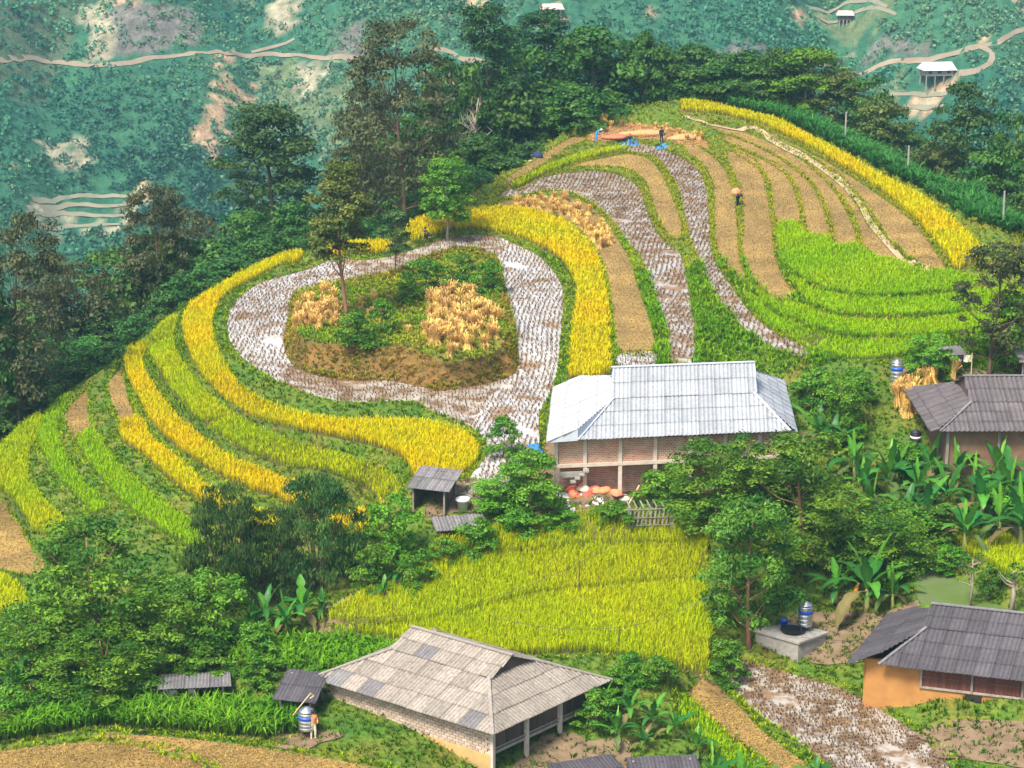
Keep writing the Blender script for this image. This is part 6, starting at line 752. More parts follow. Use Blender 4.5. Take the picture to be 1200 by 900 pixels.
 ('near', 12.54, 129.61, 4.6, 6.06, 6.59, 3.37, 'dark leafy tree in front of the tin roofed house, left of two', 'tree', None),
 ('near', 17.44, 127.49, 3.25, 8.05, 7.81, 5.88, 'large dark leafy tree below the right end of the tin roof', 'tree', None),
 ('near2', 9.93, 132.26, 4.58, 3.27, 3.76, 0.79, 'small green tree at the slatted pen below the tin roofed house', 'tree', None),
 ('near', 15.37, 130.55, 4.94, 3.89, 4.77, 2.61, 'dark tree between the two leafy trees before the tin roof', 'tree', None),
 ('near', 22.17, 126.03, 2.69, 4.35, 5.67, 4.2, 'dark tree behind the tall banana plant', 'tree', None),
 ('near2', 21.99, 142.04, 6.41, 4.74, 3.43, 5.56, 'small bright tree beside the right end of the tin roof', 'tree', None),
 ('sparse', 33.57, 149.54, 8.97, 9.49, 5.72, 6.28, 'thin dark tree with few leaves above the grey roofed house', 'tree', None),
 ('near2', 34.88, 150.98, 9.2, 5.37, 3.37, 0.9, 'dark bushy tree behind the thin leaved tree on the right', 'tree', None),
 ('near2', 28.85, 149.2, 9.19, 2.94, 3.33, 3.37, 'leafy green shrub beside the steel tank on the right slope', 'bush', None),
 ('nbush', -11.3, 158.12, 9.23, 2.45, 3.89, 5.53, 'dark green bush on the island mound', 'bush', 'bushes round the houses'),
 ('nbush', -6.84, 173.37, 9.54, 2.59, 4.1, 0.33, 'dark bush at the back of the island mound', 'bush', 'bushes round the houses'),
 ('nbush', -8.22, 170.65, 9.48, 2.07, 2.29, 3.69, 'small dark bush left of the back bush on the island mound', 'bush', 'bushes round the houses'),
 ('nbush', -1.72, 173.92, 9.55, 2.45, 2.88, 1.09, 'yellow green bush at the back right of the island mound', 'bush', 'bushes round the houses'),
 ('nbush', -3.83, 176.73, 9.61, 2.28, 3.06, 4.82, 'bright green bush between dark and yellow bushes on the island', 'bush', 'bushes round the houses'),
 ('nbush', -9.68, 160.48, 9.28, 2.62, 2.29, 5.89, 'small dark bush beside the trunk on the island mound', 'bush', 'bushes round the houses'),
 ('nbush', -2.1, 128.75, 3.9, 2.32, 3.15, 3.38, 'low hedge bush above the left end of the yellow green rice', 'bush', 'bushes round the houses'),
 ('nbush', 0.53, 130.39, 4.16, 1.73, 3.18, 0.06, 'low hedge bush below the bushy tree by the tin house', 'bush', 'bushes round the houses'),
 ('nbush', 3.19, 130.92, 4.42, 1.18, 2.66, 0.4, 'low hedge bush under the red bags', 'bush', 'bushes round the houses'),
 ('nbush', 6.39, 131.07, 4.65, 1.23, 3.19, 2.61, 'low hedge bush under the slatted pen', 'bush', 'bushes round the houses'),
 ('nbush', -4.16, 127.32, 3.59, 1.65, 2.29, 5.32, 'low bush beside the pale sheet at the rice edge', 'bush', 'bushes round the houses'),
 ('nbush', -8.19, 124.92, 2.56, 2.71, 3.07, 1.49, 'dark bush below the broken shack', 'bush', 'bushes round the houses'),
 ('nbush', -5.61, 124.54, 2.71, 2.16, 2.55, 4.2, 'dark bush with white blossoms at the edge of the yellow rice', 'bush', 'bushes round the houses'),
 ('nbush', -21.42, 117.41, -0.29, 1.83, 3.89, 2.55, 'low bush behind the small shed, left', 'bush', 'bushes round the houses'),
 ('nbush', -17.06, 115.9, 0.36, 2.06, 3.36, 1.67, 'low bush behind the small shed, right', 'bush', 'bushes round the houses'),
 ('nbush', -18.85, 118.33, 0.37, 2.36, 3.43, 4.42, 'green bush above the small shed', 'bush', 'bushes round the houses'),
 ('nbush', -14.28, 114.78, 0.84, 1.53, 2.86, 1.94, 'low bush between the small shed and the dark lean-to', 'bush', 'bushes round the houses'),
 ('nbush', -24.89, 113.96, -0.35, 2.04, 3.79, 2.34, 'low dark bush before the bananas at the left edge', 'bush', 'bushes round the houses'),
 ('nbush', -27.57, 112.09, -0.53, 2.27, 3.27, 4.81, 'low dark bush at the left edge of the picture', 'bush', 'bushes round the houses'),
 ('nbush', -14.56, 117.47, 1.25, 2.08, 2.91, 3.11, 'bush under the bananas left of the yellow field', 'bush', 'bushes round the houses'),
 ('nbush', 6.63, 114.29, 1.3, 1.53, 2.18, 4.92, 'dark bush at the lower edge of the yellow field', 'bush', 'bushes round the houses'),
 ('nbush', 8.02, 113.8, 1.25, 1.52, 2.36, 3.24, 'green bush at the lower right of the yellow field', 'bush', 'bushes round the houses'),
 ('nbush', 5.63, 113.04, 0.82, 1.52, 2.35, 1.0, 'green bush right of the stone walled house', 'bush', 'bushes round the houses'),
 ('nbush', 12.12, 117.06, 0.38, 2.08, 2.71, 2.79, 'green bush at the foot of the round dense tree', 'bush', 'bushes round the houses'),
 ('nbush', 11.54, 115.94, 0.34, 1.29, 2.12, 5.48, 'low bush at the right corner of the yellow field', 'bush', 'bushes round the houses'),
 ('nbush', 26.18, 125.59, 3.4, 1.63, 2.57, 3.55, 'bush on the far bank of the pond', 'bush', 'bushes round the houses'),
 ('nbush', 27.88, 121.4, 3.37, 1.85, 2.29, 6.06, 'bush on the near right bank of the pond', 'bush', 'bushes round the houses'),
 ('nbush', 23.77, 129.68, 3.57, 2.78, 4.75, 0.01, 'dark bush left of the pond', 'bush', 'bushes round the houses'),
 ('nbush', 26.24, 128.83, 3.87, 2.49, 4.2, 2.14, 'dark bush behind the pond', 'bush', 'bushes round the houses'),
 ('nbush', 30.1, 129.92, 4.6, 2.5, 4.22, 4.83, 'dark bush above the ripe rice at the right edge', 'bush', 'bushes round the houses'),
 ('nbush', 20.93, 147.42, 7.84, 2.44, 3.54, 4.31, 'bush at the right end of the tin roof', 'bush', 'bushes round the houses'),
 ('nbush', 23.32, 145.74, 8.32, 2.41, 2.91, 3.52, 'bush below the lowest green rice plot', 'bush', 'bushes round the houses'),
 ('nbush', 30.36, 149.29, 9.17, 1.85, 2.14, 4.17, 'bush among the laundry beside the steel tank', 'bush', 'bushes round the houses'),
 ('nbush', -0.56, 139.31, 6.37, 2.63, 2.47, 5.5, 'small bush at the left edge of the tin roof', 'bush', 'bushes round the houses'),
 ('nbush', 35.07, 141.8, 6.48, 2.96, 3.99, 4.29, 'dark bush at the right edge beside the grey roof', 'bush', 'bushes round the houses'),
 ('nbush', 25.74, 138.56, 5.14, 2.34, 3.36, 3.44, 'bush below the dried maize stalks', 'bush', 'bushes round the houses'),
 ('nbush', 16.44, 135.71, 6.06, 2.29, 3.84, 3.53, 'bush under the right eave of the tin roof', 'bush', 'bushes round the houses'),
 ('nbush', 4.62, 110.74, 0.07, 1.99, 2.77, 4.18, 'bush behind the posts of the stone walled house', 'bush', 'bushes round the houses'),
 ('nbush', -10.9, 114.3, 1.04, 1.02, 1.9, 2.03, 'low bush above the dark lean-to', 'bush', 'bushes round the houses'),
]
BANANAS = [
 (0, 20.38, 141.41, 6.01, 4.73, 0.85, 'banana plant, first from the left in the grove below the grey roof'),
 (1, 21.23, 140.45, 5.71, 4.41, 0.72, 'banana plant, second from the left in the grove below the grey roof'),
 (2, 22.36, 138.36, 4.91, 4.37, 5.61, 'banana plant, third from the left in the grove below the grey roof'),
 (3, 22.51, 135.53, 4.39, 4.3, 2.52, 'banana plant, fourth from the left in the grove below the grey roof'),
 (4, 22.65, 132.77, 3.89, 4.24, 1.7, 'banana plant, fifth from the left in the grove below the grey roof'),
 (5, 24.21, 135.89, 4.56, 4.88, 2.4, 'banana plant, sixth from the left in the grove below the grey roof'),
 (6, 25.02, 137.53, 4.88, 3.77, 4.14, 'banana plant, seventh from the left in the grove below the grey roof'),
 (7, 24.63, 131.1, 3.91, 4.47, 1.01, 'banana plant, eighth from the left in the grove below the grey roof'),
 (8, 25.86, 134.3, 4.51, 4.72, 3.06, 'banana plant, ninth from the left in the grove below the grey roof'),
 (9, 25.79, 130.76, 4.03, 4.74, 4.15, 'banana plant, tenth from the left in the grove below the grey roof'),
 (10, 27.25, 137.61, 5.15, 3.77, 4.53, 'banana plant, eleventh from the left in the grove below the grey roof'),
 (11, 27.38, 132.3, 4.62, 5.05, 0.08, 'banana plant, twelfth from the left in the grove below the grey roof'),
 (12, 28.52, 135.58, 5.24, 4.29, 5.09, 'banana plant, thirteenth from the left in the grove below the grey roof'),
 (13, 27.35, 126.59, 4.4, 4.61, 2.73, 'banana plant, fourteenth from the left in the grove below the grey roof'),
 (14, 29.19, 133.4, 5.1, 3.96, 2.74, 'banana plant, fifteenth from the left in the grove below the grey roof'),
 (15, 29.15, 130.46, 4.7, 5.7, 3.53, 'banana plant, sixteenth from the left in the grove below the grey roof'),
 (16, 31.13, 135.49, 5.26, 4.46, 1.76, 'banana plant, seventeenth from the left in the grove below the grey roof'),
 (17, 29.69, 127.93, 4.47, 4.64, 5.57, 'banana plant, eighteenth from the left in the grove below the grey roof'),
 (18, 31.03, 131.8, 4.79, 5.58, 1.33, 'banana plant, nineteenth from the left in the grove below the grey roof'),
 (19, 30.67, 126.48, 4.44, 5.67, 3.41, 'banana plant, twentieth from the left in the grove below the grey roof'),
 (20, 33.93, 137.2, 5.29, 4.33, 1.06, 'banana plant, twenty-first from the left in the grove below the grey roof'),
 (0, 20.91, 122.59, 1.84, 5.75, 3.87, 'tall banana plant with hanging orange flower beside the steel tank'),
 (1, 19.31, 123.76, 1.92, 3.77, 5.66, 'banana plant left of the tall one beside the steel tank'),
 (2, 22.37, 122.37, 2.19, 3.73, 5.54, 'banana plant right of the tall one beside the steel tank'),
 (1, -14.33, 120.76, 1.39, 3.91, 0.85, 'banana plant with one raised bright leaf left of the yellow field'),
 (2, -13.11, 120.05, 1.35, 3.48, 3.92, 'banana plant at the left tip of the yellow field, nearest the camera'),
 (3, -12.25, 121.48, 1.47, 3.88, 5.61, 'banana plant with pale stem left of the yellow field'),
 (4, -11.11, 121.69, 1.76, 2.56, 1.26, 'banana plant touching the left tip of the yellow field'),
 (5, -15.05, 120.08, 1.34, 2.85, 2.6, 'low banana plant under the left bamboo'),
 (0, -26.62, 116.12, -0.52, 4.13, 4.48, 'banana plant with one pale upright leaf at the left edge'),
 (1, -27.76, 115.14, -0.61, 3.85, 4.64, 'low banana plant in the corner at the left edge'),
 (2, -25.24, 117.54, -0.35, 3.75, 2.83, 'banana plant right of the pale leafed one at the left edge'),
 (3, -29.23, 118.48, -0.75, 3.42, 4.01, 'banana plant cut by the left edge of the picture'),
 (0, 4.86, 111.06, 0.18, 2.49, 4.2, 'small banana plant, first from the left beside the stone walled house'),
 (1, 5.57, 109.21, -0.32, 2.56, 2.22, 'small banana plant, second from the left beside the stone walled house'),
 (2, 6.36, 110.6, 0.14, 2.98, 4.1, 'small banana plant, third from the left beside the stone walled house'),
 (3, 7.04, 108.64, -0.46, 2.07, 3.63, 'small banana plant, fourth from the left beside the stone walled house'),
 (4, 7.59, 110.28, 0.03, 2.73, 4.38, 'small banana plant, fifth from the left beside the stone walled house'),
 (5, 8.71, 109.67, -0.34, 2.62, 3.21, 'small banana plant, sixth from the left beside the stone walled house'),
 (6, 9.72, 107.91, -0.61, 2.45, 2.11, 'small banana plant, seventh from the left beside the stone walled house'),
 (0, 10.38, 105.05, -0.96, 3.12, 2.73, 'small banana plant at the bottom edge, first from the left'),
 (1, 11.78, 103.69, -0.53, 2.94, 5.79, 'small banana plant at the bottom edge, second from the left'),
 (2, 15.45, 103.48, -0.43, 2.74, 1.18, 'small banana plant at the bottom edge, third below the muddy plot'),
 (3, 13.17, 102.5, -0.43, 2.58, 0.93, 'small banana plant at the bottom edge, fourth below the muddy plot'),
 (2, -6.67, 125.25, 2.71, 2.44, 0.08, 'small banana plant beside the tangled bush left of the yellow field'),
 (3, -7.59, 123.45, 2.58, 1.88, 5.35, 'smallest banana plant at the left edge of the yellow field'),
]
SHEAVES = [
 ('small straw sheaf among those drying on the right half of the island mound', 'straw sheaves on the right of the island', [(-5.28,170.13,9.52,1.26,3.05),(-1.61,164.63,9.41,1.38,5.04),(-1.42,163.93,9.4,1.27,3.52),(-5.53,163.87,9.4,1.46,5.71),(-6.38,160.69,9.33,1.1,0.85),(-5.64,158.2,9.28,1.48,3.27),(-4.43,163.7,9.39,1.4,4.69),(-6.47,169.83,9.52,1.42,3.1),(-2.78,158.53,9.29,1.28,4.61),(-3.62,169.47,9.51,1.01,6.24),(-6.42,160.16,9.32,1.43,1.45),(-6.42,165.94,9.44,1.1,2.9),(-3.98,155.51,9.23,0.97,5.93),(-4.6,159.48,9.31,0.9,2.81),(-2.71,161.38,9.35,1.38,0.96),(-4.27,161.66,9.35,0.92,5.25),(-4.37,169.12,9.5,1.03,4.09),(-5.02,168.85,9.5,1.34,3.72),(-1.43,159.98,9.32,1.08,2.04),(-6.1,169.19,9.5,1.26,4.59),(-5.02,167.06,9.46,1.38,6.02),(-2.29,163.99,9.4,1.16,3.98),(-4.26,164.51,9.41,1.06,3.69),(-5.43,163.21,9.38,1.44,3.18),(-5.27,159.61,9.31,1.08,0.75),(-5.93,158.23,9.28,0.91,0.35),(-1.18,158.44,9.29,1.12,1.21),(-1.62,158.34,9.28,1.3,3.33),(-3.82,172.61,9.58,0.94,3.74),(-2.4,161.38,9.35,1.35,1.85),(-4.62,168.71,9.5,1.12,1.67),(-5.31,159.73,9.31,1.14,2.14),(-5.59,171.06,9.54,1.2,3.61),(-4.59,162.09,9.36,1.31,5.12),(-5.15,161.05,9.34,0.93,0.41),(-2.19,166.52,9.45,1.2,2.83),(-5.37,157.02,9.26,1.1,2.64),(-4.98,159.21,9.3,1.32,2.41),(-3.77,166.0,9.44,1.24,3.73),(-3.18,156.24,9.24,1.47,0.32),(-4.7,173.57,9.59,1.12,5.04),(-2.72,162.57,9.37,0.95,5.1),(-3.19,167.93,9.48,1.37,0.25),(-5.37,158.31,9.28,0.93,0.83),(-3.67,159.81,9.31,1.25,0.23),(-4.94,159.88,9.32,1.11,1.22),(-3.31,156.1,9.24,1.32,1.76),(-3.05,171.83,9.56,1.2,1.65),(-2.3,166.42,9.45,1.38,6.15),(-4.5,163.4,9.39,1.0,0.68),(-3.33,171.96,9.56,1.3,4.73),(-4.45,165.92,9.44,1.32,4.95),(-6.08,167.47,9.47,0.93,1.48),(-4.15,156.77,9.25,1.2,2.19),(-2.07,156.92,9.25,0.99,3.25),(-6.0,170.52,9.53,1.22,1.59),(-2.05,166.63,9.45,1.01,3.95),(-5.39,173.0,9.58,1.5,1.16),(-5.88,164.29,9.41,0.9,4.96),(-1.1,163.57,9.39,1.46,5.63),(-4.74,159.1,9.3,1.22,4.92),(-3.76,157.13,9.26,1.39,3.68),(-3.76,165.3,9.43,1.29,1.23),(-4.05,161.01,9.34,1.08,1.36),(-5.81,158.02,9.28,1.43,5.24),(-2.56,161.84,9.35,0.93,5.53),(-3.84,160.26,9.32,0.97,4.68),(-2.55,163.29,9.38,1.29,1.44),(-3.96,172.56,9.57,1.07,1.79),(-5.73,165.59,9.43,0.94,0.16),(-4.47,154.61,9.21,1.34,2.69),(-5.73,171.79,9.56,1.15,4.1),(-1.91,164.65,9.41,1.41,5.09),(-1.8,167.32,9.47,1.18,1.01),(-4.1,170.87,9.54,1.19,1.14),(-4.16,163.08,9.38,0.97,3.13),(-5.15,172.67,9.58,1.15,4.19),(-4.78,159.74,9.31,1.37,0.09),(-5.53,168.33,9.49,1.26,3.06),(-3.55,172.83,9.58,1.07,1.01),(-2.31,160.32,9.32,1.08,5.5),(-4.4,160.6,9.33,1.47,3.19),(-5.78,161.98,9.36,0.91,5.14),(-5.01,172.22,9.57,0.99,5.2),(-4.99,173.33,9.59,0.99,2.74),(-5.65,170.48,9.53,1.06,5.51),(-3.95,159.28,9.3,1.21,5.94),(-5.75,168.92,9.5,1.2,3.19),(-4.84,167.87,9.48,0.95,3.15),(-1.8,156.88,9.25,1.15,6.15),(-5.74,157.44,9.27,1.46,4.08),(-3.81,172.82,9.58,1.12,5.81),(-6.29,171.45,9.55,0.92,3.11),(-3.16,163.25,9.38,1.43,4.27),(-2.95,161.88,9.36,1.2,0.47),(-5.97,161.07,9.34,1.03,2.61),(-2.89,161.93,9.36,1.05,1.68),(-5.71,160.71,9.33,1.33,0.83),(-5.29,171.2,9.55,1.27,1.86),(-2.9,161.23,9.34,1.47,4.54),(-1.28,162.23,9.36,0.9,2.05),(-2.43,167.1,9.46,1.29,0.74),(-2.97,166.22,9.44,1.47,0.45),(-4.43,158.72,9.29,1.14,2.9),(-4.94,172.31,9.57,1.09,5.51),(-2.29,167.78,9.48,1.3,4.99),(-4.87,158.51,9.29,1.28,5.48),(-1.69,165.63,9.43,1.34,4.99),(-6.27,171.07,9.54,1.17,1.59),(-3.03,170.3,9.53,1.27,4.78)]),
 ('small straw sheaf among those drying at the left end of the island mound', 'straw sheaves on the left of the island', [(-15.71,165.49,9.39,1.24,5.8),(-14.84,167.48,9.43,1.03,4.55),(-15.11,173.02,9.53,1.03,1.05),(-15.22,168.33,9.44,0.95,3.33),(-14.69,168.91,9.45,1.34,0.64),(-16.34,163.66,9.35,1.19,4.72),(-13.53,166.39,9.42,1.33,4.07),(-15.01,166.54,9.41,1.43,2.17),(-15.36,166.97,9.41,1.23,0.38),(-15.13,173.96,9.44,1.08,2.78),(-14.74,165.55,9.39,1.21,0.15),(-15.36,163.21,9.35,1.1,5.19),(-14.83,165.59,9.39,1.25,6.17),(-16.32,166.99,9.41,1.37,2.98),(-16.22,169.68,9.46,1.11,1.93),(-15.27,167.86,9.43,0.91,5.49),(-15.69,168.34,9.44,1.01,5.83),(-14.63,169.51,9.47,1.07,2.66),(-15.27,164.13,9.36,1.41,0.27),(-13.5,163.38,9.36,0.92,2.81),(-14.1,165.79,9.4,0.9,4.8),(-15.73,170.75,9.48,1.06,0.65),(-15.88,169.54,9.46,1.13,2.13),(-14.06,171.21,9.5,1.44,2.47),(-15.94,163.16,9.34,1.37,1.37),(-15.62,165.68,9.39,1.36,5.37),(-15.03,165.63,9.39,1.32,0.97),(-15.83,164.76,9.37,1.28,4.07),(-14.83,163.21,9.35,1.19,5.69),(-15.16,167.33,9.42,0.94,5.99),(-14.71,166.77,9.42,1.3,0.28),(-14.37,164.98,9.38,1.08,0.79),(-14.99,173.68,9.47,1.06,0.17),(-16.06,170.32,9.47,1.22,4.3),(-14.44,167.88,9.44,1.3,4.15),(-14.61,162.63,9.34,1.42,3.02),(-15.49,166.94,9.41,1.24,1.98),(-13.71,168.22,9.45,1.22,5.4),(-13.71,164.08,9.37,1.27,4.75),(-14.84,167.57,9.43,1.38,1.01)]),
 ('small straw sheaf right of the lone trunk on the island mound', 'straw sheaves beside the lone trunk', [(-11.98,170.68,9.51,0.65,6.11),(-10.84,167.17,9.45,0.77,1.36),(-10.07,167.17,9.45,0.61,4.81),(-11.02,171.48,9.53,0.69,4.61),(-11.72,168.86,9.48,0.76,3.33),(-11.65,167.54,9.45,0.77,4.33),(-10.83,170.6,9.52,0.84,2.5),(-10.1,169.74,9.5,0.64,2.92),(-11.12,166.78,9.44,0.68,5.59)]),
 ('small straw sheaf in the middle of the island mound', 'straw sheaves amid the island', [(-7.92,160.99,9.34,0.63,2.61),(-7.75,160.51,9.33,0.52,4.95),(-7.83,161.23,9.34,0.69,2.7),(-8.17,163.45,9.39,0.52,0.6),(-7.78,161.46,9.35,0.57,6.01)]),
 ('straw sheaf in the curved row above the golden band', 'straw sheaves above the golden band', [(8.26,188.44,10.88,1.03,1.97),(4.73,198.3,11.35,0.71,3.18),(6.9,187.44,10.84,0.95,1.13),(6.23,194.49,11.16,1.09,5.96),(7.76,185.54,10.75,1.02,5.68),(2.64,202.0,11.53,0.87,1.36),(6.21,191.39,11.02,1.1,4.33),(4.93,201.51,11.49,0.88,5.63),(4.5,196.62,11.27,0.94,2.87),(7.11,190.84,10.99,1.03,3.7),(2.07,201.59,11.52,0.75,3.74),(4.26,198.9,11.38,0.75,3.35),(7.73,192.71,11.08,0.88,4.79),(6.87,196.6,11.26,1.05,0.22),(6.77,193.76,11.13,0.85,5.93),(0.88,199.25,11.42,0.7,4.2),(4.92,202.08,11.52,1.1,0.83),(2.06,199.44,11.42,1.07,0.53),(3.55,197.14,11.3,0.98,3.38),(6.96,196.53,11.25,0.69,0.01),(6.99,187.09,10.82,1.09,4.72),(1.35,200.57,11.48,0.69,1.25),(7.92,191.36,11.01,0.79,3.62),(5.58,196.63,11.27,0.68,4.41),(4.99,201.59,11.49,0.9,0.91),(5.11,196.65,11.27,1.02,1.59),(5.63,197.4,11.3,0.96,3.61),(5.89,200.26,11.43,0.68,1.5),(7.7,187.34,10.83,1.09,5.48),(7.44,184.82,10.71,1.01,0.96),(5.94,197.5,11.3,1.09,1.78),(3.65,199.74,11.42,1.09,5.64),(3.78,202.07,11.52,1.05,5.28),(8.23,187.8,10.85,0.87,2.37),(5.63,194.89,11.19,1.11,2.93),(7.69,186.06,10.77,0.77,0.79),(7.55,185.27,10.74,0.92,4.57),(1.28,199.55,11.43,0.9,4.96),(2.51,199.15,11.4,0.79,4.82),(3.0,201.3,11.5,0.74,6.04),(8.36,186.29,10.78,1.0,5.62),(1.5,201.17,11.5,0.79,0.64),(4.26,200.82,11.46,0.68,5.57),(5.69,194.09,11.15,1.04,6.0),(3.52,198.25,11.35,1.1,1.9),(2.04,200.51,11.47,0.7,1.02),(3.37,198.16,11.35,0.98,5.59),(6.54,190.46,10.98,1.07,0.74),(6.12,197.62,11.31,0.76,2.38),(7.33,187.71,10.85,1.05,1.54),(3.59,199.65,11.42,0.77,5.29),(6.75,189.82,10.95,0.83,0.27),(6.99,190.09,10.96,0.85,2.14),(7.04,187.57,10.84,1.0,3.11),(6.97,196.7,11.26,1.06,3.5),(0.57,200.37,11.47,1.0,0.03),(6.73,191.88,11.04,1.09,3.46),(5.95,193.6,11.12,0.74,3.0),(8.28,190.65,10.98,0.73,3.39),(0.4,200.72,11.49,0.92,5.34)]),
 ('dried maize stalk bundle standing between the steel tank and the grey roof', 'dried maize bundles by the grey roof', [(27.92,148.07,8.95,0.88,5.79),(28.44,148.46,9.02,0.84,0.39),(27.14,145.28,7.87,1.17,2.82),(27.05,144.63,7.61,0.91,1.72),(26.84,146.71,8.43,1.17,3.26),(29.25,148.37,8.93,0.98,1.94),(27.27,145.51,7.96,0.86,3.17),(27.43,144.95,7.74,0.86,2.19),(29.24,147.77,8.73,1.12,6.15),(27.67,146.52,8.34,0.76,5.03),(27.67,146.19,8.21,0.85,4.2),(28.73,147.94,8.8,1.03,2.35),(26.53,145.99,8.13,0.96,1.4),(29.34,148.15,8.85,1.09,5.89),(26.52,145.03,7.76,0.81,0.64),(26.73,144.59,7.59,0.77,2.87),(26.94,146.39,8.31,0.86,2.14),(28.83,147.67,8.7,0.8,0.64),(27.58,146.14,8.2,0.99,1.49),(30.1,148.87,9.09,0.79,0.54),(27.6,147.54,8.77,0.96,2.72),(26.71,145.4,7.91,0.86,0.88),(26.38,145.82,8.06,1.17,2.9),(26.69,144.56,7.58,0.77,1.7),(30.53,148.75,9.06,1.18,2.5),(27.29,146.93,8.53,0.78,4.56),(29.25,148.01,8.81,0.77,4.67),(27.0,145.48,7.95,1.13,2.22),(28.76,148.13,8.87,1.04,1.23),(27.49,145.37,7.9,1.15,4.18),(27.05,145.5,7.95,1.24,1.37),(26.88,146.49,8.35,0.88,4.69),(27.74,147.16,8.6,1.03,1.86),(26.44,146.41,8.28,0.97,5.84)]),
 ('straw heap on the threshing ground at the summit', 'straw heaps on the threshing ground', [(17.12,222.97,14.07,0.8,0.7),(18.5,222.75,14.05,0.85,6.04),(11.29,229.11,14.24,0.68,0.61),(9.6,227.29,14.45,0.82,1.89),(18.88,221.7,14.04,0.96,5.93),(13.18,227.33,14.18,0.63,6.06),(9.43,227.12,14.38,0.78,1.09),(16.88,224.35,14.1,0.83,1.55),(16.06,225.3,14.13,0.67,1.36),(17.63,221.65,14.04,0.67,4.61),(10.13,227.29,14.27,0.9,4.41),(15.51,225.54,14.13,0.85,5.7),(17.6,221.06,14.02,0.78,2.83),(14.81,227.59,14.18,0.78,1.49),(15.95,227.04,14.16,0.79,0.36),(12.41,229.29,14.26,0.68,1.23)]),
 ('dried maize bundle under the shed roof at the right edge', 'maize bundles at the right edge', [(36.89,151.94,9.32,1.1,1.17),(36.84,151.72,9.26,0.88,4.51),(35.82,151.31,9.24,0.8,3.36),(37.03,153.55,9.77,1.11,0.75),(36.76,150.56,8.93,1.04,2.82)]),
]
FOOTPATH = [(17.65, 228.51), (20.38, 226.3), (24.27, 224.07), (25.9, 219.19), (27.92, 211.62), (29.5, 205.02), (30.25, 199.13), (30.54, 191.72), (30.42, 185.13), (30.67, 177.66), (31.25, 172.85), (32.78, 169.24)]
SPOTS = {'tank_hill': (26.54, 147.71, 8.73), 'tank_mid': (17.12, 121.15, 1.28), 'tank_front': (-10.93, 109.13, 0.26), 'tank_grove': (26.71, 140.52, 6.04), 'platform_a': (14.18, 120.61, 0.96), 'platform_b': (16.45, 118.75, 0.51), 'platform_c': (18.26, 120.3, 1.09), 'platform_d': (16.28, 121.68, 1.44), 'person_stand': (14.98, 220.93, 13.95), 'person_sit': (11.88, 222.23, 13.92), 'person_blue': (8.48, 221.21, 14.08), 'carrier': (19.95, 193.53, 12.56), 'bundle_a': (2.51, 215.49, 13.41), 'person_b': (-7.6, 188.23, 11.19), 'person_tank': (-10.59, 108.88, 0.27), 'post_a': (31.47, 210.8, 14.78), 'post_b': (35.3, 197.14, 14.28), 'post_c': (39.36, 175.2, 13.53), 'pole_f1': (3.98, 124.57, 2.58), 'pole_f2': (-8.97, 119.5, 1.63), 'pole_f3': (-1.33, 119.28, 1.87), 'pole_f4': (6.05, 117.32, 1.89), 'hen': (-19.87, 109.89, -0.09), 'shack': (-5.07, 131.27, 4.63), 'bucket': (-3.22, 132.17, 4.77), 'pen': (8.87, 132.7, 5.39), 'bags': (5.35, 132.14, 5.86), 'shed_l': (-17.61, 113.91, 0.13), 'leanto': (-11.38, 111.59, 0.5), 'shed_b1': (3.35, 106.51, -1.12), 'shed_b2': (7.94, 106.09, -1.16), 'shed_r': (34.93, 151.21, 9.32), 'hut_r': (31.15, 150.4, 9.53), 'sheet': (-4.46, 128.9, 3.9), 'logs': (-8.52, 122.04, 2.53), 'hose': (-1.79, 106.99, -0.47), 'tarp': (2.32, 144.53, 6.61), 'rack': (-12.73, 109.69, -0.0), 'dead1': (26.44, 119.9, 3.36), 'dead2': (28.51, 118.57, 3.36), 'yard_r': (20.42, 120.92, 1.48), 'laundry': (29.79, 149.49, 9.29)}
# ------------------------------------------------------------------ trees, bushes, bananas
plain('bark', (.16, .10, .06), (.07, .045, .03), 6, .95, bump_s=.5, stretch=(1, 1, .3))
plain('red_bark', (.28, .13, .07), (.15, .08, .05), 6, .95, bump_s=.5, stretch=(1, 1, .3))
plain('pale_bark', (.33, .27, .21), (.22, .17, .13), 6, .95, bump_s=.4, stretch=(1, 1, .3))
plain('banana_stem', (.22, .26, .06), (.16, .13, .05), 8, .7, stretch=(1, 1, .2))

def leaves(ctr, rad, n, size, col, var=.25, up=.35, elong=.5, flat=.8, droop=0.0):
    """leaf rhombs scattered round each clump centre"""
    k = len(ctr); m = k * n
    C = np.repeat(ctr, n, 0); Rr = np.repeat(rad, n)
    d = rng.normal(0, 1, (m, 3)); d /= np.linalg.norm(d, axis=1)[:, None]
    d[:, 2] = np.where(d[:, 2] < -.2, -d[:, 2] * .6, d[:, 2])
    p = C + d * (Rr * rng.uniform(.35, 1.05, m))[:, None] * np.array([1, 1, flat])
    nr = d + np.array([0, 0, up]) + rng.normal(0, .5, (m, 3)); nr /= np.linalg.norm(nr, axis=1)[:, None]
    ua = np.cross(nr, rng.normal(0, 1, (m, 3)))
    if droop: ua = ua * (1 - droop) + np.array([0, 0, -1]) * droop
    ua /= np.linalg.norm(ua, axis=1)[:, None] + 1e-9; va = np.cross(nr, ua); va /= np.linalg.norm(va, axis=1)[:, None] + 1e-9
    s = (size * rng.uniform(.6, 1.35, m))[:, None]
    v = np.stack([p - ua * s * .5, p + va * s * elong * .5, p + ua * s * .5, p - va * s * elong * .5], 1).reshape(-1, 3)
    q = np.arange(m)[:, None] * 4 + [0, 1, 2, 3]
    ct = np.repeat(col, n, 0) * (1 + var * rng.normal(0, 1, (m, 1))).clip(.45, 1.7)
    return v, q, np.repeat(ct.clip(.004, .7), 4, 0)

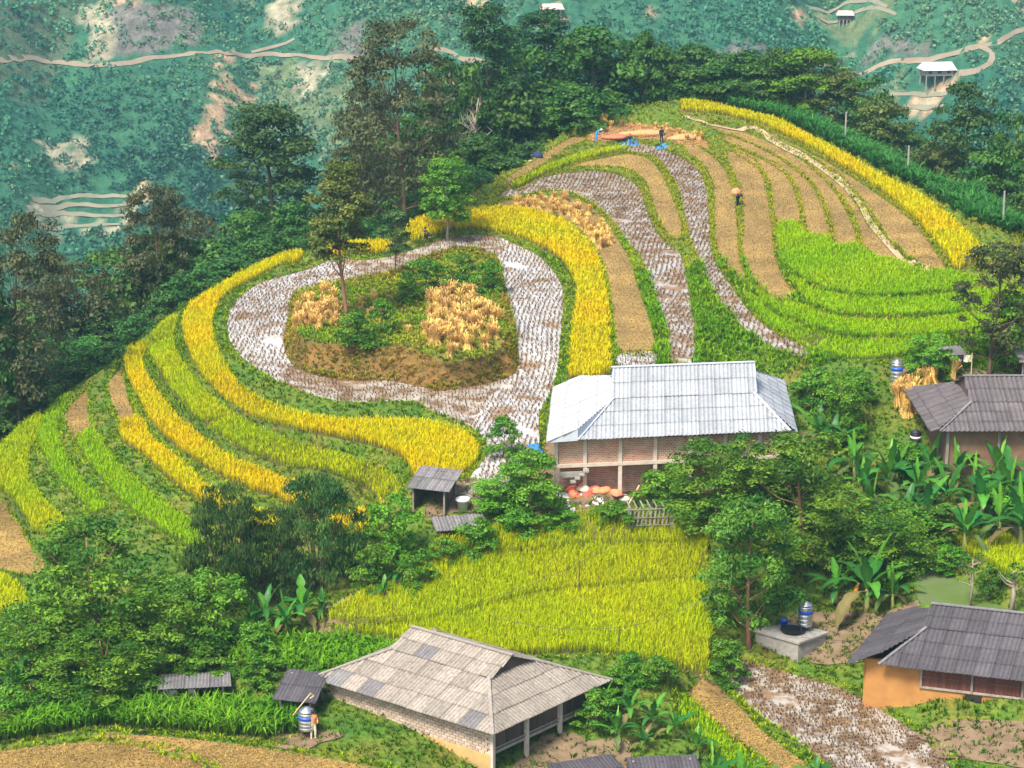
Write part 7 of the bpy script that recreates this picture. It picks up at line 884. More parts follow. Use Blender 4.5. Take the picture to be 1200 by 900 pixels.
TREE_KINDS = {
 # H, W, clear trunk share, clumps, clump radius, leaves per clump, leaf size, colours a/b, elongation, trunk radius, bark
 'broad': (11, 8, .10, 95, (.75, 1.35), 95, .40, (0.024, 0.089, 0.015), (0.081, 0.169, 0.022), .55, .18, 'bark'),
 'broadlow': (6.5, 8, .05, 85, (.8, 1.4), 100, .40, (.024, .089, .015), (.081, .169, .021), .55, .18, 'bark'),
 'tall': (18, 9, .14, 130, (.8, 1.5), 95, .40, (0.025, 0.070, 0.020), (0.063, 0.119, 0.022), .5, .26, 'bark'),
 'pine': (18, 8, .12, 120, (.7, 1.4), 95, .38, (0.017, 0.070, 0.025), (0.042, 0.119, 0.028), .4, .24, 'bark'),
 'olive': (11, 7, .12, 85, (.65, 1.2), 85, .38, (0.061, 0.101, 0.022), (0.128, 0.162, 0.032), .5, .17, 'bark'),
 'brown': (15, 9, .2, 130, (.65, 1.3), 85, .36, (.050, .066, .026), (.110, .120, .045), .45, .17, 'bark'),
 'light': (10, 7, .12, 65, (.6, 1.2), 80, .34, (0.044, 0.163, 0.025), (0.094, 0.237, 0.040), .45, .15, 'bark'),
 'round': (7, 4.5, .26, 90, (.45, .75), 95, .24, (0.054, 0.168, 0.012), (0.132, 0.276, 0.017), .55, .11, 'pale_bark'),
 'lone': (12.5, 5.0, .40, 140, (.45, .85), 95, .27, (0.058, 0.098, 0.017), (0.156, 0.182, 0.027), .5, .16, 'red_bark'),
 'slim': (5.4, 2.8, .30, 44, (.3, .6), 75, .22, (0.042, 0.098, 0.028), (0.084, 0.147, 0.034), .5, .06, 'bark'),
 'near': (8.4, 7, .08, 110, (.55, 1.1), 125, .27, (.036, .120, .008), (.150, .285, .018), .45, .16, 'red_bark'),
 'near2': (4.6, 4, .1, 55, (.4, .75), 110, .22, (0.063, 0.201, 0.011), (0.149, 0.333, 0.020), .5, .09, 'bark'),
 'mango': (8, 6.5, .20, 105, (.55, 1.0), 130, .26, (.030, .120, .012), (.120, .260, .022), .4, .16, 'red_bark'),
 'bamboo': (7.5, 5, .10, 105, (.4, .8), 110, .32, (.030, .085, .022), (.085, .160, .030), .22, .06, 'bark'),
 'sparse': (9.5, 5.7, .2, 95, (.35, .75), 70, .25, (0.042, 0.066, 0.019), (0.084, 0.096, 0.027), .55, .13, 'bark'),
 'shrub': (4, 5, .05, 42, (.5, 1.0), 75, .30, (0.028, 0.098, 0.022), (0.063, 0.154, 0.025), .5, .08, 'bark'),
 'nbush': (2.3, 3, .05, 34, (.3, .55), 90, .19, (0.040, 0.149, 0.011), (0.127, 0.276, 0.018), .5, .05, 'bark'),
 'dead': (12, 5, .3, 0, (1, 1), 0, .2, (0, 0, 0), (0, 0, 0), .5, .16, 'pale_bark')}

def crown_profile(kind, t):
    """half-width of the crown (0..1) at share t of its height"""
    if kind in ('pine',): return (1 - .55 * t) * (.65 + .35 * abs(math.sin(t * 13)))
    if kind in ('tall', 'lone', 'slim'): return max(0.0, math.sin(math.pi * (.15 + .78 * t))) ** .55 * (.85 + .15 * math.sin(t * 11 + 1))
    if kind in ('shrub', 'nbush', 'broadlow'): return math.sqrt(max(0, 1 - t * t)) * .98 + .02
    return max(0.0, math.sin(math.pi * (.17 + .73 * t))) ** .5

def make_tree(kind, seed):
    rnd = random.Random(seed)
    H, Wd, clear, nc, cr_, nl, ls, ca, cb, el, tr, bark = TREE_KINDS[kind]
    tb = MB(); lean = (rnd.uniform(-.05, .05) * H, rnd.uniform(-.05, .05) * H)
    def axis(t):
        return Vector((lean[0] * t + .02 * H * math.sin(t * 5 + seed), lean[1] * t + .02 * H * math.cos(t * 4 + seed), t * H))
    ts = [0, .08, .2, .35, .5, .65, .8, .93]
    tb.tube([axis(t) - Vector((0, 0, .3 if t == 0 else 0)) for t in ts], [tr * (1.35 if t == 0 else 1) * (1 - .85 * t) for t in ts], 7)
    ctr = []; rad = []
    lobes = [(rnd.uniform(0, 6.28), rnd.uniform(.2, .95), rnd.uniform(.30, .5)) for _ in range(7)]
    tries = 0
    while len(ctr) < nc and tries < 8000:
        tries += 1
        t = rnd.random(); pr = crown_profile(kind, t)
        an = rnd.uniform(0, 6.28); rr_ = math.sqrt(rnd.random()) * pr
        # uneven outline: some sectors bulge, others stay open
        bulge = .90 + .12 * math.sin(an * 2 + seed + t * 5) + .12 * math.sin(an * 5 + seed * 2 + t * 9)
        if rr_ > pr * bulge: continue
        if rr_ < pr * .45 and rnd.random() < .6: continue
        z_ = H * (clear + (1 - clear) * t * .97); ax = axis(z_ / H)
        p = Vector((ax.x + math.cos(an) * rr_ * Wd / 2, ax.y + math.sin(an) * rr_ * Wd / 2, z_))
        r_ = rnd.uniform(*cr_)
        if kind in ('brown', 'sparse', 'olive') and math.sin(p.x * 1.7 + seed) + math.sin(p.z * 1.3 + seed * 2) + math.sin(p.y * 1.9) < -1.3: continue
        ctr.append(p); rad.append(r_)
    nlimb = 40 if kind in ('brown', 'sparse') else (0 if kind == 'dead' else 16)
    for i, p in enumerate(ctr[:nlimb]):
        t0 = max(clear * .7, min(.85, p.z / H - rnd.uniform(.12, .3))); s = axis(t0)
        md = s.lerp(p, .5) + Vector((0, 0, -.12 * (p - s).length))
        tb.tube([s, md, p], [tr * .42 * (1 - t0), tr * .28 * (1 - t0) + .015, .015], 4, cap=False)
    if kind == 'dead':
        for i in range(26):
            t0 = rnd.uniform(.25, .85); s = axis(t0); an = rnd.uniform(0, 6.28); L = rnd.uniform(.8, 2.4) * (1.2 - t0)
            p = s + Vector((math.cos(an) * L, math.sin(an) * L, L * rnd.uniform(.7, 1.6)))
            tb.tube([s, s.lerp(p, .5) + Vector((0, 0, -.1)), p], [.07, .045, .02], 4, cap=False)
            for _ in range(3):
                q = s.lerp(p, rnd.uniform(.4, 1)); tb.tube([q, q + Vector((rnd.uniform(-.5, .5), rnd.uniform(-.5, .5), rnd.uniform(.2, .9)))], [.03, .012], 4, cap=False)
    if kind == 'bamboo':
        for i in range(12):
            an = rnd.uniform(0, 6.28); b0 = Vector((math.cos(an) * .4, math.sin(an) * .4, 0)); L = rnd.uniform(.3, 1) * Wd / 2
            p = [b0 + Vector((math.cos(an) * L * t ** 2, math.sin(an) * L * t ** 2, H * (1.25 * t - .35 * t * t) * .95)) for t in (0, .35, .7, 1)]
            tb.tube(p, [.035, .03, .025, .01], 4, cap=False)
    tm = tb.mesh('trunk', True); tm.materials.append(MATS[bark])
    cm = None
    if nc:
        ctr = np.array([tuple(p) for p in ctr]); rad = np.array(rad)
        f = rng.uniform(0, 1, (len(ctr), 1)); col = np.array(ca) * (1 - f) + np.array(cb) * f
        v, q, c = leaves(ctr, rad, nl, ls, col, elong=el, droop=.75 if kind == 'bamboo' else 0.0, flat=1.3 if kind == 'bamboo' else .8)
        cm = np_mesh('crown', v, None, q, c); cm.materials.append(LEAF)
    return tm, cm, H, Wd

NVAR = {'broad': 5, 'broadlow': 4, 'near': 4, 'near2': 3, 'nbush': 4, 'olive': 2, 'brown': 3, 'shrub': 3, 'pine': 2, 'tall': 2, 'bamboo': 2, 'light': 2}
PROTO = {}
def proto(kind, i):
    key = (kind, i % NVAR.get(kind, 1))
    if key not in PROTO: PROTO[key] = make_tree(kind, 11 + 5 * key[1])
    return PROTO[key]
NAMEK = {'pine': 'broadleaf_tree', 'brown': 'brown_tree', 'bamboo': 'bamboo_clump', 'shrub': 'bush', 'nbush': 'bush', 'dead': 'dead_tree'}
for i, (kind, x, y, z_, h, w, rz, label, cat, group) in enumerate(TREES):
    if kind in ('broad', 'olive') and h < 1.15 * w: kind = 'broadlow'
    tm, cm, H, Wd = proto(kind, i)
    root = empty(NAMEK.get(kind, 'broadleaf_tree') if cat != 'bush' else 'bush', (x, y, min(z_, ground(x, y) - .02) if y < 235 else z_), rz)
    tag(root, label, cat, group)
    root.scale = (w / Wd * 1.08, w / Wd * 1.08, h / H)
    t_ = link(bpy.data.objects.new('trunk' if cat != 'bush' else 'stem', tm), root)
    if cm is not None: c_ = link(bpy.data.objects.new('crown' if cat != 'bush' else 'foliage', cm), root)

# bananas
def banana_leaf(L, wd, arch, seed, color):
    """one leaf along +X with a folded midrib and a few wind tears"""
    rnd = random.Random(seed); n = 12; v = []; q = []; c = []
    for i in range(n + 1):
        t = i / n; s = t * L
        an = arch[0] + (arch[1] - arch[0]) * t
        if i == 0: px, pz = 0, 0
        else: px += L / n * math.cos(an); pz += L / n * math.sin(an)
        ww = wd * (.09 if t < .18 else math.sin(math.pi * min(1, (t - .14) / .86) ** .75) ** .6 * .5 + .02)
        tear = 1 - (.55 * rnd.random() if rnd.random() < .4 else 0)
        dz = .28 * ww
        for sd, k in ((-1, 1), (0, 0), (1, 1)):
            v.append((px, sd * ww * (tear if sd else 1), pz + (dz if sd else 0) - .02 * k * abs(sd) * math.sin(i * 2.1)))
            g = 1 + rnd.uniform(-.12, .12)
            c.append([color[j] * g * (1.35 if sd == 0 else 1) for j in range(3)])
    for i in range(n):
        for k in range(2): q.append((i * 3 + k, i * 3 + k + 1, i * 3 + k + 4, i * 3 + k + 3))
    me = np_mesh('leaf', v, None, q, np.array(c)); me.polygons.foreach_set('use_smooth', [True] * len(me.polygons)); me.materials.append(BLEAF)
    return me
BLEAF = leaf_mat('banana_leaf', gloss=.38, trans=.35, rnd=.15, hue=.01)
BP = []
for vi in range(5):
    rnd = random.Random(40 + vi); H = 4.0; sh = 1.15
    st = MB(); st.tube([(0, 0, -.2), (.02, 0, .4), (0, .03, .8), (.03, .02, sh)], [.15, .13, .10, .07], 8)
    parts = [('stem', st.mesh('stem', True), None)]
    parts[0][1].materials.append(MATS['banana_stem'])
    nl = 11
    for k in range(nl):
        az = k * 2.4 + rnd.uniform(-.35, .35); young = k == nl - 1
        L = rnd.uniform(1.6, 2.6)
        up0 = R(rnd.uniform(45, 80)); up1 = R(rnd.uniform(-70, 20))
        colr = (.030, .135, .022) if k % 3 else (.075, .23, .024)
        if k in (nl - 2, nl - 3): up0, up1 = R(84), R(rnd.uniform(20, 60))
        if young: up0, up1, colr = R(86), R(rnd.uniform(45, 80)), (.12, .31, .03)
        if k == 0: up0, up1, colr = R(20), R(-85), (.16, .13, .05)
        if k in (1, 2) and rnd.random() < .6: up0, up1, colr = R(rnd.uniform(10, 35)), R(-80), (.10, .16, .04)
        me = banana_leaf(L, rnd.uniform(.42, .62) * (.5 if young else 1), (up0, up1), vi * 20 + k, colr)
        parts.append(('leaf', me, (az, sh - .08 + .015 * k)))
    BP.append((H, parts))
plain('banana_flower', (.75, .33, .03), (.60, .20, .02), 8, .6)
for i, (k, x, y, z_, h, rz, label) in enumerate(BANANAS):
    H, parts = BP[k % 5]
    root = tag(empty('banana_plant', (x, y, min(z_, ground(x, y) - .02)), rz), label, 'banana plant', 'banana plants among the houses')
    s = h / H; root.scale = (s, s, s)
    for nm, me, pl in parts:
        o = link(bpy.data.objects.new(nm, me), root)
        if pl: o.rotation_euler = (0, 0, pl[0]); o.location = (.05 * math.cos(pl[0]), .05 * math.sin(pl[0]), pl[1])
    if 'flower' in label:
        fl = MB().tube([(.15, -.35, 1.35), (.2, -.42, 1.1), (.2, -.44, .8), (.2, -.44, .6)], [.03, .10, .12, .03], 8).build('flower', MATS['banana_flower'], root, True)

# straw sheaves
plain('straw', (.72, .42, .12), (.55, .28, .07), 9, .9, rnd=.15)
def sheaf_mesh(seed):
    rg = np.random.default_rng(seed); n = 110
    az = rg.uniform(0, 6.28, n); d = np.column_stack([np.cos(az), np.sin(az), np.zeros(n)]); s = np.column_stack([-np.sin(az), np.cos(az), np.zeros(n)])
    lean = rg.uniform(.1, .8, n); hh = rg.uniform(.55, 1.0, n)
    b0 = d * rg.uniform(.15, .42, n)[:, None]; b0[:, 2] = -.04
    md = d * (.06 + .1 * lean)[:, None]; md[:, 2] = hh * .55
    tp = d * (lean * .55)[:, None]; tp[:, 2] = hh * rg.uniform(.7, 1.0, n)
    w = .020
    v = np.stack([b0 - s * w, b0 + s * w, md + s * w * .7, md - s * w * .7, tp + s * w * 1.6, tp - s * w * 1.6], 1).reshape(-1, 3)
    i6 = np.arange(n)[:, None] * 6
    q = np.concatenate([i6 + [0, 1, 2, 3], i6 + [3, 2, 4, 5]], 0)
    cb = np.array((.70, .46, .14)) * (1 + .2 * rg.normal(0, 1, (n, 1))).clip(.5, 1.4); 
    me = np_mesh('straw_sheaf', v, None, q, np.repeat(cb, 6, 0)); me.materials.append(STRAWM)
    return me
STRAWM = leaf_mat('straw_blades', gloss=.8, trans=.2, rnd=.2, hue=.012)
SM = [sheaf_mesh(s) for s in range(6)]
for label, grp, lst in SHEAVES:
    for i, (x, y, z_, s, rz) in enumerate(lst):
        o = link(bpy.data.objects.new('straw_sheaf' if 'maize' not in label else 'maize_bundle', SM[i % 6]))
        o.location = (x, y, ground(x, y)); o.rotation_euler = (random.uniform(-.25, .25), random.uniform(-.25, .25), rz)
        tall = 1.5 if 'maize' in label else 1.0
        o.scale = (s, s, s * tall); tag(o, label, 'straw', grp)

# maize and other leafy row crops
for n, lab, h in (('K1', 'green leafy crop between the bananas and the stone walled house', .9), ('K2', 'tall bright green leafy crop along the bottom left stubble', 1.35)):
    P = pts_in(n, .30, jit=.4, rot=.5)
    tip = tint(P, (.10, .30, .012), (.20, .42, .020), .5, 4)
    v, t, c = clumps(P, 9, h, .55, .055, tip * .35, tip, var=.22, droop=.5)
    stuff('maize_crop', v, t, c, lab, 'maize')
cxs = [c[0] for c in CREST]; cys = [c[1] for c in CREST]
n = 5200; x = rng.uniform(22, 56, n); y = np.interp(x, cxs, cys) + rng.uniform(.5, 20, n)
P = np.column_stack([x, y, [ground(a_, b_) for a_, b_ in zip(x, y)]])
tip = tint(P, (.035, .16, .030), (.07, .24, .045), .5, 4)
v, t, c = clumps(P, 8, 1.5, .6, .075, tip * .4, tip, var=.25, droop=.5)
stuff('maize_crop', v, t, c, 'dark green maize on the slope falling away right of the golden crest', 'maize')
# tall grass: bright slope under the hill terraces and weeds on the mound bank
def weeds(x0, x1, y0, y1, n, h, ca, cb, lab, cond=None, name='grass', w=.04):
    x = rng.uniform(x0, x1, n); y = rng.uniform(y0, y1, n)
    k = np.ones(n, bool)
    for nm in NAMES:
        if nm not in ('MB', 'M'): k &= ~inpoly(x, y, POLY[nm])
        elif cond != 'mound': k &= ~inpoly(x, y, POLY['MB'])
    if cond == 'mound': k = inpoly(x, y, POLY['M']) | (inpoly(x, y, POLY['MB']) & (rng.uniform(0, 1, n) < .3))
    x, y = x[k], y[k]
    P = np.column_stack([x, y, [ground(a_, b_) for a_, b_ in zip(x, y)]])
    if cond == 'slope': P = P[(P[:, 1] > 150) & (P[:, 0] > (P[:, 1] - 150) * .2 + 3)]
    tip = tint(P, ca, cb, .4, 7)
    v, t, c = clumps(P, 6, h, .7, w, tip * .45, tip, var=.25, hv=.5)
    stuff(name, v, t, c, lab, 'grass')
weeds(10, 34, 146, 176, 9000, .55, (.10, .30, .008), (.24, .42, .012), 'tall bright grass on the slope between the hill terraces and the tin roof', 'slope')
x0, y0 = POLY['MB'].min(0)[:2]; x1, y1 = POLY['MB'].max(0)[:2]
weeds(x0, x1, y0, y1, 9500, .36, (.15, .34, .006), (.42, .40, .03), 'mixed green and straw coloured grass on the island mound', 'mound')
kk = np.where(who == NAMES.index('MB'))[0]; kk = np.repeat(kk, rng.poisson(ar[kk] * 14.0))
r1 = np.sqrt(rng.uniform(0, 1, len(kk)))[:, None]; r2 = rng.uniform(0, 1, len(kk))[:, None]
P = V3[TRI[kk, 0]] * (1 - r1) + V3[TRI[kk, 1]] * (r1 * (1 - r2)) + V3[TRI[kk, 2]] * (r1 * r2)
tip = tint(P, (.44, .26, .05), (.17, .26, .010), .6, 2)
v, t, c = clumps(P, 6, .34, .9, .034, tip * .45, tip, var=.25, hv=.5)
stuff('grass', v, t, c, 'dry orange brown grass hanging on the earth bank of the island mound', 'grass')
P = pts_in('TP', .33, jit=.45); tip = tint(P, (.62, .30, .12), (.66, .46, .17), .7, 2)
v, t, c = clumps(P, 6, .22, 1.6, .035, tip * .6, tip, var=.25, hv=.5, droop=.6)
stuff('straw_litter', v, t, c, 'loose straw strewn over the threshing ground', 'straw')
print('tris after plants', NTRI, len(bpy.data.objects))
# ------------------------------------------------------------------ houses
def sheet_mat(name, c1, c2, stain, rough=.75, rnd=.12, metal=0.0):
    """weathered corrugated sheet: streaks down the slope, lichen blotches, value shift per sheet"""
    m, nt, b = new_mat(name)
    f = noise(nt, .9, 7, .65); g = noise(nt, 5, 6, .75)
    c = ramp(nt, f, [(.3, c1), (.7, c2)])
    c = mix(nt, c, stain, ramp(nt, g, [(.48, (0, 0, 0)), (.68, (.85, .85, .85))]))
    oi = nt.nodes.new('ShaderNodeObjectInfo')
    mr = N(nt, 'ShaderNodeMapRange'); mr.inputs['To Min'].default_value = 1 - rnd; mr.inputs['To Max'].default_value = 1 + rnd
    nt.links.new(oi.outputs['Random'], mr.inputs['Value'])
    hsv = nt.nodes.new('ShaderNodeHueSaturation'); nt.links.new(mr.outputs[0], hsv.inputs['Value']); nt.links.new(c, hsv.inputs['Color'])
    at = nt.nodes.new('ShaderNodeAttribute'); at.attribute_name = 'Col'      # painted shade in the corrugation troughs, dark seams at sheet edges
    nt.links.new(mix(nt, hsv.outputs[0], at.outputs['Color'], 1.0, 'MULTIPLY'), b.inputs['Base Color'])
    b.inputs['Roughness'].default_value = rough; b.inputs['Metallic'].default_value = metal; b.inputs['Specular IOR Level'].default_value = .3
    bump(nt, b, g, .25, .01)
    return m
sheet_mat('sheet_white', (.40, .42, .44), (.32, .34, .36), (.22, .23, .23), .6)
sheet_mat('sheet_bright', (.50, .50, .51), (.42, .43, .44), (.44, .44, .44), .5, .05)
sheet_mat('sheet_beige', (.37, .32, .26), (.28, .24, .195), (.12, .105, .09), .85, .16)
sheet_mat('sheet_dark', (.085, .078, .088), (.055, .050, .058), (.12, .10, .10), .7, .18)
sheet_mat('sheet_purple', (.15, .13, .13), (.10, .085, .088), (.07, .06, .06), .75, .14)
sheet_mat('sheet_grey', (.20, .19, .19), (.13, .12, .12), (.28, .26, .24), .75, .2)
plain('cap_white', (.50, .53, .57), (.42, .45, .5), 3, .6); plain('cap_grey', (.20, .19, .19), (.14, .13, .13), 3, .7); plain('cap_beige', (.32, .28, .24), (.22, .19, .16), 3, .8)
plain('concrete', (.33, .305, .27), (.21, .195, .17), 2.5, .9, bump_s=.2)
plain('post_concrete', (.55, .47, .38), (.42, .35, .28), 2.5, .9, bump_s=.2)
plain('wood_grey', (.30, .26, .22), (.19, .16, .13), 5, .85, rnd=.2, stretch=(1, 1, .2), bump_s=.3)
plain('wood_dark', (.13, .085, .06), (.07, .045, .035), 5, .85, rnd=.3, stretch=(1, 1, .2), bump_s=.3)
plain('wood_red', (.17, .055, .035), (.10, .035, .025), 5, .8, rnd=.25, stretch=(1, 1, .2), bump_s=.3)
plain('ochre_plaster', (.48, .235, .065), (.32, .15, .045), .8, .95, bump_s=.2)
plain('ochre_base', (.52, .34, .13), (.38, .25, .10), 1.2, .95, bump_s=.2)
plain('earth_wall', (.22, .13, .08), (.15, .085, .05), 1.5, .95, bump_s=.3)
plain('pale_brick', (.46, .36, .27), (.36, .27, .20), 4, .95, rnd=.22, bump_s=.3)
plain('mortar', (.50, .44, .36), (.40, .35, .28), 5, .95)
plain('dark_void', (.03, .025, .02), (.02, .018, .015), 2, 1)
# red brick panels (bricks only 4 px wide in the photograph: courses and joints in the material)
m, nt, b = new_mat('red_brick')
tc = nt.nodes.new('ShaderNodeTexCoord'); mp = nt.nodes.new('ShaderNodeMapping'); mp.inputs['Rotation'].default_value = (R(90), 0, 0)
nt.links.new(tc.outputs['Object'], mp.inputs[0])
bt = nt.nodes.new('ShaderNodeTexBrick'); bt.inputs['Scale'].default_value = 1.0; bt.inputs['Brick Width'].default_value = .26; bt.inputs['Row Height'].default_value = .12
bt.inputs['Mortar Size'].default_value = .018; bt.inputs['Color1'].default_value = (.36, .13, .07, 1); bt.inputs['Color2'].default_value = (.50, .24, .14, 1); bt.inputs['Mortar'].default_value = (.48, .40, .32, 1)
nt.links.new(mp.outputs[0], bt.inputs['Vector'])
nt.links.new(mix(nt, bt.outputs['Color'], ramp(nt, noise(nt, 1.2, 5), [(.3, (.75, .75, .75)), (.7, (1.15, 1.15, 1.15))]), 1.0, 'MULTIPLY'), b.inputs['Base Color'])
b.inputs['Roughness'].default_value = .95
bump(nt, b, bt.outputs['Fac'], -.3, .01)

def lay_sheets(root, O, A, B, zones, wS, mat, pitch=.2, amp=.025, name='roof_sheet', lift=.035, groove=.45, alt=None):
    """corrugated sheets on a roof face. O origin on the eave line, A along the eave, B up the slope;
    zones: (b0, b1, rows, a_left(b0), a_left(b1), a_right(b0), a_right(b1))"""
    Nn = A.cross(B).normalized()
    if Nn.z < 0: Nn = -Nn
    count = 0
    for (b0, b1, rows, al0, al1, ar0, ar1) in zones:
        rh = (b1 - b0) / rows
        for r in range(rows):
            r0 = b0 + r * rh; r1 = r0 + rh + (.10 if r < rows - 1 else 0)
            t0 = (r0 - b0) / (b1 - b0)
            lo = min(al0, al0 + (al1 - al0) * t0); hi = max(ar0, ar0 + (ar1 - ar0) * t0)
            i0 = math.floor(lo / wS); i1 = math.ceil(hi / wS)
            for i in range(i0, i1):
                n = max(4, int(round(wS / pitch * 3)))
                cols = []
                for k in range(n + 1):
                    a_ = i * wS + (wS + .04) * k / n
                    top = r1
                    if al1 > al0 + 1e-6: top = min(top, b0 + (a_ - al0) / (al1 - al0) * (b1 - b0))
                    elif a_ < al0 - .02: top = -9
                    if ar1 < ar0 - 1e-6: top = min(top, b0 + (ar0 - a_) / (ar0 - ar1) * (b1 - b0))
                    elif a_ > ar0 + .06: top = -9
                    cols.append((a_, max(top, r0)))
                if max(c[1] for c in cols) - r0 < .08: continue
                jit = Vector((0, 0, random.uniform(-.008, .012))); sk = random.uniform(-.02, .02)
                v = []; f = []; gr = []
                for k, (a_, top) in enumerate(cols):
                    g_ = 1 - groove * (.5 - .5 * math.cos(2 * math.pi * a_ / pitch)) ** 1.5; edge_ = .72 if k in (0, n) else 1.0; gr += [g_ * edge_ * .62, g_ * edge_, g_ * edge_]  # trough shade goes into the colour; sheet edges darkened as seams
                    w_ = amp * math.cos(2 * math.pi * a_ / pitch)
                    v.append(O + A * a_ + B * (r0 + sk) + Nn * (w_ + lift) + jit)
                    v.append(O + A * a_ + B * min(max(top, r0 + sk), r0 + sk + .09) + Nn * (w_ + lift * .95) + jit)
                    v.append(O + A * a_ + B * max(top, r0 + sk) + Nn * (w_ + .004) + jit)
                for k in range(len(cols) - 1):
                    if cols[k][1] - r0 > 1e-4 or cols[k + 1][1] - r0 > 1e-4: f += [(3 * k, 3 * k + 3, 3 * k + 4, 3 * k + 1), (3 * k + 1, 3 * k + 4, 3 * k + 5, 3 * k + 2)]
                if not f: continue
                us = sorted({i_ for q_ in f for i_ in q_}); ix = {o_: n_ for n_, o_ in enumerate(us)}; v = [v[i_] for i_ in us]; gr = [gr[i_] for i_ in us]; f = [tuple(ix[i_] for i_ in q_) for q_ in f]
                me = bpy.data.meshes.new(name); me.from_pydata([tuple(p) for p in v], [], f); me.update()
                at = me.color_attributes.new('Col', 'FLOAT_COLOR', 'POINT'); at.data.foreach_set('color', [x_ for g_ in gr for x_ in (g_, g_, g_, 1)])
                me.polygons.foreach_set('use_smooth', [True] * len(me.polygons))
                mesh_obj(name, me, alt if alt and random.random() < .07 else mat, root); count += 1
    return count

def hip_roof(root, C0, e1, e2, L1, L2, zE, zR, hs, zG, mat, wS=.95, pitch=.22, amp=.028, left=None, right=None, rows=(3, 2), hip_rows=3, mat_left=None, mat_right=None, cap=None, capw=.22, alt=None):
    """hip roof with small gables at the ridge ends; left/right = (eave offset outward, eave height)"""
    e1 = Vector((*e1, 0)).normalized(); e2 = Vector((*e2, 0)).normalized(); C = Vector((*C0, 0))
    W_ = lambda s, t, z_: C + e1 * s + e2 * t + Vector((0, 0, z_))
    tg = L2 / 2 * (zG - zE) / (zR - zE)
    root = link(bpy.data.objects.new('roof', None), root)
    for side in (0, 1):
        O = W_(0, 0, zE) if side == 0 else W_(L1, L2, zE)
        A = e1 if side == 0 else -e1
        top = W_(0, L2 / 2, zR) if side == 0 else W_(L1, L2 / 2, zR)
        Bv = top - O; sl = Bv.length; B = Bv / sl
        bg = sl * (zG - zE) / (zR - zE)
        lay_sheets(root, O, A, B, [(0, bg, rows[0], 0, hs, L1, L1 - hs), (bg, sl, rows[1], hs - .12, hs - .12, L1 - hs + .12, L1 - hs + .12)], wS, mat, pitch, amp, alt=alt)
    for side, prm in ((0, left), (1, right)):
        off, ze = prm or (0, zE)
        if side == 0:
            p0 = W_(-off, 0, ze); A = -e2; O = W_(-off, L2, ze); topm = W_(hs, L2, zG)
        else:
            A = e2; O = W_(L1 + off, 0, ze); topm = W_(L1 - hs, 0, zG)
        Bv = topm - O; sl = Bv.length; B = Bv / sl
        k_ = sl * off / (off + hs)
        zn = [(0, sl, hip_rows, 0.0, tg, L2, L2 - tg)] if off < .55 else [(0, k_, max(1, hip_rows // 2), 0, 0, L2, L2), (k_, sl, hip_rows - hip_rows // 2, 0.0, tg, L2, L2 - tg)]
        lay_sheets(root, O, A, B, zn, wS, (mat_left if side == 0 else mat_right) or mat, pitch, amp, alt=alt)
    cap = cap or MATS['cap_beige']
    up = Vector((0, 0, .06))
    MB().beam(W_(hs - .15, L2 / 2, zR) + up, W_(L1 - hs + .15, L2 / 2, zR) + up, capw, .06).build('ridge_cap', cap, root)
    for (s, t, sg, tgg) in ((0, 0, hs, tg), (L1, 0, L1 - hs, tg), (0, L2, hs, L2 - tg), (L1, L2, L1 - hs, L2 - tg)):
        MB().beam(W_(s, t, zE) + up, W_(sg, tgg, zG) + up * 1.3, capw * .8, .06).build('hip_cap', cap, root)
    for s in (hs, L1 - hs):
        g = MB().add([W_(s, tg, zG - .05), W_(s, L2 - tg, zG - .05), W_(s, L2 / 2, zR - .03), W_(s + .06, tg, zG - .05), W_(s + .06, L2 - tg, zG - .05), W_(s + .06, L2 / 2, zR - .03)],
                     [(0, 1, 2), (5, 4, 3), (0, 3, 4, 1), (1, 4, 5, 2), (2, 5, 3, 0)])
        g.build('gable', MATS['wood_dark'], root)
    return W_

def quad_wall(root, name, p, q, z0, z1, th, mat):
    p = Vector((p[0], p[1], 0)); q = Vector((q[0], q[1], 0)); d = q - p
    return MB().box((p + q) / 2 + Vector((0, 0, (z0 + z1) / 2)), (d.length, th, z1 - z0), Matrix.Rotation(math.atan2(d.y, d.x), 3, 'Z')).build(name, mat, root)

def planks(root, p, q, z0, z1, w, mat, gap=.015, name='plank'):
    root = link(bpy.data.objects.new('plank_wall', None), root)
    p = Vector((p[0], p[1], 0)); q = Vector((q[0], q[1], 0)); d = (q - p); L = d.length; u = d / L; n = max(1, int(L / w)); st = L / n
    rot = math.atan2(d.y, d.x)
    me = MB().box((0, 0, 0), (st - gap, .03, z1 - z0)).mesh(name); me.materials.append(mat)
    for i in range(n):
        o = link(bpy.data.objects.new(name, me), root); o.location = p + u * (st * (i + .5)) + Vector((0, 0, (z0 + z1) / 2 + random.uniform(-.03, .03)))
        o.rotation_euler = (random.uniform(-.02, .02), 0, rot)

# -- stone walled house in the foreground
h1 = tag(empty('stone_house'), 'house with pale stone wall and beige corrugated hip roof in the foreground', 'house')
W1 = hip_roof(h1, (-1.01, 105.3), (-.802, .597), (.67, .742), 12.5, 9.7, 2.0, 4.25, 2.9, 3.45, MATS['sheet_beige'], alt=MATS['sheet_grey'], wS=1.15, pitch=.23, amp=.035, rows=(3, 2), hip_rows=3)
a1, b1 = W1(.75, .75, 0), W1(11.8, .75, 0)
stone_wall = quad_wall(h1, 'stone_wall', W1(.80, .86, 0), W1(11.75, .86, 0), -1.2, 2.05, .12, MATS['mortar'])
quad_wall(h1, 'wall_base', W1(.70, .72, 0), W1(11.85, .72, 0), -1.3, .42, .18, MATS['ochre_base'])
d1 = (b1 - a1).normalized(); rot1 = math.atan2(d1.y, d1.x); rows_, per = 10, 29; bl = (b1 - a1).length / per
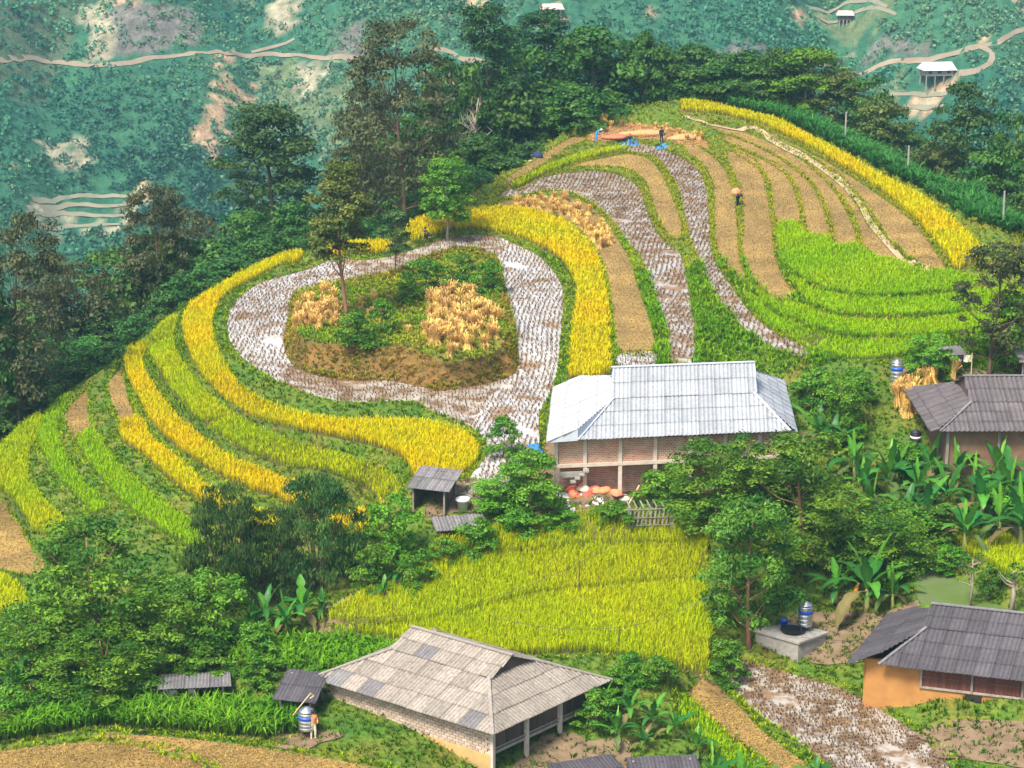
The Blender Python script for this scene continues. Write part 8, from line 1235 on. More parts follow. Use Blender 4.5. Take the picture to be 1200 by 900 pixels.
bme = MB().box((0, 0, 0), (bl - .025, .10, .145)).mesh('brick'); bme.materials.append(MATS['pale_brick'])
bmod = bmesh.new(); bmod.from_mesh(bme); bmesh.ops.bevel(bmod, geom=bmod.edges[:], offset=.008, segments=1, affect='EDGES'); bmod.to_mesh(bme); bmod.free()
for r in range(rows_):
    for k in range(per):
        off = .5 * (r % 2)
        if k + off + .5 > per: continue
        o = link(bpy.data.objects.new('brick', bme), stone_wall)
        o.location = a1 + d1 * bl * (k + .5 + off) + Vector((0, 0, .50 + r * .165)) + Vector((-d1.y, d1.x, 0)) * random.uniform(-.012, .004)
        o.rotation_euler = (0, random.uniform(-.01, .01), rot1)
# right hand side: timber wall on posts, open under the floor
planks(h1, W1(.75, .9, 0), W1(.75, 8.9, 0), .62, 1.98, .24, MATS['wood_dark'])
MB().beam(W1(.68, .75, .55), W1(.68, 9.3, .55), .12, .16).build('floor_beam', MATS['wood_grey'], h1)
MB().beam(W1(.60, .75, .80), W1(.60, 9.3, .80), .05, .08).build('rail', MATS['wood_grey'], h1)
for t in (.75, 3.4, 6.1, 8.95):
    p = W1(.62, t, 0); MB().box(p + Vector((0, 0, .3)), (.2, .2, 3.3), Matrix.Rotation(rot1, 3, 'Z')).build('post', MATS['post_concrete'], h1)
quad_wall(h1, 'back_wall', W1(11.6, 1, 0), W1(11.6, 9, 0), -.6, 1.95, .15, MATS['mortar'])
quad_wall(h1, 'rear_wall', W1(.8, 8.95, 0), W1(11.6, 8.95, 0), .5, 1.95, .12, MATS['wood_dark'])
quad_wall(h1, 'inner_wall', W1(3.2, 1, 0), W1(3.2, 8.9, 0), -1.2, .5, .15, MATS['earth_wall'])
MB().prism([tuple(W1(.7, .9, 0))[:2], tuple(W1(11.6, .9, 0))[:2], tuple(W1(11.6, 8.9, 0))[:2], tuple(W1(.7, 8.9, 0))[:2]], .45, .55).build('floor', MATS['wood_dark'], h1)

# -- tin roofed house in the centre
h2 = tag(empty('tin_roof_house'), 'raised brick house with long whitish corrugated hip roof in the centre', 'house')
E2a, E2b = (.990, .143), (.05, .999)
W2 = hip_roof(h2, (4.1, 132.2), E2a, E2b, 13.6, 12.6, 9.7, 12.6, 2.2, 11.3, MATS['sheet_white'], wS=1.1, pitch=.275, amp=.04, left=(2.0, 9.65), right=(.5, 9.55), rows=(3, 2), hip_rows=4, mat_left=MATS['sheet_bright'], cap=MATS['cap_white'])
_l = lambda *p: tuple(W2(*p)); MB().add([_l(-2.0, .04, 9.60), _l(0, .04, 9.66), _l(0, .04, 10.42), _l(2.2, 3.46, 11.26), _l(-2.0, .10, 9.60), _l(0, .10, 9.66), _l(0, .10, 10.42), _l(2.2, 3.52, 11.26)], [(0, 1, 2), (1, 3, 2), (6, 5, 4), (6, 7, 5), (0, 4, 5, 1), (1, 5, 7, 3)]).build('barge_board', MATS['cap_white'], h2)
ps = [-1.4, .45, 2.7, 4.95, 7.2, 9.45, 11.7, 13.1]
for s0, s1 in zip(ps[:-1], ps[1:]):
    quad_wall(h2, 'brick_panel', W2(s0 + .13, .9, 0), W2(s1 - .13, .9, 0), 7.93, 9.62 if s0 < 2 else 9.42, .12, MATS['red_brick'])
for s0 in (4.95, 7.2, 9.45):
    quad_wall(h2, 'vent', W2(s0 + .5, .86, 0), W2(s0 + 1.5, .86, 0), 9.44, 9.68, .10, MATS['dark_void'])
for s0 in ps:
    p = W2(s0, .86, 0); MB().box(p + Vector((0, 0, 7.75)), (.24, .24, 3.8)).build('post', MATS['post_concrete'], h2)
MB().beam(W2(-1.5, .84, 7.82), W2(13.2, .84, 7.82), .26, .22).build('floor_beam', MATS['post_concrete'], h2)
MB().prism([tuple(W2(-1.4, .9, 0))[:2], tuple(W2(13.1, .9, 0))[:2], tuple(W2(13.1, 11.5, 0))[:2], tuple(W2(-1.4, 11.5, 0))[:2]], 7.7, 7.9).build('floor', MATS['concrete'], h2)
quad_wall(h2, 'side_wall', W2(-1.45, .95, 0), W2(-1.45, 11.5, 0), 7.92, 9.6, .12, MATS['red_brick'])
quad_wall(h2, 'side_wall', W2(13.15, .95, 0), W2(13.15, 11.5, 0), 7.92, 9.5, .12, MATS['red_brick'])
quad_wall(h2, 'rear_wall', W2(-1.4, 11.6, 0), W2(13.1, 11.6, 0), 5.5, 9.6, .14, MATS['red_brick'])
quad_wall(h2, 'inner_wall', W2(-1.2, 2.0, 0), W2(13, 2.0, 0), 5.0, 7.68, .14, MATS['red_brick'])
for s0 in (-1.3,):
    quad_wall(h2, 'stair_panel', W2(s0 + .1, .5, 0), W2(s0 + 1.6, .5, 0), 7.15, 7.5, .1, MATS['concrete'])
for k in range(4): MB().box(W2(-.3 + .28 * k, .45, 6.9 + .22 * k), (.34, .6, .1)).build('stair', MATS['concrete'], h2)

# -- ochre house at the lower right
h3 = tag(empty('ochre_house'), 'low ochre walled house with dark grey corrugated roof at the lower right', 'house')
W3 = hip_roof(h3, (20.0, 112.6), (.955, -.297), (.42, .907), 14, 7.8, 2.85, 5.25, 1.9, 4.35, MATS['sheet_dark'], wS=1.0, pitch=.25, amp=.045, left=(1.7, 2.75), rows=(3, 2), hip_rows=3, cap=MATS['cap_grey'])
quad_wall(h3, 'wall', W3(-.9, .9, 0), W3(13.5, .9, 0), -.6, 1.55, .22, MATS['ochre_plaster'])
quad_wall(h3, 'wall', W3(-.9, .9, 0), W3(2.1, .9, 0), 1.55, 2.85, .22, MATS['ochre_plaster'])
quad_wall(h3, 'side_wall', W3(-.95, 1.05, 0), W3(-.95, 7, 0), -.2, 2.8, .2, MATS['ochre_plaster'])
quad_wall(h3, 'rear_wall', W3(-.9, 7, 0), W3(13.5, 7, 0), .5, 2.85, .2, MATS['ochre_plaster'])
planks(h3, W3(2.15, .80, 0), W3(13.4, .80, 0), 1.60, 2.72, .22, MATS['wood_red'])
quad_wall(h3, 'plank_backing', W3(2.1, .92, 0), W3(13.4, .92, 0), 1.56, 2.85, .06, MATS['wood_dark'])
MB().beam(W3(2.1, .72, 1.56), W3(13.4, .72, 1.56), .10, .10).build('sill_beam', MATS['wood_grey'], h3)
MB().beam(W3(2.1, .72, 2.2), W3(13.4, .72, 2.2), .05, .05).build('rail', MATS['wood_dark'], h3)
for s in (2.15, 4.9, 7.6, 10.4): MB().box(W3(s, .70, 2.15), (.12, .12, 1.25)).build('post', MATS['wood_grey'], h3)
MB().box(W3(5.0, .78, 1.15), (.9, .08, .5), Matrix.Rotation(math.atan2(-.297, .955), 3, 'Z')).build('vent_hole', MATS['dark_void'], h3)

# -- grey roofed house at the right edge
h4 = tag(empty('grey_roof_house'), 'house with streaked purple grey corrugated roof above the banana grove at the right edge', 'house')
W4 = hip_roof(h4, (27.3, 135.7), (1, .01), (.0, 1), 13, 10, 9.2, 11.5, 2.5, 10.4, MATS['sheet_purple'], wS=.95, pitch=.317, amp=.06, left=(.6, 9.2), rows=(3, 2), hip_rows=3, cap=MATS['cap_grey'])
quad_wall(h4, 'wall', W4(.7, .9, 0), W4(12.4, .9, 0), 4.5, 9.15, .18, MATS['earth_wall'])
quad_wall(h4, 'side_wall', W4(.7, 1, 0), W4(.7, 9, 0), 4.8, 9.15, .18, MATS['earth_wall'])
quad_wall(h4, 'rear_wall', W4(.7, 9.1, 0), W4(12.4, 9.1, 0), 6.5, 9.15, .18, MATS['earth_wall'])
for s in (.7, 4, 7.5, 11): MB().box(W4(s, .75, 6.8), (.18, .18, 4.8)).build('post', MATS['wood_grey'], h4)

# -- sheds
def shed(name, label, x, y, rz, w, d, hf, hb, mat, wall=None, rows=1, wS=.8, pitch=.2, amp=.03, zoff=0.0, over=.35, cat='shed'):
    root = tag(empty(name, (x, y, ground(x, y) + zoff), rz), label, cat)
    O = Vector((-w / 2 - over, -d / 2 - over, hf)); B = Vector((0, d + 2 * over, hb - hf)); L = B.length
    rf_ = link(bpy.data.objects.new('roof', None), root)
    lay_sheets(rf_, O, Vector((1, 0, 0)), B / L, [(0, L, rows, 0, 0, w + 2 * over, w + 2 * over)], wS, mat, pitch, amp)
    for sx in (-1, 1):
        for sy, h in ((-1, hf), (1, hb)):
            MB().box((sx * w / 2, sy * d / 2, h / 2 - .25), (.10, .10, h + .4)).build('post', MATS['wood_grey'], root)
    if wall:
        planks(root, (-w / 2, d / 2 - .08), (w / 2, d / 2 - .08), -.3, hb - .1, .22, wall)
        planks(root, (-w / 2 + .06, -d / 2), (-w / 2 + .06, d / 2), -.3, min(hf, hb) - .1, .22, wall)
        planks(root, (w / 2 - .06, -d / 2), (w / 2 - .06, d / 2), -.3, min(hf, hb) - .1, .22, wall)
    return root
s = SPOTS
r_ = shed('animal_shed', 'small open shed with grey sheet roof above the green crop at lower left', s['shed_l'][0], s['shed_l'][1], .12, 3.2, 2.0, 1.35, 1.15, MATS['sheet_grey'], None, 1, .7)
planks(r_, (-1.5, .9), (1.5, .9), -.3, 1.0, .25, MATS['wood_dark'])
quad_wall(r_, 'wall', (-1.5, -.8), (-.9, -.8), -.3, 1.1, .1, MATS['mortar']); quad_wall(r_, 'wall', (-.3, -.8), (.1, -.8), -.3, 1.1, .1, MATS['mortar'])
r_ = shed('lean_to', 'dark corrugated lean-to against the left end of the stone walled house', s['leanto'][0] - .1, s['leanto'][1] + .3, -.25, 1.7, 1.9, 1.25, 2.0, MATS['sheet_dark'], MATS['wood_dark'], 2, .75)
r_ = shed('shed', 'low shed with dark rumpled sheet roof at the bottom edge beside the stone walled house', 4.0, 105.6, .35, 3.0, 2.4, 1.0, 1.25, MATS['sheet_dark'], MATS['wood_dark'], 2, .7)
r_ = shed('shed', 'shed with dark peaked roof at the bottom edge among small bananas', 7.9, 104.9, .1, 3.0, 2.2, 1.1, 1.9, MATS['sheet_dark'], MATS['wood_dark'], 2, .7)
r_ = shed('shed', 'wooden shed with pale sheet roof at the right edge under the thin leaved tree', 37.6, 150.4, 0.0, 4.0, 2.2, 1.2, 1.7, MATS['sheet_beige'], MATS['wood_red'], 1, .8)
r_ = shed('hut', 'low hut with tilted grey sheet beside the laundry on the right slope', 30.6, 150.6, .2, 1.7, 1.2, .7, 1.1, MATS['sheet_grey'], MATS['wood_dark'], 1, .8)
r_ = shed('shack', 'tumbledown shack with loose dark roof sheets below the ring paddy', -4.9, 133.2, -.35, 2.1, 1.9, 1.2, 1.9, MATS['sheet_grey'], MATS['wood_dark'], 2, .6)
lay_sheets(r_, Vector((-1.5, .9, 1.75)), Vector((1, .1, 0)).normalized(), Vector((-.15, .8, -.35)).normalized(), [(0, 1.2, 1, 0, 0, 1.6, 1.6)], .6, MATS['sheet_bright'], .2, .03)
r_ = shed('lean_to', 'low lean-to with buckled pale sheets at the top left corner of the yellow green rice', -3.3, 130.4, .22, 2.6, 1.0, .55, .95, MATS['sheet_grey'], None, 1, .45, .22, .04)
# far houses
def far_house(name, label, xy, w, d, h, roofm, wallm, stilt=0.0, rz=0.0):
    root = tag(empty(name, (xy[0], xy[1], fz(*xy) + .2), rz), label, 'house')
    MB().box((0, 0, stilt + h / 2), (w, d, h)).build('wall', MATS[wallm], root)
    rf = MB(); o_ = .7; zt = stilt + h; rh = d * .34
    rf.add([(-w / 2 - o_, -d / 2 - o_, zt - .2), (w / 2 + o_, -d / 2 - o_, zt - .2), (w / 2 + o_ * .3, 0, zt + rh), (-w / 2 - o_ * .3, 0, zt + rh), (-w / 2 - o_, d / 2 + o_, zt - .2), (w / 2 + o_, d / 2 + o_, zt - .2)],
           [(0, 1, 2, 3), (3, 2, 5, 4), (0, 3, 4), (1, 5, 2), (0, 4, 5, 1)])
    rf.build('roof', MATS[roofm], root)
    for k in range(4):
        for yy in (-d / 2, d / 2): MB().box((-w / 2 + .2 + k * (w - .4) / 3, yy, stilt / 2 - 1), (.25, .25, stilt + 2)).build('post', MATS['wood_grey'], root)
    for k in range(3): MB().box((-w / 3 + k * w / 3, -d / 2 - .03, stilt + h * .55), (w * .13, .06, h * .4)).build('window', MATS['dark_void'], root)
    return root
plain('pink_roof', (.60, .40, .34), (.48, .30, .26), .6, .8)
plain('far_roof', (.62, .62, .62), (.5, .5, .5), .6, .7)
far_house('stilt_house', 'far pale roofed house on stilts across the valley, beside the right road', FAR_SPOTS['stilt'], 7.0, 4.5, 1.6, 'far_roof', 'wood_grey', 1.6, .15)
far_house('hut', 'tiny far hut with pinkish roof near the top right', FAR_SPOTS['hut'], 3.2, 2.6, 1.5, 'pink_roof', 'wood_dark', 0, -.1)
far_house('hut', 'tiny far hut with reddish roof at the top centre above the grove', FAR_SPOTS['shed'], 4.2, 3, 1.5, 'pink_roof', 'wood_grey', 0, .1)
# ------------------------------------------------------------------ small things
def col(name, c, rough=.6, metal=0.0, spec=.4):
    return plain(name, c, tuple(x * .85 for x in c), 4, rough, metal, spec=spec)
col('steel', (.62, .64, .66), .28, .9); col('blue_plastic', (.02, .10, .55), .4); col('white_plastic', (.72, .72, .68), .5); col('black_plastic', (.02, .02, .025), .5)
col('skin', (.36, .20, .13)); col('hair', (.015, .012, .012)); col('dark_cloth', (.012, .014, .03), .9); col('navy_cloth', (.02, .03, .09), .9); col('orange_cloth', (.72, .25, .10), .9); col('blue_cloth', (.03, .25, .62), .8)
col('red_cloth', (.62, .10, .06), .9); col('pink_straw', (.72, .24, .12), .95); col('white_cloth', (.75, .74, .70), .9); col('cream_cloth', (.66, .60, .42), .9); col('teal_cloth', (.05, .22, .26), .9)
col('wire', (.06, .05, .045), .7); col('iron', (.10, .07, .05), .8); col('bamboo_pole', (.55, .43, .25), .7)

def tank(label, x, y, z0, r, h, legs, rz=0.0, body='steel', stripe='blue_plastic'):
    root = tag(empty('water_tank', (x, y, z0), rz), label, 'water tank')
    pr = [(r * .96, legs)]
    nrib = 5
    for k in range(nrib):
        b = legs + h * k / nrib; t = legs + h * (k + 1) / nrib
        pr += [(r, b + .02), (r, t - .06), (r * .94, t - .03)]
    MB().lathe(pr, 24).build('body', MATS[body], root, True)
    MB().lathe([(r * 1.0, legs + h), (r * .85, legs + h + .12 * r / .6), (r * .35, legs + h + .26 * r / .6), (r * .3, legs + h + .32 * r / .6), (.05, legs + h + .33 * r / .6)], 24).build('lid', MATS[body], root, True)
    MB().lathe([(r * 1.012, legs + h * .62), (r * 1.012, legs + h * .78)], 24).build('label_band', MATS[stripe], root, True)
    for k in range(4):
        an = math.pi / 4 + k * math.pi / 2
        MB().beam((r * .8 * math.cos(an), r * .8 * math.sin(an), -.15), (r * .8 * math.cos(an), r * .8 * math.sin(an), legs + .05), .06).build('leg', MATS['iron'], root)
    MB().tube([(r * .75, 0, legs * .9), (-r * .75, 0, legs * .9)], .03, 6).build('brace', MATS['iron'], root)
    return root
g = lambda k: (SPOTS[k][0], SPOTS[k][1], ground(SPOTS[k][0], SPOTS[k][1]))
x, y, z_ = g('tank_hill'); tank('steel water tank standing on the slope beside dried maize bundles', x, y, z_, .42, 1.35, .55)
bl_ = tag(empty('barrel', (x + .15, y - .75, ground(x, y - .75))), 'blue plastic barrel at the foot of the hillside steel tank', 'barrel')
MB().lathe([(.22, -.05), (.25, .15), (.25, .5), (.2, .58), (.05, .6)], 16).build('body', MATS['blue_plastic'], bl_, True); MB().lathe([(.12, .58), (.12, .66), (.02, .67)], 12).build('lid', MATS['black_plastic'], bl_, True)
x, y, z_ = g('tank_grove'); tank('small white topped dark tank at the left corner of the grey roof', x, y, z_ + .35, .36, 1.0, .2, body='black_plastic', stripe='white_plastic')
x, y, z_ = g('tank_front'); tank('steel water tank with blue band beside the dark lean-to', x, y, z_, .46, 1.0, .5)
# concrete platform with its tank
pf = tag(empty('concrete_cistern', (0, 0, 0)), 'concrete cistern platform below the tall banana plant', 'cistern')
q = [SPOTS['platform_' + k][:2] for k in 'abcd']; zt = 1.7
MB().prism(q, -.6, zt - .12).build('wall', MATS['concrete'], pf)
cx_, cy_ = sum(p[0] for p in q) / 4, sum(p[1] for p in q) / 4
MB().prism([(cx_ + (p[0] - cx_) * 1.08, cy_ + (p[1] - cy_) * 1.08) for p in q], zt - .12, zt).build('slab', MATS['concrete'], pf)
tank('steel water tank with blue band on the concrete cistern', 17.05, 120.6, zt, .42, 1.25, .3)
bs = tag(empty('basin', (16.3, 120.3, zt)), 'black round basin beside the tank on the concrete cistern', 'basin')
MB().lathe([(.55, .0), (.72, .16), (.74, .16), (.68, .13), (.52, .05), (.01, .05)], 20).build('bowl', MATS['black_plastic'], bs, True)
bk = tag(empty('bucket', (15.9, 121.3, zt)), 'small blue bucket beside the black basin on the cistern', 'bucket')
MB().lathe([(.18, 0), (.24, .34), (.26, .34), (.22, .30), (.16, .06), (.01, .06)], 16).build('body', MATS['blue_plastic'], bk, True); MB().tube([(-.25, 0, .33), (-.15, 0, .48), (.15, 0, .48), (.25, 0, .33)], .012, 5).build('handle', MATS['iron'], bk)
bk = tag(empty('bucket', (-3.1, 132.7, ground(-3.1, 132.7) + .02)), 'large cream coloured plastic tub right of the tumbledown shack', 'tub')
MB().lathe([(.30, -.04), (.40, .72), (.45, .74), (.45, .80), (.38, .80), (.34, .70), (.26, .05), (.01, .05)], 20).build('body', MATS['white_plastic'], bk, True); MB().lathe([(.43, .66), (.47, .68), (.47, .73), (.43, .74)], 20).build('rim', MATS['white_plastic'], bk, True)

# people: one skinned body each, coloured by limb
def person(label, loc, rz, joints, bones, rads, cols_, hat=None):
    root = tag(empty('person', loc, rz), label, 'person')
    me = bpy.data.meshes.new('body'); names = list(joints)
    me.from_pydata([joints[n] for n in names], [(names.index(a_), names.index(b_)) for a_, b_ in bones], []); me.update()
    o = bpy.data.objects.new('body', me); COL.objects.link(o)
    md = o.modifiers.new('skin', 'SKIN')
    for i, n in enumerate(names):
        me.skin_vertices[0].data[i].radius = (rads[n], rads[n]); me.skin_vertices[0].data[i].use_root = (n == 'pelvis')
    sb = o.modifiers.new('sub', 'SUBSURF'); sb.levels = 1; sb.render_levels = 1
    dg = bpy.context.evaluated_depsgraph_get(); ev = o.evaluated_get(dg); m2 = bpy.data.meshes.new_from_object(ev)
    bpy.data.objects.remove(o, do_unlink=True)
    mats = list(dict.fromkeys(cols_.values()))
    m2.materials.clear()
    for mm in mats: m2.materials.append(MATS[mm])
    J = {n: Vector(p) for n, p in joints.items()}
    for p in m2.polygons:
        c = p.center; best = min(((c - J[a_].lerp(J[b_], max(0, min(1, (c - J[a_]).dot(J[b_] - J[a_]) / max(1e-6, (J[b_] - J[a_]).length_squared))))).length, a_ + '-' + b_) for a_, b_ in bones)[1]
        p.material_index = mats.index(cols_.get(best, cols_['*'])); p.use_smooth = True
    link(bpy.data.objects.new('body', m2), root)
    hd = J['head']
    MB().lathe([(.02, .13), (.085, .10), (.115, .04), (.112, -.02), (.09, -.05)], 14, tuple(hd)).build('hair' if not hat else 'headscarf', MATS[hat or 'hair'], root, True)
    return root
RAD = dict(pelvis=.145, chest=.15, neck=.06, head=.105, shl=.075, shr=.075, ell=.05, elr=.05, hal=.04, har=.04, hil=.10, hir=.10, knl=.07, knr=.07, anl=.05, anr=.05, tol=.04, tor=.04)
BON = [('pelvis', 'chest'), ('chest', 'neck'), ('neck', 'head'), ('chest', 'shl'), ('shl', 'ell'), ('ell', 'hal'), ('chest', 'shr'), ('shr', 'elr'), ('elr', 'har'), ('pelvis', 'hil'), ('hil', 'knl'), ('knl', 'anl'), ('anl', 'tol'), ('pelvis', 'hir'), ('hir', 'knr'), ('knr', 'anr'), ('anr', 'tor')]
STAND = dict(pelvis=(0, 0, .92), chest=(0, 0, 1.25), neck=(0, 0, 1.43), head=(0, -.02, 1.58), shl=(-.18, 0, 1.35), ell=(-.24, .0, 1.07), hal=(-.2, -.16, .92), shr=(.18, 0, 1.35), elr=(.26, -.02, 1.08), har=(.2, -.2, .95), hil=(-.09, 0, .88), knl=(-.1, -.02, .47), anl=(-.1, 0, .07), tol=(-.11, -.16, .03), hir=(.09, 0, .88), knr=(.12, -.04, .47), anr=(.12, 0, .07), tor=(.13, -.16, .03))
SIT = dict(pelvis=(0, 0, .16), chest=(0, -.06, .50), neck=(0, -.1, .68), head=(0, -.14, .83), shl=(-.18, -.06, .6), ell=(-.26, -.22, .40), hal=(-.12, -.42, .36), shr=(.18, -.06, .6), elr=(.26, -.22, .40), har=(.12, -.42, .36), hil=(-.1, -.02, .15), knl=(-.2, -.42, .34), anl=(-.12, -.52, .07), tol=(-.12, -.66, .05), hir=(.1, -.02, .15), knr=(.2, -.42, .34), anr=(.12, -.52, .07), tor=(.12, -.66, .05))
BEND = dict(STAND, chest=(0, -.25, 1.12), neck=(0, -.40, 1.2), head=(0, -.53, 1.22), shl=(-.18, -.28, 1.18), ell=(-.3, -.3, .95), hal=(-.24, -.35, 1.15), shr=(.18, -.28, 1.18), elr=(.3, -.3, .95), har=(.24, -.35, 1.15), knl=(-.1, -.1, .47), knr=(.12, .06, .47), anr=(.12, .22, .08), tor=(.12, .08, .04))
def clothes(top, legs_, feet='skin'):
    c = {'*': top, 'neck-head': 'skin', 'ell-hal': top, 'elr-har': top}
    for s_ in 'lr': c.update({f'pelvis-hi{s_}': legs_, f'hi{s_}-kn{s_}': legs_, f'kn{s_}-an{s_}': legs_, f'an{s_}-to{s_}': feet})
    return c
def put(k): x, y, z_ = SPOTS[k]; return (x, y, ground(x, y))
person('person in dark clothes standing on the threshing ground at the summit', put('person_stand'), .4, STAND, BON, RAD, clothes('dark_cloth', 'dark_cloth'))
person('person in dark top sitting on a blue sheet on the threshing ground', put('person_sit'), .1, SIT, BON, RAD, clothes('dark_cloth', 'blue_cloth'), hat='red_cloth')
person('person in blue bending at the left end of the threshing ground', put('person_blue'), 1.2, BEND, BON, RAD, clothes('blue_cloth', 'blue_cloth'), hat='white_cloth')
person('person in dark clothes stooping under a reddish bundle on the tan strip', put('carrier'), .5, BEND, BON, RAD, clothes('dark_cloth', 'dark_cloth'))
person('person in dark clothes crouching on the crest beside the round tree', put('person_b'), 1.0, SIT, BON, RAD, clothes('navy_cloth', 'dark_cloth'))
person('person in an orange top beside the steel tank by the lean-to', put('person_tank'), .3, STAND, BON, dict(RAD, shl=.07, shr=.07), clothes('orange_cloth', 'cream_cloth'))
def blob(name, label, cat, loc, dims, mat, seed, group=None, parts=(), amp=.18):
    bm = bmesh.new(); bmesh.ops.create_icosphere(bm, subdivisions=3, radius=1)
    for v in bm.verts:
        n = .5 * math.sin(v.co.x * 4 + seed) + .3 * math.sin(v.co.y * 6 + seed * 2) + .3 * math.sin(v.co.z * 5 + seed * 3)
        v.co *= 1 + amp * n
        if v.co.z < -.35: v.co.z = -.35
        v.co = Vector((v.co.x * dims[0], v.co.y * dims[1], (v.co.z + .35) * dims[2]))
    me = bpy.data.meshes.new(name); bm.to_mesh(me); bm.free(); me.polygons.foreach_set('use_smooth', [True] * len(me.polygons))
    o = mesh_obj(name, me, MATS[mat]); o.location = loc; o.rotation_euler = (0, 0, seed)
    tag(o, label, cat, group); return o
cp = put('carrier')
b_ = blob('bundle', 'reddish straw bundle on the back of the stooping carrier', 'bundle', (cp[0] - .12, cp[1] + .15, cp[2] + 1.22), (.55, .42, .34), 'pink_straw', 1.3)
def cloth_sheet(name, label, x, y, w, d, mat, rz=0.0, lift=.04):
    nx_, ny_ = 9, 7; v = []; f = []
    for j in range(ny_):
        for i in range(nx_):
            lx = (i / (nx_ - 1) - .5) * w; ly = (j / (ny_ - 1) - .5) * d
            xx = x + lx * math.cos(rz) - ly * math.sin(rz); yy = y + lx * math.sin(rz) + ly * math.cos(rz)
            v.append((xx, yy, ground(xx, yy) + lift + .04 * math.sin(i * 2.1 + j * 1.7)))
    for j in range(ny_ - 1):
        for i in range(nx_ - 1): k = j * nx_ + i; f.append((k, k + 1, k + nx_ + 1, k + nx_))
    me = bpy.data.meshes.new(name); me.from_pydata(v, [], f); me.update(); me.polygons.foreach_set('use_smooth', [True] * len(f))
    o = mesh_obj(name, me, MATS[mat]); md = o.modifiers.new('thick', 'SOLIDIFY'); md.thickness = .02
    return tag(o, label, 'sheet')
p = put('person_sit'); cloth_sheet('plastic_sheet', 'blue plastic sheet under the sitting person at the summit', p[0], p[1] - .3, 1.7, 1.3, 'blue_cloth', .1, .02)
p = put('person_stand'); cloth_sheet('plastic_sheet', 'blue plastic sheet at the feet of the standing person at the summit', p[0] - .05, p[1] - .9, 1.1, 1.2, 'blue_cloth', .2, .02)
cloth_sheet('plastic_sheet', 'blue plastic sheet at the left edge of the tin roof', 1.7, 140.5, 1.0, 1.6, 'blue_cloth', .3, .2)
p = put('bundle_a'); blob('sack', 'dark stuffed sack on the crest left of the summit', 'sack', (p[0], p[1], p[2]), (.65, .5, .55), 'navy_cloth', 2.0)
blob('sack', 'pale stuffed sack beside the dark one on the crest left of the summit', 'sack', (p[0] - .75, p[1] + .1, ground(p[0] - .75, p[1] + .1)), (.45, .4, .45), 'white_cloth', 3.1)
plain('chaff', (.50, .17, .09), (.36, .12, .06), 5, .95, bump_s=.6); plain('straw_heap', (.48, .32, .13), (.34, .20, .08), 4, .95, bump_s=.8)
blob('straw_pile', 'reddish chaff pile on the threshing ground at the summit', 'straw pile', (10.4, 222.4, ground(10.4, 222.4)), (1.3, .7, .35), 'chaff', .2)
blob('straw_pile', 'long tan chaff pile behind the people at the summit', 'straw pile', (13.4, 224.0, ground(13.4, 224.0)), (2.4, .6, .45), 'straw_heap', .1)
blob('straw_pile', 'tan straw pile at the right end of the threshing ground', 'straw pile', (17.2, 221.6, ground(17.2, 221.6)), (1.5, .7, .45), 'straw_heap', .3)

# red and cream sacks drying under the tin roofed house
bx, by = 5.6, 132.75
cloth_sheet('plastic_sheet', 'crumpled white sheet under the red sacks below the tin roofed house', bx - 1.0, by - .1, 3.2, 2.2, 'white_cloth', .1, .05)
for i in range(16):
    x_ = bx - 1.6 + (i % 6) * .62 + random.uniform(-.15, .15); y_ = by - .25 + (i // 6) * .45 + random.uniform(-.15, .15)
    mt = ['red_cloth', 'red_cloth', 'pink_straw', 'cream_cloth'][i % 4] if i % 6 < 3 else ['pink_straw', 'cream_cloth', 'red_cloth', 'orange_cloth'][i % 4]
    blob('sack', f"{dict(red_cloth='red', pink_straw='reddish', cream_cloth='cream', orange_cloth='orange')[mt]} sack in the heap under the tin roofed house", 'sack', (x_, y_, ground(x_, y_) + .06), (.46, .36, .26), mt, i * 1.3, 'sacks heaped under the tin roofed house')

# slatted pen
pn = tag(empty('slatted_pen', (8.6, 130.4, ground(8.6, 130.4)), .1), 'grey slatted wooden pen below the tin roofed house', 'pen')
for k in range(11): MB().box((-1.3 + k * .26, 0, 1.1), (.10, .04, 1.3), Matrix.Rotation(.12, 3, 'Y')).build('slat', MATS['wood_grey'], pn)
for k in range(7): MB().box((-1.3 + k * .42, .7, 1.75), (.09, 1.5, .04)).build('roof_slat', MATS['wood_grey'], pn)
for zz in (.6, 1.1, 1.65): MB().beam((-1.6, -.05, zz), (1.7, -.05, zz), .05).build('rail', MATS['wood_grey'], pn)
for sx in (-1.4, 1.4):
    for sy in (0, 1.3): MB().box((sx, sy, .8), (.1, .1, 2.0)).build('post', MATS['wood_grey'], pn)
for i, (a_, b_, lab) in enumerate([((6.6, 130.9), (8.0, 132.6), 'long bamboo pole leaning between the sacks and the slatted pen'), ((-9.6, 121.6), (-7.6, 123.6), 'bamboo pole lying on the dirt left of the yellow field'), ((-9.2, 123.2), (-7.0, 124.4), 'weathered plank lying on the dirt left of the yellow field'), ((-10.6, 120.6), (-8.8, 121.2), 'short plank on the dirt below the bananas left of the field')]):
    z0, z1 = ground(*a_) + .05, ground(*b_) + (1.1 if i == 0 else .12)
    o = MB().tube([(*a_, z0), (*b_, z1)], .05, 6).build('pole', MATS['bamboo_pole' if i < 2 else 'wood_grey']); tag(o, lab, 'pole')
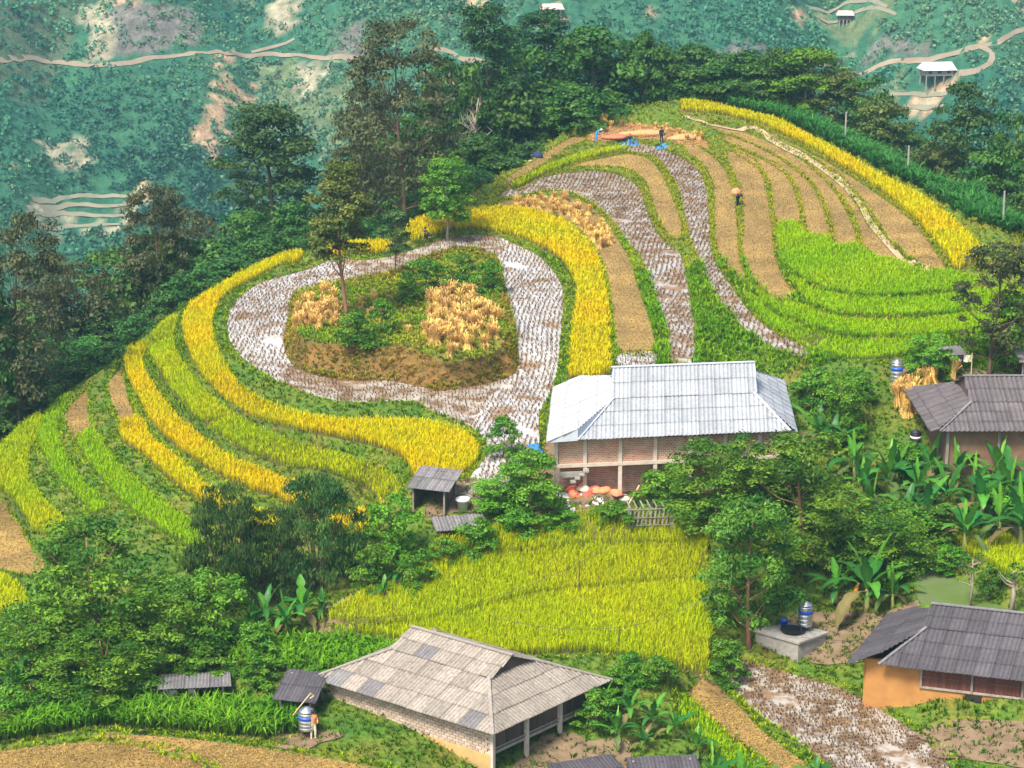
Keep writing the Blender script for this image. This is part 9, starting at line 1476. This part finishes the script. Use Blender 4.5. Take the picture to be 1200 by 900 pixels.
# posts on the maize slope, field fence poles and wires
def pole(label, x, y, h, r, mat, arm=True):
    root = tag(empty('pole', (x, y, ground(x, y))), label, 'pole')
    MB().tube([(0, 0, -.3), (random.uniform(-.05, .05), 0, h)], [r, r * .8], 7).build('shaft', MATS[mat], root)
    if arm: MB().tube([(-.12, 0, h * .93), (.12, 0, h * .93)], r * .4, 5).build('insulator', MATS['iron'], root)
    return root
for k, lab in (('post_a', 'pale concrete post on the maize slope, highest of three'), ('post_b', 'pale concrete post on the maize slope, middle of three'), ('post_c', 'pale concrete post on the maize slope, lowest and nearest the right edge')):
    x, y, z_ = SPOTS[k]; pole(lab, x + 1.0, y + 4, 3.4, .10, 'concrete', False)
pp = {}
for k, lab, h in (('pole_f1', 'thin dark pole standing in the middle of the yellow green rice'), ('pole_f2', 'thin dark pole at the left corner of the yellow green rice'), ('pole_f3', 'short pole in the rice behind the ridge of the stone house'), ('pole_f4', 'thin pole in the rice right of the stone house ridge')) and [('pole_f1', 'thin dark pole standing in the middle of the yellow green rice', 2.2), ('pole_f2', 'thin dark pole at the left corner of the yellow green rice', 1.5), ('pole_f3', 'short pole in the rice behind the ridge of the stone house', 1.3), ('pole_f4', 'thin pole in the rice right of the stone house ridge', 1.4)]:
    x, y, z_ = SPOTS[k]; pole(lab, x, y, h, .035, 'iron'); pp[k] = Vector((x, y, ground(x, y) + h * .93))
def cable(label, a_, b_, sag=.5):
    pts_ = [a_.lerp(b_, t) - Vector((0, 0, sag * 4 * t * (1 - t))) for t in [i / 10 for i in range(11)]]
    tag(MB().tube(pts_, .014, 4).build('cable', MATS['wire']), label, 'cable')
cable('thin wire from the left pole over the rice to the middle pole', pp['pole_f2'], pp['pole_f1'], .9)
cable('thin wire from the middle pole up to the right edge of the rice', pp['pole_f1'], Vector((10.8, 131.5, 7.2)), .5)
cable('thin wire from the short pole across the lower rice to the right', pp['pole_f3'], pp['pole_f4'], .4)
cable('thin wire from the right lower pole to the round dense tree', pp['pole_f4'], Vector((13.4, 120.5, 5.2)), .6)
cable('white hose strung from the cistern across the yard', Vector((16.6, 119.0, 1.9)), Vector((20.2, 118.0, 2.2)), .15)
# footpath over the hill
plain('path_soil', (.42, .33, .21), (.32, .24, .14), 1.5, .95)
ribbon('footpath', FOOTPATH, .42, MATS['path_soil'], .10, ground, .8)
plain('yard_soil', (.21, .145, .085), (.13, .085, .05), 1.2, .95, bump_s=.3)
def patch(name, cx_, cy_, rx, ry, mat, rot=0.0):
    v = [(cx_, cy_, ground(cx_, cy_) + .03)]; f = []; nn, rings = 28, 6
    for r in range(1, rings + 1):
        for k in range(nn):
            an = 2 * math.pi * k / nn; q_ = r / rings * (1 + .16 * math.sin(an * 3 + cx_) + .1 * math.sin(an * 5 + cy_))
            lx, ly = rx * q_ * math.cos(an), ry * q_ * math.sin(an); x_ = cx_ + lx * math.cos(rot) - ly * math.sin(rot); y_ = cy_ + lx * math.sin(rot) + ly * math.cos(rot)
            v.append((x_, y_, ground(x_, y_) + .07))
    for k in range(nn): f.append((0, 1 + k, 1 + (k + 1) % nn))
    for r in range(rings - 1):
        for k in range(nn): f.append((1 + r * nn + k, 1 + (r + 1) * nn + k, 1 + (r + 1) * nn + (k + 1) % nn, 1 + r * nn + (k + 1) % nn))
    me = bpy.data.meshes.new(name); me.from_pydata(v, [], f); me.update(); return tag(mesh_obj(name, me, MATS[mat]), kind='structure')
patch('concrete_pad', -1.3, 134.6, 1.9, 1.3, 'concrete', .3); patch('dirt_yard', 19.6, 120.6, 3.4, 2.6, 'yard_soil'); patch('dirt_yard', 26.0, 108.0, 4.6, 1.7, 'yard_soil', -.3); patch('dirt_yard', 3.0, 107.6, 3.4, 2.2, 'yard_soil', .5)
patch('dirt_yard', -9.0, 122.2, 2.6, 2.0, 'yard_soil', .4); patch('dirt_yard', 6.0, 131.6, 4.6, 1.6, 'yard_soil', .1); patch('dirt_yard', -11.2, 108.7, 1.8, 1.0, 'yard_soil', .1); patch('dirt_yard', -3.0, 133.8, 2.6, 1.6, 'yard_soil', .3); patch('dirt_yard', 31.5, 148.8, 4.5, 1.8, 'yard_soil', 0)
# hen
x, y, z_ = g('hen'); hn = tag(empty('hen', (x, y, z_), .6), 'black hen on the bank above the bottom left stubble', 'hen')
hb = MB().tube([(-.22, 0, .30), (-.14, 0, .24), (0, 0, .22), (.12, 0, .25), (.18, 0, .33), (.20, 0, .40), (.24, 0, .41)], [.02, .07, .10, .085, .045, .04, .012], 8).build('body', MATS['hair'], hn, True)
MB().add([(-.2, 0, .28), (-.36, .03, .42), (-.36, -.03, .42), (-.28, 0, .24)], [(0, 1, 2), (0, 2, 3), (0, 3, 1), (1, 3, 2)]).build('tail', MATS['hair'], hn)
MB().add([(.20, 0, .44), (.25, .01, .47), (.25, -.01, .47), (.17, 0, .49)], [(0, 1, 2), (0, 2, 3), (0, 3, 1), (1, 3, 2)]).build('comb', MATS['red_cloth'], hn)
for sy in (-.05, .05): MB().tube([(.02, sy, .16), (.02, sy, 0), (.08, sy, -.01)], .012, 5).build('leg', MATS['bamboo_pole'], hn)
# laundry
lx, ly = 28.6, 149.2
ln = tag(empty('laundry_line', (lx, ly, ground(lx, ly))), 'line of washing between the steel tank and the hut', 'laundry')
for sx in (0, 3.4): MB().tube([(sx, 0, -.3), (sx, 0, 1.6)], .04, 6).build('pole', MATS['bamboo_pole'], ln)
MB().tube([(0, 0, 1.5), (1.7, 0, 1.42), (3.4, 0, 1.5)], .012, 4).build('line', MATS['wire'], ln)
for k, (mt, w_, h_) in enumerate([('teal_cloth', .5, .6), ('white_cloth', .4, .4), ('dark_cloth', .6, .8), ('navy_cloth', .8, .9), ('dark_cloth', .5, .7), ('cream_cloth', .55, .5)]):
    x_ = .35 + k * .55
    v = []; f = []
    for i in range(5):
        for j in range(4): v.append((x_ - w_ / 2 + w_ * i / 4, .05 * math.sin(i * 1.9 + j + k), 1.46 - h_ * j / 3))
    for i in range(4):
        for j in range(3): f.append((i * 4 + j, (i + 1) * 4 + j, (i + 1) * 4 + j + 1, i * 4 + j + 1))
    me = bpy.data.meshes.new('garment'); me.from_pydata(v, [], f); o = mesh_obj('garment', me, MATS[mt], ln); md = o.modifiers.new('thick', 'SOLIDIFY'); md.thickness = .015
# two pale sticks of dead trees by the pond
for k, lab in (('dead1', 'thin pruned tree with few twigs left on the pond bank'), ('dead2', 'thick pale pruned stump tree on the pond bank at the right')):
    x, y, z_ = g(k); root = tag(empty('pruned_tree', (x, y, z_ - .1)), lab, 'tree')
    tb = MB(); hh = 3.0 if k == 'dead1' else 2.8; rr_ = .09 if k == 'dead1' else .2
    tb.tube([(0, 0, 0), (.05, 0, hh * .5), (0, .05, hh)], [rr_, rr_ * .7, rr_ * .35], 7)
    for q_ in range(9):
        z0 = random.uniform(.4, .95) * hh; an = random.uniform(0, 6.28); L = random.uniform(.4, 1.0)
        tb.tube([(0, 0, z0), (math.cos(an) * L * .5, math.sin(an) * L * .5, z0 + .2), (math.cos(an) * L, math.sin(an) * L, z0 + random.uniform(.2, .8))], [rr_ * .4, .03, .012], 5, cap=False)
    tb.build('trunk', MATS['pale_bark'], root, True)
    ctr = np.array([(random.uniform(-.6, .6), random.uniform(-.6, .6), hh * random.uniform(.75, 1.1)) for _ in range(9)])
    v, q_, c = leaves(ctr, np.full(9, .3), 28, .2, np.repeat([[.06, .16, .02]], 9, 0)); cm = np_mesh('crown', v, None, q_, c); cm.materials.append(LEAF); link(bpy.data.objects.new('crown', cm), root)
# bamboo drying stick with loop by the front tank
x, y, z_ = g('rack'); o = MB().tube([(x, y, z_ - .1), (x + .8, y + .2, z_ + .8), (x + 1.7, y + .4, z_ + 1.9), (x + 1.95, y + .45, z_ + 2.2), (x + 2.1, y + .45, z_ + 2.05), (x + 1.9, y + .42, z_ + 1.9)], .035, 6).build('pole', MATS['bamboo_pole']); tag(o, 'slanting bamboo pole with looped end beside the lean-to', 'pole')
print('objects', len(bpy.data.objects), 'tris', sum(len(m_.loop_triangles) if False else len(m_.polygons) * 2 for m_ in bpy.data.meshes))
